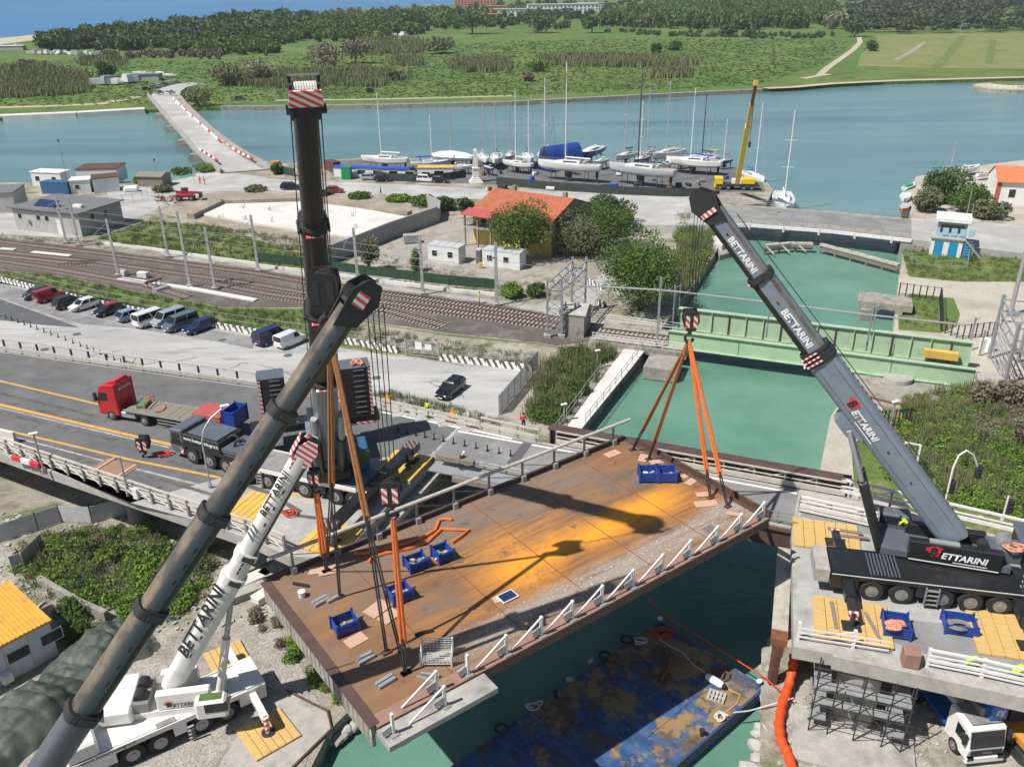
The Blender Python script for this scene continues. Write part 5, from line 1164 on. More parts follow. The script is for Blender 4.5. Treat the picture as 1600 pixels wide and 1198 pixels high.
def midpt(a,b,py):
 lo,hi=0.0,1.0
 for _ in range(40):
  mm=(lo+hi)/2
  if PX(a.lerp(b,mm))[1]<py:lo=mm
  else:hi=mm
 return a.lerp(b,lo)
t1=(Lp[0]+Lp[1])/2;t2=(Lp[2]+Lp[3])/2
for k,(tg,py,pa,pb_)in enumerate([(t1,758,Lp[0],Lp[1]),(t2,812,Lp[2],Lp[3])]):
 j=midpt(hb,tg,py)
 sling(hb,j,pa,.10,['brown sling from the big hook to the far left lug of the span','brown sling from the big hook with chain to the third lug of the span'][k],'sling_brown');sling(j+ZV*.1,j,pb_,.08,['chain leg under the left brown sling to the second lug','chain leg under the right brown sling to the nearest lug'][k],'sling_brown')
for k,(hk_,tg,py,sc_)in enumerate([(hk_w,Lp[0],868,.75),(hk_l,Lp[3],1003,1.0)]):
 a=hk_-ZV*1.95*sc_;sling(a,midpt(a,tg,py),tg,.10,['short bright orange sling under the white crane hook','long bright orange sling under the long dark boom hook'][k],'sling_orange',strands=3 if k==0 else 2)
a=hk_r-ZV*2.0
for k,tg in enumerate(Rp):sling(a,midpt(a,tg,[672,690,738,742][k]),tg,.085,f'orange brown sling leg of the grey crane, {["leftmost", "second from left", "third from left", "rightmost"][k]} of four','sling_brown' if k<2 else 'sling_orange')
def car(p,rz,label,paint,kind='hatch',grp=None,roofm=None,sc_=1.0):
 L_,W_,H_,a,b,a2,b2,zb={'hatch':(4.1,1.75,1.5,-1.95,1.0,-1.35,.25,.92),'suv':(4.6,1.85,1.68,-2.2,1.05,-1.8,.35,1.0),'van':(4.9,1.95,1.95,-2.4,1.6,-2.3,.95,1.15),'bus':(5.2,2.0,2.05,-2.55,1.9,-2.45,1.2,1.2),'estate':(4.6,1.78,1.5,-2.25,1.0,-1.9,.25,.95),'panel':(4.4,1.85,1.85,-2.15,1.1,-2.1,.6,1.1)}[kind]
 t=thing('parked_car' if kind in('hatch','suv','estate')else 'parked_van',label,'car' if kind in('hatch','suv','estate')else 'van',p,rz,grp)
 h2,hw=L_/2,W_/2;st=[]
 for x_,w_,zl,zt in((-h2,.82,.42,zb*.88),(-h2+.12,.93,.3,zb),(-h2+.8,1,.24,zb+.02),(0,1,.22,zb+.01),(b,1,.22,zb),(h2-.5,.97,.24,zb*.86),(h2-.1,.88,.3,zb*.76),(h2,.74,.4,zb*.62)):
  y_=hw*w_;st.append([Vector((x_,-y_*.9,zl)),Vector((x_,y_*.9,zl)),Vector((x_,y_,zl+.18)),Vector((x_,y_,(zl+zt)/2)),Vector((x_,y_*.95,zt)),Vector((x_,-y_*.95,zt)),Vector((x_,-y_,(zl+zt)/2)),Vector((x_,-y_,zl+.18))])
 MB().loft(st).B('body',paint,t,smooth=1)
 def rr_(x0,x1,y_,z):return[Vector((x0,-y_,z)),Vector((x1,-y_*.9,z)),Vector((x1+.06,0,z)),Vector((x1,y_*.9,z)),Vector((x0,y_,z)),Vector((x0-.05,0,z))]
 MB().loft([rr_(a,b,hw*.91,zb-.02),rr_(a2,b2,hw*.76,H_-.06)]).B('windows','glass',t,smooth=False)
 MB().loft([rr_(a2-.03,b2+.03,hw*.775,H_-.075),rr_(a2+.05,b2-.05,hw*.70,H_)]).B('roof',roofm or paint,t,smooth=1)
 for s_ in(-1,1):
  for(xb,xt)in((a,a2),(b,b2),((a+b)/2-.1,(a2+b2)/2-.1)):MB().bar((xb,s_*hw*.915,zb-.03),(xt,s_*hw*.765,H_-.07),.07,.09).B('pillar',paint,t)
  if kind in('panel',):MB().add([(a+.02,s_*hw*.935,zb-.03),(0,s_*hw*.935,zb-.03),(0,s_*hw*.79,H_-.07),(a2,s_*hw*.79,H_-.07)],[(0,1,2,3)]).B('side_panel',paint,t)
  for x_ in(-h2+.82,h2-.85):
   o=MB().wheel((x_,s_*(hw-.12),.32),.32,.22,n=16).B('wheel','rubber',t);MB().tube((x_,s_*(hw-.02),.32),(x_,s_*(hw+.005),.32),.2,12).B('rim','rim',o)
  MB().box((h2-.1,s_*hw*.62,zb*.68),(.14,.32,.16),-.3*s_).B('headlight','white_stripe',t);MB().box((-h2+.03,s_*hw*.72,zb*.82),(.08,.22,.22)).B('tail_light','sign_red',t)
  MB().box((b-.15,s_*(hw+.06),zb+.08),(.12,.16,.12)).B('mirror',paint,t)
 MB().b2(-h2-.02,-h2+.04,-.26,.26,.45,.56).B('number_plate','white_stripe',t);MB().b2(h2-.02,h2+.03,-.26,.26,.34,.45).B('number_plate','white_stripe',t)
 if kind=='bus':
  for s_ in(-1,1):MB().b2(a,b,s_*hw*.955-.01,s_*hw*.955+.01,zb-.1,zb-.02).B('trim','black_matte',t)
 t.scale=(sc_,)*3
 return t
for n_,c_ in(('car_grey',(.06,.065,.07)),('car_navy',(.014,.02,.045)),('car_black',(.012,.012,.014)),('car_white',(.72,.72,.72)),('car_lblue',(.22,.32,.45)),('car_silver',(.32,.36,.40)),('car_slate',(.10,.135,.18)),('car_blue',(.012,.022,.10)),('car_red',(.32,.02,.03))):spec(n_,c_,.28,.15,coat=.5,var=.03)
hd=ang(G(152,474,GND),G(113,486,GND))
cs_=[(58,464,'car_grey','hatch',0,'dark grey hatchback at the left end of the parked row',None),(79,468,'car_red','panel',1,'dark red van in the parked row',None),(110,478,'car_black','suv',1,'black car parked between the red van and the white hatchback',None),(132,482,'car_white','hatch',0,'white hatchback in the parked row',None),(170,490,'car_black','hatch',0,'black hatchback with a red roof in the parked row','car_red'),(205,498,'car_lblue','hatch',1,'light blue car in the parked row',None),(239,505,'car_white','bus',1,'white minibus with dark windows in the parked row',None),(265,505,'car_silver','van',0,'silver grey car between the white minibus and the slate car',None),(283,512,'car_slate','van',0,'slate grey car second from the right of the parked row',None),(313,516,'car_blue','estate',0,'navy blue car at the right end of the parked row',None)]
for px,py,pm,kd,rev,lb,rm in cs_:car(G(px,py,GND+.035),hd+(math.pi if rev else 0),lb,pm,kd,'cars parked along the striped barrier',rm)
car(G(424,533,GND+.03),hd+math.pi,'dark blue van parked beside the white panel van','car_blue','van');car(G(455,538,GND+.03),hd+math.pi,'white panel van parked next to the upright crane boom','car_white','panel');car(G(704,614,GND+.03),hd+.15,'black estate car alone near the mesh fence','car_black','estate')
for px,py,pm,kd,rz,lb in[(578,281,'car_silver','hatch',-.1,'silver car beside the green container at the boatyard'),(598,283,'car_black','hatch',-.1,'black car right of the silver car by the boatyard fence'),(667,284,'car_white','suv',-.25,'white car parked by the boatyard fence left of the obelisk'),(688,285,'car_black','hatch',-.25,'black car between the white car and the obelisk'),(455,296,'car_black','suv',0,'black car on the riverside road left of the upright boom'),(523,301,'car_red','hatch',0,'red car on the riverside road right of the upright boom'),(375,156,'car_grey','hatch',.1,'dark car on the far bank track right of the reed clump'),(750,352,'car_grey','hatch',.8,'dark car in the shade behind the big tree')]:
 if px==750:px,py=975,368
 car(G(px,py,GND+.05),rz,lb,pm,kd)
for px,py,pm,rz,lb in[(249,147,'car_silver',1.2,'silver car driving at the far end of the river bridge'),(267,147,'car_white',1.2,'white car at the far end of the river bridge, right of the silver one')]:car(G(px,py,4.1),rz,lb,pm,'hatch')
for k,(px,py,pm)in enumerate([(229,141,'car_black'),(240,138,'car_silver'),(249,136,'car_white'),(258,134,'car_slate'),(266,132,'car_white'),(276,131,'car_silver')]):car(G(px,py,1.3),.6,f'{["black", "silver", "white", "slate", "white", "silver"][k]} car in the far roadside row, {ordn[k]} from the left',pm,'hatch','far roadside cars')
ta,tb=G(177,648,DK+.5),G(228,657,DK+.5);hx=(ta-tb).normalized();hx.z=0;hy=Vector((-hx.y,hx.x,0));wb=(ta-tb).length
p=ta-hy*1.05;p.z=DK+.01;t=thing('flatbed_truck','red truck with a wooden flatbed trailer on the viaduct','truck',p,math.atan2(hx.y,hx.x))
cab=[(-.95,.55),(1.35,.45),(1.45,1.1),(1.35,2.1),(1.0,3.25),(.55,3.55),(-.95,3.75)]
MB().ext(cab,(0,-1.22,0),(1,0,0),(0,0,1),(0,2.44,0)).B('cab','red_paint',t,bevel=.1)
MB().ext([(.35,3.62),(-.75,3.98),(-.9,3.7)],(0,-.8,0),(1,0,0),(0,0,1),(0,1.6,0)).B('roof_spoiler','red_paint',t,bevel=.05)
for s_ in(-1,1):
 MB().ext([(.1,2.0),(1.05,1.95),(.95,2.75),(.1,2.8)],(0,s_*1.225-.02,0),(1,0,0),(0,0,1),(0,.04,0)).B('side_window','glass',t);MB().b2(1.25,1.5,s_*1.35-.12,s_*1.35+.12,1.9,2.7).B('mirror','black_matte',t)
 MB().b2(-2.6,-1.0,s_*.75-.35,s_*.75+.35,.45,1.0).B('fuel_tank','galv',t,bevel=.06);wheel(t,0,s_*1.05,.52,.35)
 for x_ in(-wb,-9.2,-10.5,-11.8):wheel(t,x_,s_*1.0,.52,.5)
 MB().b2(-8.5,-5.2,s_*1.2-.03,s_*1.2+.03,.55,.62).B('side_guard','galv',t);MB().b2(-8.5,-5.2,s_*1.2-.03,s_*1.2+.03,.85,.92).B('side_guard','galv',t)
MB().ext([(1.36,1.75),(1.44,1.75),(1.06,3.1),(.98,3.1)],(0,-1.05,0),(1,0,0),(0,0,1),(0,2.1,0)).B('windscreen','glass',t)
MB().b2(-13.2,.9,-.45,.45,.7,1.1).B('chassis','dark_steel',t);MB().b2(-13.4,-1.5,-1.25,1.25,1.15,1.28).B('bed_frame','dark_steel',t)
for i in range(10):MB().b2(-13.35+i*1.18,-12.22+i*1.18,-1.2,1.2,1.28,1.33).B('bed_board','wood_grey',t)
for s_ in(-1,1):MB().b2(-13.4,-1.5,s_*1.23-.03,s_*1.23+.03,1.2,1.40).B('bed_rim','galv',t)
text('BETTARINI',.32,'text_white',t,mtx(p+hx*-.97+ZV*3.1,-hy*-1 if False else hy,ZV)@Matrix.Rotation(math.pi,4,'Y')if False else mtx(p-hx*.975+ZV*3.1,-hy,ZV),bold=.02)
def onbed(x_,y_,z=1.34):q=p+hx*x_+hy*y_;return Vector((q.x,q.y,DK+.01+z))
for i in range(5):tag(MB().box(onbed(-10.6,.0,1.34+.07+i*.17),(3.0,2.2,.14),math.atan2(hx.y,hx.x)+(i%2)*.02).B('red_panel','red_sheet',bevel=.02),f'red steel panel on the flatbed trailer, {["lowest", "second", "middle", "fourth", "topmost"][i]} of the stack','panel','stack of red panels')
bin_(onbed(-13.0,.1),math.atan2(hx.y,hx.x),1.2,2.0,1.5,'tall blue bin at the rear end of the red truck trailer')
t=thing('cargo_hoop','orange and grey lifting frame behind the red truck cab','frame',onbed(-2.6,-.1),math.atan2(hx.y,hx.x)+.3)
MB().path([(-.7,-.9,.05),(-.7,-.9,.6),(-.6,.9,.6),(-.6,.9,.05)],.06,6).B('hoop','sling_orange',t);MB().b2(-.5,.3,-.7,.7,.02,.3).B('tray','green_dark',t);MB().path([(-.4,-.9,.5),(.5,-.9,.06)],.06).B('strut','sling_orange',t)
tag(MB().path([onbed(-4.4,-.9,1.40),onbed(-5.0,-.3,1.40),onbed(-5.2,.3,1.40),onbed(-4.7,.8,1.40)],.06,6).B('tie_strap','sling_orange'),'orange tie strap lying across the empty flatbed boards','strap')
wa2=[G(303,711,DK+.74),G(331,719,DK+.74),G(356,727,DK+.74)];kx=(wa2[0]-wa2[2]).normalized();kx.z=0;ky=Vector((-kx.y,kx.x,0));p=wa2[0]-ky*1.25;p.z=DK+.01
t=thing('crane_carrier','dark crane carrier chassis with white lettering behind the hook block on the road','truck',p,math.atan2(kx.y,kx.x));axs=[-(q-wa2[0]).length for q in wa2]
carrier(t,-6.6,2.2,2.9,axs+[axs[2]-1.7],.74,'black_paint','deck_grey',skirt='black_matte')
MB().ext([(.8,.6),(2.3,.6),(2.45,1.4),(2.2,2.9),(.8,3.0)],(0,-1.45,0),(1,0,0),(0,0,1),(0,2.9,0)).B('cab','carrier_grey',t,bevel=.1)
for s_ in(-1,1):MB().ext([(1.1,1.75),(2.1,1.75),(2.0,2.6),(1.1,2.65)],(0,s_*1.455-.02,0),(1,0,0),(0,0,1),(0,.04,0)).B('side_window','glass',t);MB().b2(.9,1.2,s_*1.46-.02,s_*1.46+.02,.7,1.2).B('warning_plate','redwhite',t)
MB().b2(2.2,2.5,-1.3,1.3,.45,.85).B('bumper','white_paint',t,bevel=.06);MB().b2(2.25,2.44,-1.25,1.25,1.7,2.6).B('windscreen','glass',t)
MB().b2(-3.4,.75,-1.45,1.45,1.72,2.75).B('engine_deck','black_paint',t,bevel=.06);MB().b2(-3.0,.3,-1.2,1.2,2.75,2.85).B('top_plate','carrier_grey',t);MB().b2(-5.4,-3.45,-1.3,1.3,1.9,2.3).B('tool_deck','carrier_grey',t)
lt=p+ky*1.46-kx*1.3+ZV*2.35
text('www.bettarinidogru.it',.44,'text_white',t,mtx(lt,-kx,ZV),bold=.02)
for k,(px,py,rr)in enumerate([(365,690,.5),(376,696,.5)]):q=G(px,py,DK+2.4);tag(MB().path([q+Vector((math.cos(a)*rr,math.sin(a)*.2,math.sin(a)*rr))for a in[R(i*36)for i in range(11)]],.12,6).B('hose_coil','black_matte'),['black hose coil on the dark carrier beside the blue bin, left one','black hose coil on the dark carrier beside the blue bin, right one'][k],'hose')
hkk=hook(G(222,684,DK+1.9),'black spare hook block standing on the road between the lane lines',1.05)
p=G(1514,1168,GND);t=thing('platform_truck','white and blue platform truck parked under the right deck','truck',p+ZV*.02,R(-84))
MB().ext([(-1.0,.6),(1.2,.5),(1.3,1.3),(1.0,2.7),(-1.0,2.8)],(0,-1.2,0),(1,0,0),(0,0,1),(0,2.4,0)).B('cab','hull_white',t,bevel=.1);MB().ext([(1.24,1.45),(1.32,1.45),(1.06,2.5),(.98,2.5)],(0,-1.05,0),(1,0,0),(0,0,1),(0,2.1,0)).B('windscreen','glass',t)
MB().b2(1.15,1.42,-1.2,1.2,.35,.8).B('bumper','white_paint',t,bevel=.05);MB().b2(1.26,1.38,-.95,.95,.95,1.3).B('grille','black_matte',t)
text('IVECO',.2,'galv',t,mtx(p+Vector((math.cos(R(-84)),math.sin(R(-84)),0))*1.40+ZV*1.15,(1,.1,0),ZV),bold=.02)
for s_ in(-1,1):
 MB().b2(1.2,1.43,s_*.95-.2,s_*.95+.2,.6,.8).B('headlight','glass',t);MB().b2(1.0,1.2,s_*1.4-.1,s_*1.4+.1,1.7,2.4).B('mirror','black_matte',t)
 wheel(t,.1,s_*1.05,.5,.35);wheel(t,-4.0,s_*1.0,.5,.5);MB().ext([(0,1.5),(.85,1.5),(.75,2.3),(0,2.35)],(0,s_*1.205-.02,0),(1,0,0),(0,0,1),(0,.04,0)).B('side_window','glass',t)
MB().b2(-.9,.8,-.9,.9,2.8,2.86).B('roof_rack','deck_grey',t);MB().b2(-6.5,-1.05,-1.2,1.2,1.0,1.25).B('bed','blue_truck',t);MB().bar((-5.5,.2,1.8),(.2,.2,3.1),.5,.5).B('platform_boom','galv',t);MB().bar((-5.5,-.5,1.7),(-1,-.5,2.6),.4,.4).B('platform_boom','hull_white',t)
MB().b2(-.6,.7,.2,1.25,2.9,4.0).B('work_basket','blue_truck',t,bevel=.05);MB().b2(-6.3,-4.5,-1.1,1.1,1.25,2.2).B('turret','blue_truck',t,bevel=.1)
text('DJ',.5,'text_white',t,mtx(p+Matrix.Rotation(R(-84),3,'Z')@Vector((.715,.72,3.47)),Matrix.Rotation(R(-84),3,'Z')@Vector((0,1,0)),ZV),bold=.03,shear=.2)
p=G(1590,1155,GND);t=thing('excavator','dusty orange excavator parked under the deck at the right edge','excavator',p+ZV*.02,R(100))
for s_ in(-1,1):MB().ext([(-2,.35),(-1.7,.05),(1.7,.05),(2,.35),(1.8,.85),(-1.8,.85)],(0,s_*1.0-.28,0),(1,0,0),(0,0,1),(0,.56,0)).B('crawler_track','dark_steel',t,bevel=.05)
MB().b2(-2.2,1.2,-1.3,1.3,1.0,1.9).B('body','digger_orange',t,bevel=.25);MB().b2(-.3,1.2,.2,1.3,1.9,3.0).B('cab','dark_steel',t,bevel=.1);MB().b2(-.1,1.23,.25,1.33,2.1,2.85).B('cab_window','glass',t)
MB().bar((1.0,-.3,1.8),(3.6,-.3,3.6),.4,.5).B('boom','digger_orange',t);MB().bar((3.6,-.3,3.6),(4.6,-.3,1.6),.3,.4).B('stick','digger_orange',t);MB().box((4.5,-.3,1.1),(.7,1.0,.8)).B('bucket','dark_steel',t,bevel=.1)
p=G(291,313,GND+.03);t=thing('telehandler','red telescopic handler near the building site fence','telehandler',p,.15)
MB().b2(-2,1.8,-.9,.9,.7,1.5).B('body','red_paint',t,bevel=.15);MB().b2(-.8,.6,.1,.95,1.5,2.6).B('cab','dark_steel',t,bevel=.1);MB().bar((-1.8,-.4,2.0),(3.0,-.4,1.6),.4,.45).B('boom','red_paint',t);MB().b2(2.9,3.4,-1,1,.5,1.5).B('carriage','dark_steel',t)
for x_ in(-1.3,1.3):
 for s_ in(-1,1):wheel(t,x_,s_*.95,.6,.4)
mb=MB();rnd=random.Random(3)
for i in range(60):a=G(rnd.uniform(244,276),rnd.uniform(306,316),GND+rnd.uniform(.1,1.6));mb.bar(a,a+Vector((rnd.uniform(-1.5,1.5),rnd.uniform(-1.5,1.5),rnd.uniform(-.3,.5))),.1)
o=tag(mb.B('scrap_metal_heap','rust'),'dark rusty heap of scrap metal left of the red telehandler','scrap heap');o['kind']='stuff'
def dist(a,b):return(G(*a,GND)-G(*b,GND)).length
h_=topz(G(129,370,GND),334)-GND
t,Lx,rf=hut((27,359),(129,370),dist((129,370),(175,347)),h_,'substation_hut','grey flat roofed block hut with solar panels beside the railway','hut','plaster_grey','roof_grey',over=.6,win=[('f',1.6,2.4,.9,.9),('f',6.2,2.4,.9,.9),('f',8.3,2.4,.9,.9),('r',3.2,2.4,.9,1.1),('r',6.5,2.4,.9,1.1)],door=[('f',11.2,.1,1.4,2.6,'white_paint')])
MB().b2(3.6,4.0,-.3,-.02,1.5,2.2).B('air_unit','deck_grey',t)
for i in range(4):o=MB().add([(4.0+i*1.25,1.5,h_+.35),(5.2+i*1.25,1.5,h_+.35),(5.2+i*1.25,3.2,h_+1.2),(4.0+i*1.25,3.2,h_+1.2),(4.0+i*1.25,1.53,h_+.28),(5.2+i*1.25,1.53,h_+.28),(5.2+i*1.25,3.23,h_+1.13),(4.0+i*1.25,3.23,h_+1.13)],[(0,1,2,3),(7,6,5,4),(0,4,5,1),(1,5,6,2),(2,6,7,3),(3,7,4,0)]).B('solar_panel','panel_blue',t)
MB().b2(12,14,3,3.8,h_+.2,h_+.7).B('roof_hatch','white_paint',t)
h_=topz(G(98,292,GND),271)-GND
hut((52,290),(98,292),3.5,h_,'site_cabin','white two window cabin by the river at the far left','cabin','cabin_white','white_paint',over=.15,win=[('f',1.6,1.2,1.1,1.0),('f',6.0,1.2,1.1,1.0)])
hut((66,303),(108,304),2.5,2.5,'storage_container','dark blue container in front of the white riverside cabin','container','cabin_blue','cabin_blue',over=.03)
hut((112,303),(143,301),4,2.8,'site_cabin','small white cabin right of the blue container','cabin','cabin_white','white_paint',over=.15,win=[('f',1.4,1.0,.9,.9)])
hut((122,289),(186,287),7,3.4,'storage_shed','pale shed with brown striped roof at the river edge','shed','cabin_white','rust_red',over=.1);hut((148,303),(188,299),5,3.2,'storage_shed','lower pale shed in front of the brown striped shed','shed','cabin_white','rust_red',over=.1)
hut((216,292),(255,293),4,2.4,'wooden_shed','brown wooden shed left of the riverside junction','shed','wood_grey','wood_grey',over=.3,rise=.6);hut((-30,335),(26,332),8,4,'storage_shed','grey shed cut off by the left picture edge','shed','plaster_grey','roof_grey',over=.2)
tag(MB().box(G(205,295,GND+.6),(3.2,1.8,1.2),.2).B('white_tarp_bundle','cover_white',bevel=.3),'white covered bundle between the sheds and the wooden shed','bundle')
eh=topz(G(861,401,GND),347)-GND;D_=dist((861,401),(912,368));rise=2.4
t,Lx,rf=hut((740,380),(861,401),D_,eh,'yellow_house','yellow house with an orange tiled roof and red balcony canopy','house','plaster_yellow','roof_tile',rise=rise,over=.5,gable_over=.3,win=[('f',7.5,4.6,1.0,1.4,'green_dark'),('f',10.5,4.6,1.0,1.4,'green_dark'),('f',7.5,1.2,1.0,1.4),('f',10.5,1.2,1.0,1.4),('r',2.0,1.4,1.0,1.7),('r',2.0,4.6,1.0,1.6),('r',6.0,4.6,1.0,1.6),('r',6,1.4,1.0,1.7)],door=[('f',2.4,3.7,1.2,2.2,'rust_red')],fmat='plaster_tan')
Dd=D_;MB().ext([(0,0),(Dd,0),(Dd,eh),(Dd/2,eh+rise-.03),(0,eh)],(Lx+.004,0,0),(0,1,0),(0,0,1),(.03,0,0)).B('gable_wall','plaster_tan',t)
MB().b2(-.4,5.2,-2.2,-.02,3.4,3.6).B('balcony_floor','concrete',t)
MB().add([(-.8,-2.6,5.6),(5.6,-2.6,5.6),(5.6,.0,6.2),(-.8,.0,6.2),(-.8,-2.6,5.75),(5.6,-2.6,5.75),(5.6,.0,6.35),(-.8,0,6.35)],[(3,2,1,0),(4,5,6,7),(0,1,5,4),(1,2,6,5),(2,3,7,6),(3,0,4,7)]).B('canopy','red_sheet',t)
for x_ in(-.3,2.4,5.1):MB().b2(x_-.12,x_+.12,-2.15,-1.9,0,5.7).B('porch_post','plaster_tan',t)
for i in range(14):MB().b2(-.4+i*.42,-.36+i*.42,-2.2,-2.16,3.6,4.5).B('baluster','dark_steel',t)
MB().b2(-.4,5.2,-2.22,-2.14,4.5,4.56).B('balcony_rail','dark_steel',t)
for x_ in(3,Lx-2.5):MB().b2(x_,x_+.7,D_*.55,D_*.55+.7,eh+rise-.5,eh+rise+.7).B('chimney','plaster_tan',rf)
hut((895,372),(918,362),6,4.6,'lean_to','dark lean-to annex behind the yellow house gable','annex','plaster_tan','rust_red',over=.3)
for k,(a,b,lb)in enumerate([((669,408),(717,414),'white site cabin with two windows left of the portable toilet'),((754,416),(812,423),'white site cabin with two windows right of the portable toilet')]):
 t,Lx,rf=hut(a,b,2.6,2.7,'site_cabin',lb,'cabin','cabin_white','cabin_roof',over=.03,win=[('f',1.3,1.1,.9,.9),('f',4.2,1.1,.9,.9)],fmat='white_paint')
 for i in range(1,4):MB().b2(Lx*i/4-.04,Lx*i/4+.04,0,2.6,2.88,2.93).B('roof_rib','cabin_roof',rf)
t,Lx,rf=hut((744,412),(750,413),1.1,2.3,'portable_toilet','dark grey portable toilet between the two site cabins','toilet','carrier_grey','cabin_roof',over=.03);tag(MB().box(G(751,415,GND+.5),(.6,.6,1.0)).B('waste_bin','mat_yellow',bevel=.05),'yellow waste bin beside the portable toilet','bin')
tag(MB().box(G(642,372,GND+.9),(2.6,1.6,1.4),.2).B('block_stack','block_grey',bevel=.04),'grey stack of blocks at the foot of the long wall','blocks')
bt,bb=[(514,412),(560,394),(610,373),(650,359),(684,347)],0
P_=[G(a,b,GND)for a,b in bt];hw_=topz(P_[2],347)-GND
t=thing('block_wall','long curved grey block wall closing off the white foundation slab','wall',P_[0])
P2=[lerp(P_,i/24)for i in range(25)]
for i in range(24):
 for r_ in range(4):MB().bar(P2[i]+ZV*(hw_*(r_+.5)/4),P2[i+1]+ZV*(hw_*(r_+.5)/4),.36+.02*((i+r_)%2),hw_/4-.04).B('block','block_grey',t,1)
mb=MB()
for a,b in zip(P2,P2[1:]):mb.bar(a+ZV*(hw_/2),b+ZV*(hw_/2),.3,hw_-.1)
mb.B('core','concrete_old',t,1)
P_=[G(686,347,GND),G(688,334,GND),G(668,324,GND)];mb=MB()
for a,b in zip(P_,P_[1:]):mb.bar(a+ZV*1.3,b+ZV*1.3,.36,2.6)
tag(mb.B('block_wall','block_grey'),'short return of the grey block wall near the yellow house','wall')
t=thing('foundation_slab','white concrete foundation slab with rebar stubs on the building site','slab',G(450,345,GND+.03))
MB().prism(poly([(300,334),(345,315),(480,313),(634,341),(600,356),(562,374),(480,364),(400,352)],GND),GND+.03,GND+.38).B('slab','concrete_white',t,1)
rnd=random.Random(5)
for i in range(12):
 c_=G(340+(i%6)*42+rnd.uniform(-5,5),323+(i//6)*18+(i%6)*3,GND+.38);mb=MB()
 for k in range(5):o=Vector((rnd.uniform(-.5,.5),rnd.uniform(-.5,.5),0));mb.bar(c_+o,c_+o+Vector((rnd.uniform(-.1,.1),0,rnd.uniform(.5,1.0))),.05)
 mb.B('rebar_cluster','rust',t,1)
tag(slabwall('earth_bank',[(297,334),(345,312),(480,308),(560,318),(640,330)],1.6,GND,GND+1.1,'earth_brown'),'brown earth bank round the far side of the foundation slab','bank')
t,Lx,rf=hut((1451,398),(1500,403),4.5,2.9,'control_building','white two storey bridge control house with blue doors','building','plaster_white','concrete',over=.3,door=[('f',1.2,.1,1.2,2.3,'door_blue'),('f',3.4,.1,1.2,2.3,'door_blue'),('f',5.6,.1,1.2,2.3,'door_blue')])
MB().b2(.6,Lx+.2,.8,4.4,3.1,5.6).B('upper_room','shade_blue',t);MB().b2(1.0,Lx-.2,.72,.8,3.9,5.1).B('window_band','glass',t)
for i in range(4):MB().b2(1.4+i*1.3,2.3+i*1.3,.66,.74,3.4,4.6).B('blind','shade_blue',t)
MB().b2(.1,Lx+.7,.2,4.9,5.6,6.3).B('flat_roof','white_paint',t,bevel=.05)
for i in range(6):MB().bar((Lx+.3,-.2-.0,2.9-i*.45),(Lx+1.4+.4*0,-.2,2.9-i*.45),.05).B('stair_tread','galv',t)
MB().bar((Lx+.3,-.3,3.0),(Lx+3.2,-.3,.1),.1,.3).B('stair_stringer','galv',t)
t,Lx,rf=hut((1552,318),(1640,322),8,4.6,'white_house','white house with an orange tiled roof at the right edge','house','plaster_white','tile_orange',rise=2.2,over=.5,win=[('f',3.0,1.4,1.2,1.6),('f',8,1.4,1.2,1.6)])
MB().b2(-.05,.8,-.05,.3,0,4.5).B('quoin','roof_tile',t)
P0,P1=G(-60,1105,GND),G(92,1022,GND)
t,Lx,rf=hut(P0,P1,6.5,2.9,'site_cabin','white site cabin with a corrugated yellow roof at the left edge','cabin','cabin_white','roof_yellow',over=.15,win=[('f',Lx_,1.3,1.4,.8)for Lx_ in(4.0,6.2)])
for i in range(int(Lx/.28)):MB().b2(.1+i*.28,.2+i*.28,-.15,6.65,3.08,3.13).B('roof_rib','roof_yellow',rf)
for i in range(1,4):MB().b2(Lx*i/4-.03,Lx*i/4+.03,-.035,.0,0,2.9).B('panel_joint','cabin_roof',t)
MB().b2(2.5,3.2,-.6,-.05,.3,1.0).B('air_unit','white_paint',t,bevel=.04)
for k,(x_,y_,L_,D_,hh,wm,lb)in enumerate([(745,13,60,30,16,'plaster_pink','pink apartment block at the top edge of the photo'),(722,12,24,24,13,'plaster_pink','smaller pink block left of the pink apartments'),(776,22,26,16,9,'plaster_pink','pink house below the pink apartments'),(678,16,36,12,6,'plaster_white','low white building left of the pink apartments'),(805,26,50,14,8,'plaster_white','white building just right of the pink house'),(880,22,90,20,11,'plaster_white','long white hotel building among the far trees'),(922,16,40,16,9,'shade_blue','pale blue roofed hall right of the white hotel'),(768,34,22,14,7,'plaster_pink','small pinkish house among trees under the pink apartments')]):
 p=G(x_,y_,1.3);t=thing('coastal_building',lb,'building',p,.05)
 MB().b2(-L_/2,L_/2,0,D_,0,hh).B('wall',wm,t);MB().b2(-L_/2-.6,L_/2+.6,-.6,D_+.6,hh,hh+.6).B('roof','tile_orange' if k in(2,7)else 'cabin_roof',t)
 nf=max(1,int(hh/3.4));nw=int(L_/5)
 for r_ in range(nf):
  for c_ in range(nw):MB().b2(-L_/2+1.6+c_*5,-L_/2+3.6+c_*5,-.12,.0,1.0+r_*3.3,2.6+r_*3.3).B('window','glass',t)
fv=MB().loft([[Vector((x_,-.9,.3)),Vector((x_,.9,.3)),Vector((x_,.85,h2)),Vector((x_,-.85,h2))]for x_,h2 in((-2.3,1.0),(-2.1,1.7),(.4,1.75),(1.1,1.05),(2.3,.9))])
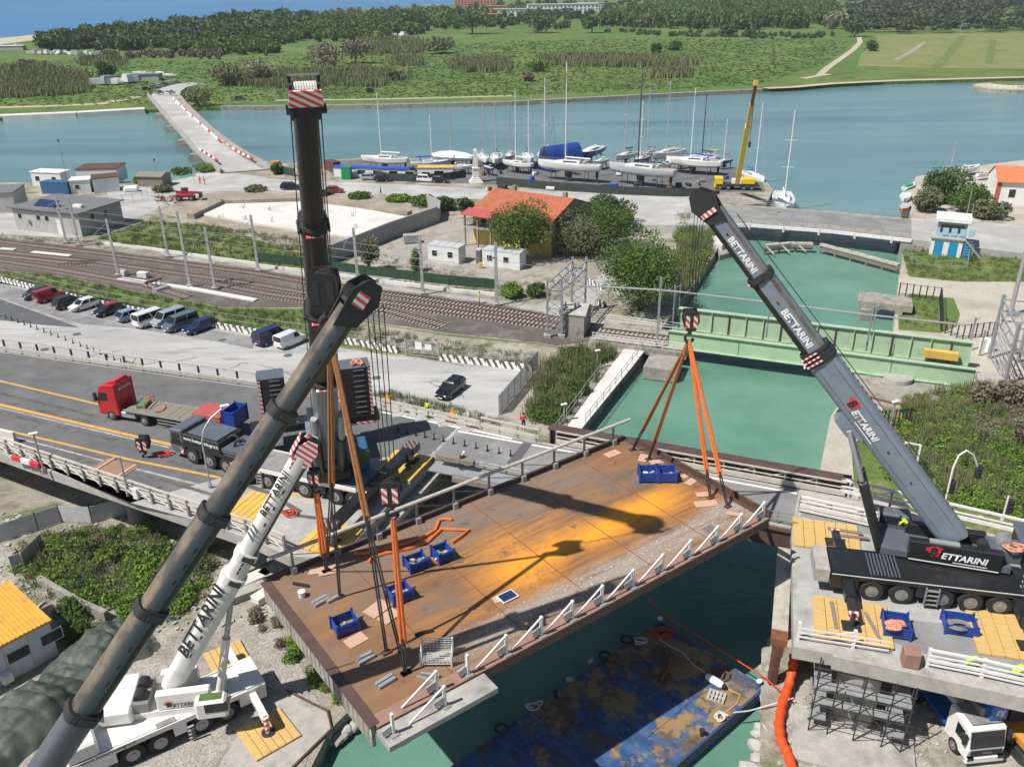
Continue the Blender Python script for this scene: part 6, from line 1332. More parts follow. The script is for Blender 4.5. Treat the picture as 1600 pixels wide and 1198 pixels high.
for g_,(pts,n2,lb,s0)in enumerate([([(50,85),(100,86),(160,88)],14,'in the far parking row by the woodland',1.3),([(0,76),(40,76)],5,'by the beach at the far left',1.3),([(600,58),(635,57)],4,'in the clearing of the far trees',1.5),([(155,133),(190,132),(218,126)],5,'in the storage yard by the river bridge',1.7)]):
 for i in range(n2):
  k=i%3;o=fv.B('far_vehicle',['car_white','car_silver','car_white'][k],smooth=True,origin=(0,0,0));o.location=lerp([G(a,b,1.3)for a,b in pts],(i+.3*(i%2))/n2);o.rotation_euler=(0,0,.3+i*.7);o.scale=(s0,s0,s0*(1+.4*(i%2)))
  tag(o,f'{["white", "silver", "white"][k]} vehicle {lb}, {ordn[i]} from the left','vehicle','vehicles '+lb)
for k,(x_,y_,L_,mt,lb)in enumerate([(225,127,14,'roof_grey','grey roofed boat store by the river bridge road'),(18,79,16,'cabin_white','low pale beach building at the left edge of the far coast')]):
 p=G(x_,y_,1.3);t=thing('shed',lb,'shed',p,.05);MB().b2(-L_/2,L_/2,0,6,0,2.8).B('wall','plaster_grey',t);MB().b2(-L_/2-.3,L_/2+.3,-.3,6.3,2.8,3.1).B('roof',mt,t)
BZ=4.0
Le=[(231,150),(246,168),(262,187),(281,208),(300,231),(322,252),(345,270)];Re=[(279,150),(294,168),(312,186),(334,207),(362,229),(390,247),(424,264)]
zs=[BZ,BZ,BZ,BZ-.1,BZ-.4,BZ-1.2,GND+.3]
lp=[G(a,b,z)for(a,b),z in zip(Le,zs)];rp_=[G(a,b,z)for(a,b),z in zip(Re,zs)]
t=thing('river_bridge','long concrete road bridge crossing the river at upper left','bridge',lp[3]-ZV*4)
mb=MB()
for i in range(6):mb.hexa([lp[i]-ZV*.8,lp[i+1]-ZV*.8,rp_[i+1]-ZV*.8,rp_[i]-ZV*.8],[lp[i],lp[i+1],rp_[i+1],rp_[i]])
mb.B('deck','concrete_old',t,1);mb=MB()
for i in range(6):mb.add([lp[i].lerp(rp_[i],.12)+ZV*.02,lp[i+1].lerp(rp_[i+1],.12)+ZV*.02,rp_[i+1].lerp(lp[i+1],.14)+ZV*.02,rp_[i].lerp(lp[i],.14)+ZV*.02],[(0,1,2,3)])
mb.B('roadway','road_pale',t,1)
for s_,E_ in(('left',lp),('right',rp_)):
 mb=MB()
 for a,b in zip(E_,E_[1:]):mb.bar(a+ZV*.5,b+ZV*.5,.3,1.0);mb.bar(a+ZV*1.3,b+ZV*1.3,.1,.1)
 mb.B('parapet','concrete',t,1)
for k,i in enumerate((1,2,3,4)):
 c_=(lp[i]+rp_[i])/2;MB().hexa([Vector((lp[i].x-.8,lp[i].y-1.2,-1)),Vector((rp_[i].x,rp_[i].y-1.2,-1)),Vector((rp_[i].x,rp_[i].y+1.2,-1)),Vector((lp[i].x-.8,lp[i].y+1.2,-1))],[Vector((lp[i].x-.8,lp[i].y-1.2,2.0)),Vector((rp_[i].x,rp_[i].y-1.2,2.0)),Vector((rp_[i].x,rp_[i].y+1.2,2.0)),Vector((lp[i].x-.8,lp[i].y+1.2,2.0))]).B('pier','concrete_old',t,1)
 MB().bar(Vector((c_.x,c_.y,1.9)),Vector((c_.x,c_.y,lp[i].z-.8)),5,1.2,up=Vector((1,0,0))).B('pier_wall','concrete_old',t,1)
MB().hexa([lp[0]-ZV*5,lp[0]+Vector((0,6,-5)),rp_[0]+Vector((0,6,-5)),rp_[0]-ZV*5],[lp[0]-ZV*.81,lp[0]+Vector((0,6,-.81)),rp_[0]+Vector((0,6,-.81)),rp_[0]-ZV*.81]).B('abutment','concrete_old',t,1)
ap=[Vector((lp[0].x*.5+rp_[0].x*.5,lp[0].y,BZ))];q=[G(258,150,BZ),G(262,143,BZ-1),G(272,137,1.6),G(290,132,1.4),G(310,130,1.35)]
mb=MB();w_=10.5;a_=[];b_=[]
for i,p in enumerate(q):
 d=(q[min(i+1,4)]-q[max(i-1,0)]);d.z=0;d.normalize();s_=Vector((-d.y,d.x,0))*w_/2;a_.append(p+s_);b_.append(p-s_)
for i in range(4):mb.hexa([a_[i+1]-ZV*3.2,a_[i]-ZV*3.2,b_[i]-ZV*3.2,b_[i+1]-ZV*3.2],[a_[i+1]+ZV*.03,a_[i]+ZV*.03,b_[i]+ZV*.03,b_[i+1]+ZV*.03])
struct(mb.B('approach_road','road_pale'))
def barrier_run(pts,z,n_,lb,md=2):
 P_=[G(a,b,z)for a,b in pts]
 for i in range(n_):
  a,b=lerp(P_,i/n_),lerp(P_,(i+.92)/n_);t=thing('water_barrier',f'{"red" if i % md == 1 else "white"} plastic water barrier {lb}','barrier',(a+b)/2,ang(a,b),'plastic barriers '+lb)
  L_=(b-a).length;MB().ext([(-.28,0),(.28,0),(.08,.28),(.06,.5),(-.06,.5),(-.08,.28)],(-L_/2,0,0),(0,1,0),(0,0,1),(L_,0,0)).B('body','red_stripe' if i%md==1 else 'white_stripe',t)
barrier_run([(271,155),(300,182),(345,222)],BZ-.0,26,'along the right side of the river bridge',4);barrier_run([(345,222),(372,238),(395,249)],BZ-.7,12,'near the junction at the right side of the river bridge');barrier_run([(312,234),(340,252)],BZ-.6,8,'at the left side of the river bridge end')
KZ=3.2
nr=[G(1118,352,KZ),G(1170,350,KZ),G(1300,360,KZ),G(1424,374,KZ)];fr=[G(1118,318,KZ),G(1170,321,KZ),G(1300,330,KZ),G(1424,342,KZ)]
t=thing('canal_road_bridge','grey road bridge with white edge beam over the canal mouth','bridge',nr[1]-ZV*3)
mb=MB();m2=MB()
for i in range(3):
 mb.hexa([nr[i]-ZV*.9,nr[i+1]-ZV*.9,fr[i+1]-ZV*.9,fr[i]-ZV*.9],[nr[i],nr[i+1],fr[i+1],fr[i]])
 m2.add([nr[i].lerp(fr[i],.28)+ZV*.02,nr[i+1].lerp(fr[i+1],.28)+ZV*.02,fr[i+1].lerp(nr[i+1],.1)+ZV*.02,fr[i].lerp(nr[i],.1)+ZV*.02],[(0,1,2,3)])
mb.B('deck','concrete_old',t,1);m2.B('roadway','asphalt_lot',t,1)
mb=MB()
for a,b in zip(nr,nr[1:]):mb.bar(a+Vector((0,-.15,-.2)),b+Vector((0,-.15,-.2)),.3,.55)
mb.B('edge_beam','white_paint',t,1)
for E_ in(nr,fr):
 mb=MB()
 for a,b in zip(E_,E_[1:]):
  for hh in(.4,.75,1.1):mb.bar(a+ZV*hh,b+ZV*hh,.05)
 mb.B('handrail','galv',t,1)
 for p,d in resample(E_,2.2):MB().bar(p,p+ZV*1.15,.07).B('post','galv',t,1)
for p,d in resample(nr,6.0):MB().bar(p+Vector((.2,-.32,-.95)),p+Vector((.2,-.32,.1)),.3).B('bracket','white_paint',t,1)
for f_ in(0,3):MB().bar(Vector((nr[f_].x,nr[f_].y-.5,.6)),Vector((fr[f_].x,fr[f_].y,.6)),3.5,3.4).B('abutment','concrete_old',t,1)
mb=MB();mb.hexa([nr[3]-ZV*1.9,nr[3]+Vector((26,-9,-1.9)),fr[3]+Vector((26,-9,-1.9)),fr[3]-ZV*1.9],[nr[3],nr[3]+Vector((26,-9,-1.6)),fr[3]+Vector((26,-9,-1.6)),fr[3]]);struct(mb.B('road_ramp','road_pale'))
mb=MB();mb.hexa([nr[0]+Vector((-22,8,-1.95)),nr[0]-ZV*1.95,fr[0]-ZV*1.95,fr[0]+Vector((-22,8,-1.95))],[nr[0]+Vector((-22,8,-1.7)),nr[0],fr[0],fr[0]+Vector((-22,8,-1.7))]);struct(mb.B('road_ramp','road_pale'))
for k,(pts,lb)in enumerate([([(1195,384),(1235,380),(1270,381)],'left'),([(1283,382),(1345,398),(1405,414)],'right')]):
 P_=[G(a,b,1.6)for a,b in pts];t=thing('timber_fender',f'weathered white timber guide fender in the canal, {lb} one','fender',Vector((P_[0].x,P_[0].y,0)))
 for a,b in zip(P_,P_[1:]):
  MB().bar(a,b,.9,.35).B('cap_beam','wood_old',t,1);MB().bar(a-ZV*.8,b-ZV*.8,.5,.3).B('wale','wood_grey',t,1);MB().bar(a+Vector((0,-.4,-.4)),b+Vector((0,-.4,-.4)),.12,.5).B('plank','wood_grey',t,1)
 for p,d in resample(P_,3.0):MB().tube(p-ZV*3,p+ZV*.25,.2,8).B('pile','wood_grey',t,1);MB().bar(p+ZV*.1,p+Vector((1.3,-1.6,-1.0)),.2).B('strut','wood_old',t,1)
p=G(1118,385,GND);tag(MB().prism(poly([(1096,372),(1110,362),(1140,366),(1143,380),(1128,388),(1100,384)],GND),-1,GND+.5).B('quay_slab','concrete_white'),'bright white concrete slab at the canal corner left of the fenders','slab')
tag(MB().prism(poly([(1118,384),(1140,380),(1147,393),(1124,399)],.9),-1,.95).B('concrete_block','concrete_old',bevel=.1),'broken grey concrete block standing in the canal corner','block')
t=thing('old_pier','old concrete pier beam standing in the canal left of the fenced lawn','pier',G(1385,490,0))
MB().prism(poly([(1342,458),(1362,457),(1425,466),(1427,480),(1340,470)],2.6),1.7,2.7).B('beam','concrete_old',t,1,bevel=.05);MB().prism(poly([(1345,478),(1362,478),(1362,485),(1345,485)],1.6),-1,1.69).B('stem','concrete_old',t,1);MB().prism(poly([(1398,482),(1410,484),(1410,490),(1398,488)],1.6),-1,1.69).B('stem','concrete_old',t,1)
def boat(c,rz,L_,hull,lb,mast=None,mm='mast_white',z=1.3,keel=True,cover=None,cabin=True,beam=.29,deckm='hull_white',stands=True,furl=None,anti='hull_blue',cat='sailboat'):
 t=thing('sailing_boat' if mast else 'motor_boat',lb,cat,c,rz);B=L_*beam/2;fb=L_*.1+.4
 st=[]
 for x_,w_,zk,zt in((-.5,.70,.30,1.0),(-.42,.82,.12,1.0),(-.2,.98,0,.98),(0,1.0,-.02,1.0),(.2,.86,0,1.06),(.36,.52,.08,1.13),(.46,.2,.25,1.18),(.5,.03,.6,1.22)):
  y_=B*w_;zz=z+zk*fb;zt_=z+zt*fb;zm=zz+(zt_-zz)*.4
  st.append([Vector((x_*L_,0,zz)),Vector((x_*L_,y_*.62,zz+(zm-zz)*.35)),Vector((x_*L_,y_*.92,zm)),Vector((x_*L_,y_,zt_)),Vector((x_*L_,-y_,zt_)),Vector((x_*L_,-y_*.92,zm)),Vector((x_*L_,-y_*.62,zz+(zm-zz)*.35))])
 mb=MB().loft(st);n7=7
 for i in range(7*7):mb.mi[i]=1 if(i%7)in(0,6)and anti else 0
 mb.B('hull',[hull,anti or hull],t,smooth=1)
 dk=[Vector((q[3].x*.985,q[3].y*.93,q[3].z+.03))for q in st];dk2=[Vector((q[3].x*.985,-q[3].y*.93,q[3].z+.03))for q in st]
 mb=MB()
 for i in range(7):mb.add([dk[i],dk[i+1],dk2[i+1],dk2[i],dk[i]-ZV*.06,dk[i+1]-ZV*.06,dk2[i+1]-ZV*.06,dk2[i]-ZV*.06],[(0,1,2,3),(0,4,5,1),(2,6,7,3)])
 mb.B('deck',deckm,t)
 zt=z+fb
 if cover:
  rg=[]
  for x_,w_,hh in((-.5,.7,.3),(-.3,1.05,.9),(0,1.08,1.2),(.3,.75,1.0),(.5,.1,.4)):rg.append([Vector((x_*L_,math.cos(a)*B*w_,zt-.4+math.sin(a)*L_*.11*hh))for a in[R(i*30)for i in range(7)]])
  MB().loft(rg).B('cover',cover,t,smooth=1)
 elif cabin:
  cb=MB().loft([[Vector((x_*L_,s_*B*w_,z_))for s_,z_ in((-1,zt),(1,zt),(.85,zt+h2),(-.85,zt+h2))]for x_,w_,h2 in((-.18,.62,L_*.045),(.05,.6,L_*.045),(.2,.45,L_*.03),(.27,.3,.05))]).B('cabin','hull_white',t,bevel=.04)
  for s_ in(-1,1):MB().bar((-.14*L_,s_*B*.575,zt+L_*.025),(.08*L_,s_*B*.56,zt+L_*.025),.04,L_*.02).B('window','glass',cb)
  MB().b2(-.44*L_,-.2*L_,-B*.5,B*.5,zt+.03,zt+.06).B('cockpit','teak',t);MB().bar((-.24*L_,-B*.5,zt+.6),(-.24*L_,B*.5,zt+.6),.5,.08).B('spray_hood',furl or 'hull_white',t)
 if keel and z>.8:
  MB().ext([(-.05*L_,z+.1),(.07*L_,z+.1),(.05*L_,.25),(-.04*L_,.25)],(0,-.14,0),(1,0,0),(0,0,1),(0,.28,0)).B('keel','keel_dark',t);MB().ext([(-.47*L_,z+.5),(-.42*L_,z+.4),(-.43*L_,.5),(-.46*L_,.5)],(0,-.06,0),(1,0,0),(0,0,1),(0,.12,0)).B('rudder','keel_dark',t)
 if stands and z>.8:
  for x_ in(-.28,0.0,.25):
   for s_ in(-1,1):MB().bar((x_*L_,s_*B*1.15,0),(x_*L_,s_*B*.7,z+fb*.35),.12).B('boat_stand','dark_steel',t)
 if mast:
  mx=.06*L_;h_=mast;ma=MB().tube((mx,0,zt),(mx,0,zt+h_),.13,8,.09).B('mast',mm,t)
  for f_ in(.38,.68):MB().bar((mx,-B*.55,zt+h_*f_),(mx,B*.55,zt+h_*f_),.07).B('spreader',mm,ma)
  MB().tube((mx,0,zt+1.3),(-.34*L_,0,zt+1.2),.16,8).B('boom',furl or mm,t)
  for q in((.48*L_,0),(-.49*L_,0),(mx,B),(mx,-B)):MB().tube((q[0],q[1],zt+.1),(mx,0,zt+h_*.97),.022,4).B('stay','galv',t)
  for s_ in(-1,1):MB().path([(-.48*L_,s_*B*.6,zt+.7),(-.1*L_,s_*B*.95,zt+.65),(.3*L_,s_*B*.6,zt+.7),(.49*L_,0,zt+.9)],.03,4).B('lifeline','galv',t)
 return t
def bt(stern,bow,**k):
 a,b=G(*stern,GND+.03),G(*bow,GND+.03);c_=(a+b)/2;L_=(b-a).length;mp=k.pop('mp',None);mh=None
 if mp:
  rz=ang(a,b);m0=c_+Vector((math.cos(rz),math.sin(rz),0))*.06*L_;mh=max(topz((m0.x,m0.y,GND+2),mp)-(GND+k.get('z',1.3)+L_*.1+.4),3)
 return boat(c_,ang(a,b),L_,k.pop('hull','hull_white'),k.pop('lb'),mast=mh,**k)
bt((638,266),(566,263),lb='white sailboat with a tall bare mast at the left end of the boatyard',mp=145,z=1.3)
bt((642,268),(702,266),lb='low grey boat under a blue tarp behind the yellow roofed shed',mp=180,hull='hull_grey',furl='tarp_blue',z=.9)
bt((740,262),(676,259),lb='large boat wrapped in white shrink film',cover='cover_white',cabin=False,z=1.4,beam=.3,cat='boat')
bt((702,272),(742,272),lb='white motor boat with a small wheelhouse beside the obelisk',z=1.0,beam=.33,anti='hull_navy',cat='boat')
bt((752,255),(760,266),lb='slim sailboat seen from its bow just right of the obelisk',mp=163,z=1.2,mm='mast_grey');bt((778,255),(773,268),lb='second sailboat right of the obelisk with a grey mast',mp=160,z=1.2,mm='mast_grey',furl='hull_navy')
bt((832,273),(786,268),lb='broad white yacht with a high cabin left of the blue tent',mp=142,z=1.4,beam=.32);bt((822,254),(829,266),lb='small white sailboat with a dark sprayhood left of the blue tent',mp=158,z=1.2,furl='hull_navy')
bt((860,250),(843,264),lb='navy bottomed white sailboat with crossed spreaders behind the long white racer',mp=122,z=1.3,anti='hull_navy');bt((940,246),(906,259),lb='mastless white boat with a deep navy hull right of the blue tent',z=1.3,hull='hull_navy',anti='hull_navy',cat='boat')
bt((938,287),(841,279),lb='long low white racing yacht with the tallest white mast',mp=98,z=2.2,beam=.19,cabin=True,anti=None);bt((1053,297),(951,285),lb='long low grey racing yacht with a tall black mast',mp=92,z=2.3,beam=.19,mm='mast_black',hull='hull_grey',deckm='hull_grey',anti=None)
bt((993,254),(962,262),lb='dark striped sailboat with a black furled sail behind the grey racer',mp=150,z=1.5,hull='hull_white',anti='hull_navy',furl='mast_black',mm='mast_grey');bt((1028,250),(996,256),lb='white sailboat between two others at the rear of the yard',mp=140,z=1.2,mm='mast_grey');bt((1066,250),(1019,260),lb='white sailboat with a long cabin behind the grey racer, its mast leaning back',mp=126,z=1.3,mm='mast_grey')
bt((1126,275),(1040,268),lb='broad white yacht with blue sail covers near the yellow crane',mp=138,z=1.6,anti='hull_navy',furl='tarp_blue');bt((1118,263),(1078,258),lb='white yacht with a thin black mast behind the broad yacht',mp=146,mm='mast_black',z=1.5);bt((1124,256),(1095,254),lb='small sailboat with a short thin mast left of the yellow crane',mp=178,z=1.2,mm='mast_grey')
bt((1162,270),(1194,285),lb='white sailboat with a blue cover moored behind the yellow crane',mp=160,z=-.9,keel=False,stands=False,furl='tarp_blue');bt((1221,306),(1227,334),lb='white sailboat moored bow first at the canal mouth',mp=173,z=-.9,keel=False,stands=False)
bt((1497,276),(1528,270),lb='white motor boat on the right shore, left of two',z=.6,keel=False,cat='boat');bt((1525,282),(1548,279),lb='white motor boat with dark engine on the right shore, right of two',z=.6,keel=False,cat='boat');bt((1412,297),(1428,290),lb='white boat with a green canopy moored at the right bank',z=-.5,keel=False,cover='skip_green',cabin=False,cat='boat');bt((1416,306),(1411,318),lb='small white dinghy moored below the green canopy boat',z=-.4,keel=False,cabin=False,stands=False,cat='boat');bt((1416,322),(1409,333),lb='orange inflatable boat moored by the canal bridge',z=-.4,keel=False,hull='sling_orange',deckm='hull_grey',cabin=False,stands=False,cat='boat')
bt((1470,282),(1492,279),lb='sailboat hidden in bushes on the right shore with only its mast rising clear',mp=222,z=.9,mm='mast_grey')
for k,(x0,x1,y_)in enumerate([(208,240,119),(243,258,117),(255,278,121),(192,205,122)]):bt((x1,y_+.3),(x0,y_),lb=f'white hull stored in the far yard by the river bridge road, {ordn[k]} of four',z=.3,keel=False,stands=False,cover='cover_white' if k%2 else None,cabin=k%2==0,cat='boat')
a,b=G(862,270,GND),G(912,262,GND);t=thing('boat_tent','blue rounded boat tent in the middle of the boatyard','tent',a,ang(a,b));L_=(b-a).length;hh=topz(G(885,266,GND),228)-GND
ringp=[[Vector((x_,2.8-math.cos(an)*2.8,math.sin(an)*hh))for an in[R(i*18)for i in range(11)]]for x_ in[L_*i/8 for i in range(9)]]
MB().loft(ringp).B('canvas','tent_blue',t,smooth=1);MB().loft([[Vector((-.1,2.8-math.cos(an)*2.5,math.sin(an)*hh*.88))for an in[R(i*18)for i in range(11)]],[Vector((.05,2.8-math.cos(an)*2.5,math.sin(an)*hh*.88))for an in[R(i*18)for i in range(11)]]]).B('opening','hull_navy',t)
for i in range(9):MB().path([Vector((L_*i/8,2.8-math.cos(an)*2.84,math.sin(an)*(hh+.04)))for an in[R(j*18)for j in range(11)]],.05,4).B('hoop','tent_blue',t)
for k,(x0,y0,x1,y1,mp_,hl,mm_)in enumerate([(712,256,700,262,170,'hull_white','mast_grey'),(770,276,756,272,None,'hull_blue',None),(800,252,793,262,165,'hull_navy','mast_grey'),(870,252,858,258,178,'hull_white','mast_grey'),(900,274,880,270,None,'hull_white',None),(948,262,926,268,None,'hull_grey',None),(1012,258,990,266,158,'hull_navy','mast_white'),(1048,268,1020,272,None,'hull_white',None),(1078,262,1050,266,165,'hull_white','mast_grey'),(1142,262,1120,266,186,'hull_navy','mast_white')]):
 bt((x0,y0),(x1,y1),hull=hl,lb=f'{hl[5:]} hulled boat in the packed rear rows of the boatyard, {ordn[k]} such from the left',z=1.2,cat='boat' if not mp_ else 'sailboat',**(dict(mp=mp_,mm=mm_)if mp_ else{}))
rd=random.Random(77)
for k in range(26):
 px=rd.uniform(752,1185);py=rd.uniform(268,296)+(px-750)*.012;mt=['wood_grey','dark_steel','rust','tarp_blue','cabin_white','black_matte'][k%6]
 tag(MB().box(G(px,py,GND+.45),(rd.uniform(.6,2.2),rd.uniform(.5,1.2),rd.uniform(.4,1.1)),rd.uniform(0,3)).B('yard_crate',mt,bevel=.06),f'{["grey wooden", "dark metal", "rusty", "blue covered", "white", "black"][k % 6]} crate lying between the boat stands of the boatyard','crate',f'boatyard crates {k % 6}')
b=G(744,285,GND);h_=topz(b,232)-GND;t=thing('obelisk','white stone obelisk beside the riverside road','monument',b,.1)
for i,(s_,z0,z1)in enumerate(((3.2,0,.35),(2.6,.35,.75),(2.0,.75,1.2),(1.5,1.2,h_*.42))):MB().box((0,0,(z0+z1)/2),(s_,s_,z1-z0),0,.96).B('base_step' if i<3 else 'pedestal','stone_white',t,bevel=.03)
MB().box((0,0,h_*.42+.12),(1.75,1.75,.24)).B('cornice','stone_white',t);MB().box((0,0,(h_*.42+.24+h_*.95)/2),(1.1,1.1,h_*.95-h_*.42-.24),0,.72).B('shaft','stone_white',t);MB().box((0,0,h_*.975),(.78,.78,h_*.05),0,.1).B('tip','stone_white',t)
b=G(1150,296,GND);tip=ray_at(1181,130,G(1172,280,12));foot=G(1152,285,GND+2.6);t=thing('yellow_crane','yellow mobile crane with a raised boom at the end of the boatyard','crane',b,-.15)
d,s_,u=frame3(foot,tip);L_=(tip-foot).length
for(t0,t1,w_,mt)in((0,.62,.95,'crane_yellow'),(.62,.82,.7,'mat_yellow'),(.82,1,.55,'rust')):MB().bar(foot+d*L_*t0,foot+d*L_*t1,w_,w_*1.1,up=u).B('boom_section',mt,t,1)
MB().box(tip,(.7,.7,.8)).B('boom_head','mat_yellow',t,1);MB().tube(tip-ZV*.5,tip-ZV*10,.05,5).B('hoist_rope','cable',t,1);MB().box(tip-ZV*10.4,(.4,.4,.9)).B('hook','dark_steel',t,1)
MB().b2(-4.5,4.8,-1.25,1.25,.9,1.3).B('chassis','dark_steel',t);MB().b2(-4.8,-3.0,-1.2,1.2,.6,2.7).B('driving_cab','crane_yellow',t,bevel=.1);MB().b2(-4.83,-4.5,-1.0,1.0,1.6,2.4).B('windscreen','glass',t);MB().b2(1.0,3.8,-1.2,1.2,1.4,2.6).B('counterweight','crane_yellow',t,bevel=.1);MB().b2(-1.2,1.0,-1.25,-.2,1.4,2.5).B('operator_cab','hull_white',t,bevel=.1)
for x_ in(-3.6,-1.8,1.5,3.2):
 for s2 in(-1,1):wheel(t,x_,s2*1.05,.55,.4)
hut((534,281),(548,281),2.2,2.7,'storage_container','green steel container beside the silver car','container','skip_green','skip_green',over=.02)
t,Lx,rf=hut((522,276),(636,280),2.2,2.2,'stall_row','long low shed row with blue tarps beside the boatyard fence','shed','hull_white','tarp_blue',over=.2,win=[('f',3+i*4.0,.8,2.0,1.0)for i in range(6)])
hut((653,279),(708,279),3,2.4,'storage_shed','white shed with a yellowish roof behind the white car','shed','hull_white','mat_tan',over=.15,win=[('f',5,.9,2.2,.9)]);hut((508,266),(522,270),2,2.3,'storage_container','dark red container at the left end of the boatyard','container','rust_red','rust_red',over=.02);hut((423,264),(431,265),2,1.6,'storage_container','small orange red container on the left river bank','container','sign_orange','sign_orange',over=.02)
def fence(name,label,pts,z,h_,sp,pm='galv',mm=None,rails=(),cat='fence',mesh_h=None,pw=.07):
 P_=[G(a,b,z)if not isinstance(a,Vector)else a for a,b in pts];t=thing(name,label,cat,P_[0])
 pr=resample(P_,sp)+[(P_[-1],Vector((1,0,0)))]
 for p,d in pr:MB().bar(p,p+ZV*h_,pw).B('post',pm,t,1)
 for hh in rails:
  mb=MB()
  for a,b in zip(P_,P_[1:]):mb.bar(a+ZV*hh,b+ZV*hh,.05)
  mb.B('rail',pm,t,1)
 if mm:
  for(a,d0),(b,d1)in zip(pr,pr[1:]):MB().bar(a+ZV*(.05+(mesh_h or h_*.95)/2),b+ZV*(.05+(mesh_h or h_*.95)/2),.03,mesh_h or h_*.92).B('mesh_panel',mm,t,1)
 return t
fence('screen_fence','dark green screened fence along the boatyard behind the parked cars',[(570,275),(610,283),(660,285),(700,282),(728,278)],GND,1.9,3,'dark_steel','mesh_dark');fence('screen_fence','long dark screened fence in front of the racing yachts',[(776,289),(860,297),(960,304),(1060,308),(1105,307)],GND,1.9,3,'dark_steel','mesh_dark');fence('screen_fence','grey blue screen near the river bank left of the upright boom',[(440,272),(461,276)],GND,2,3,'dark_steel','mesh_dark')
fence('screen_fence','green screened fence between the railway and the building site',[(400,408),(470,416),(560,428),(700,445),(778,452)],GND,1.6,3.0,'dark_steel','mesh_green');tag(slabwall('kerb_wall',[(400,412),(470,420),(560,432),(700,450),(776,458)],.4,GND,GND+.45,'concrete_white'),'low white kerb wall under the green screened fence','kerb');tag(slabwall('kerb_wall',[(160,378),(230,386),(300,396),(400,410)],.4,GND,GND+.4,'concrete_white'),'low white kerb along the track left of the upright boom','kerb')
fence('wire_fence','thin wire fence behind the parked cars',[(-20,432),(0,436),(150,470),(330,505),(480,527),(630,549)],GND,1.8,3.2,'galv',None,(1.75,.9),pw=.06);fence('wire_fence','wire fence right of the mesh gate',[(690,556),(760,565),(838,574)],GND,1.8,2.5,'galv',None,(1.75,.9),pw=.07)
fence('wire_fence','white mesh fence closing the right end of the parking lot',[(840,576),(812,610),(780,648)],GND,2.4,2.0,'galv','mesh_clear',(2.3,.2),pw=.09);fence('wire_fence','fence along the concrete ramp at the left canal bank',[(938,585),(905,630),(868,680)],GND,1.4,2.5,'galv',None,(1.35,.7));fence('canal_railing','thin railing along the left canal edge',[(1003,548),(960,605),(915,662)],GND+.2,1.1,2.2,'galv',None,(1.1,.6),cat='railing',pw=.06)
fence('wire_fence','tall wire fence beside the service road near the big tree',[(914,450),(950,476),(955,470)],GND,2.2,2.0,'galv',None,(2.1,1.1));fence('picket_fence','dark picket fence round the lawn on the right bank',[(1404,462),(1468,470),(1470,518),(1500,530),(1550,525)],GND,2.0,.9,'dark_steel',None,(1.9,.4),pw=.12);fence('picket_fence','dark picket fence beside the turning circle',[(1374,668),(1420,664)],GND,2.0,.4,'dark_steel',None,(1.8,.3),pw=.1);fence('wire_fence','wire fence of the yard below the control house',[(1422,408),(1425,420),(1510,424),(1512,400)],GND,1.6,2.5,'galv',None,(1.55,.8));fence('wire_fence','metal fence on the site road by the grey hut',[(176,322),(200,319),(232,312)],GND,2.0,2.2,'galv',None,(1.9,.3))
guard('road_railing','pale railing along the riverside road right of the control house',[(1425,340),(1505,348)],GND+1.6,1.1,[(1.1,.06,.06),(.6,.05,.05)],2.2,'galv','galv',.07,cat='railing')
tag(MB().hexa([G(868,688,GND-.6),G(905,674,GND-.6),G(1008,548,GND-.6),G(975,545,GND-.6)],[G(868,688,GND+.15),G(905,674,GND+.15),G(1008,548,GND+.15),G(975,545,GND+.15)]).B('quay_walkway','concrete_white'),'pale concrete walkway along the left bank of the canal','walkway')
def zebra(pts,lb,step=2.0,z=GND):
 P_=[G(a,b,z)for a,b in pts];t=thing('striped_barrier',lb,'barrier',P_[0])
 pr=resample(P_,step)
 for(a,d),(b,e)in zip(pr,pr[1:]):
  o=MB().ext([(-.3,0),(.3,0),(.18,.35),(.12,.75),(-.12,.75),(-.18,.35)],(0,0,0),(0,1,0),(0,0,1),(step*.985,0,0)).B('block','zebra',t);o.location=a-P_[0];o.rotation_euler=(0,0,math.atan2(d.y,d.x))
zebra([(-40,430),(0,439),(150,475),(330,510),(400,522),(480,533)],'long black and white striped concrete barrier behind the parked cars');zebra([(540,536),(585,544),(628,552)],'striped barrier left of the mesh gate');zebra([(688,562),(760,570),(836,580)],'striped barrier right of the mesh gate');zebra([(918,442),(935,450),(952,459)],'short striped barrier by the service road');zebra([(936,476),(957,484)],'two striped blocks below the short striped barrier',1.4)
a,b=G(635,556,GND),G(686,562,GND);t=thing('mesh_gate','grey mesh gate with two white notices at the parking lot','gate',a,ang(a,b));L_=(b-a).length
for x_ in(0,L_):MB().b2(x_-.1,x_+.1,-.1,.1,0,2.4).B('post','galv',t)
for z_ in(.25,2.2):MB().b2(.1,L_-.1,-.05,.05,z_-.05,z_+.05).B('frame_bar','galv',t)
for i in range(17):MB().b2(.3+i*(L_-.6)/16-.02,.3+i*(L_-.6)/16+.02,-.03,.03,.3,2.15).B('bar','galv',t)
MB().b2(1.3,2.2,-.08,-.055,1.1,2.1).B('notice','white_stripe',t);MB().b2(2.6,3.5,-.08,-.055,1.2,1.9).B('notice','white_stripe',t)
bol=MB().tube((0,0,0),(0,0,.62),.07,6,.05).tube((0,0,0),(0,0,.05),.16,8)
def bollards(pts,n_,z,lb):
 P_=[G(a,b,z)for a,b in pts];o=tag(bol.B('flexible_post','black_matte',origin=(0,0,0)),lb,'post',lb);o.location=P_[0]
 for i in range(1,n_):c_=o.copy();C.objects.link(c_);c_.location=lerp(P_,i/(n_-1))
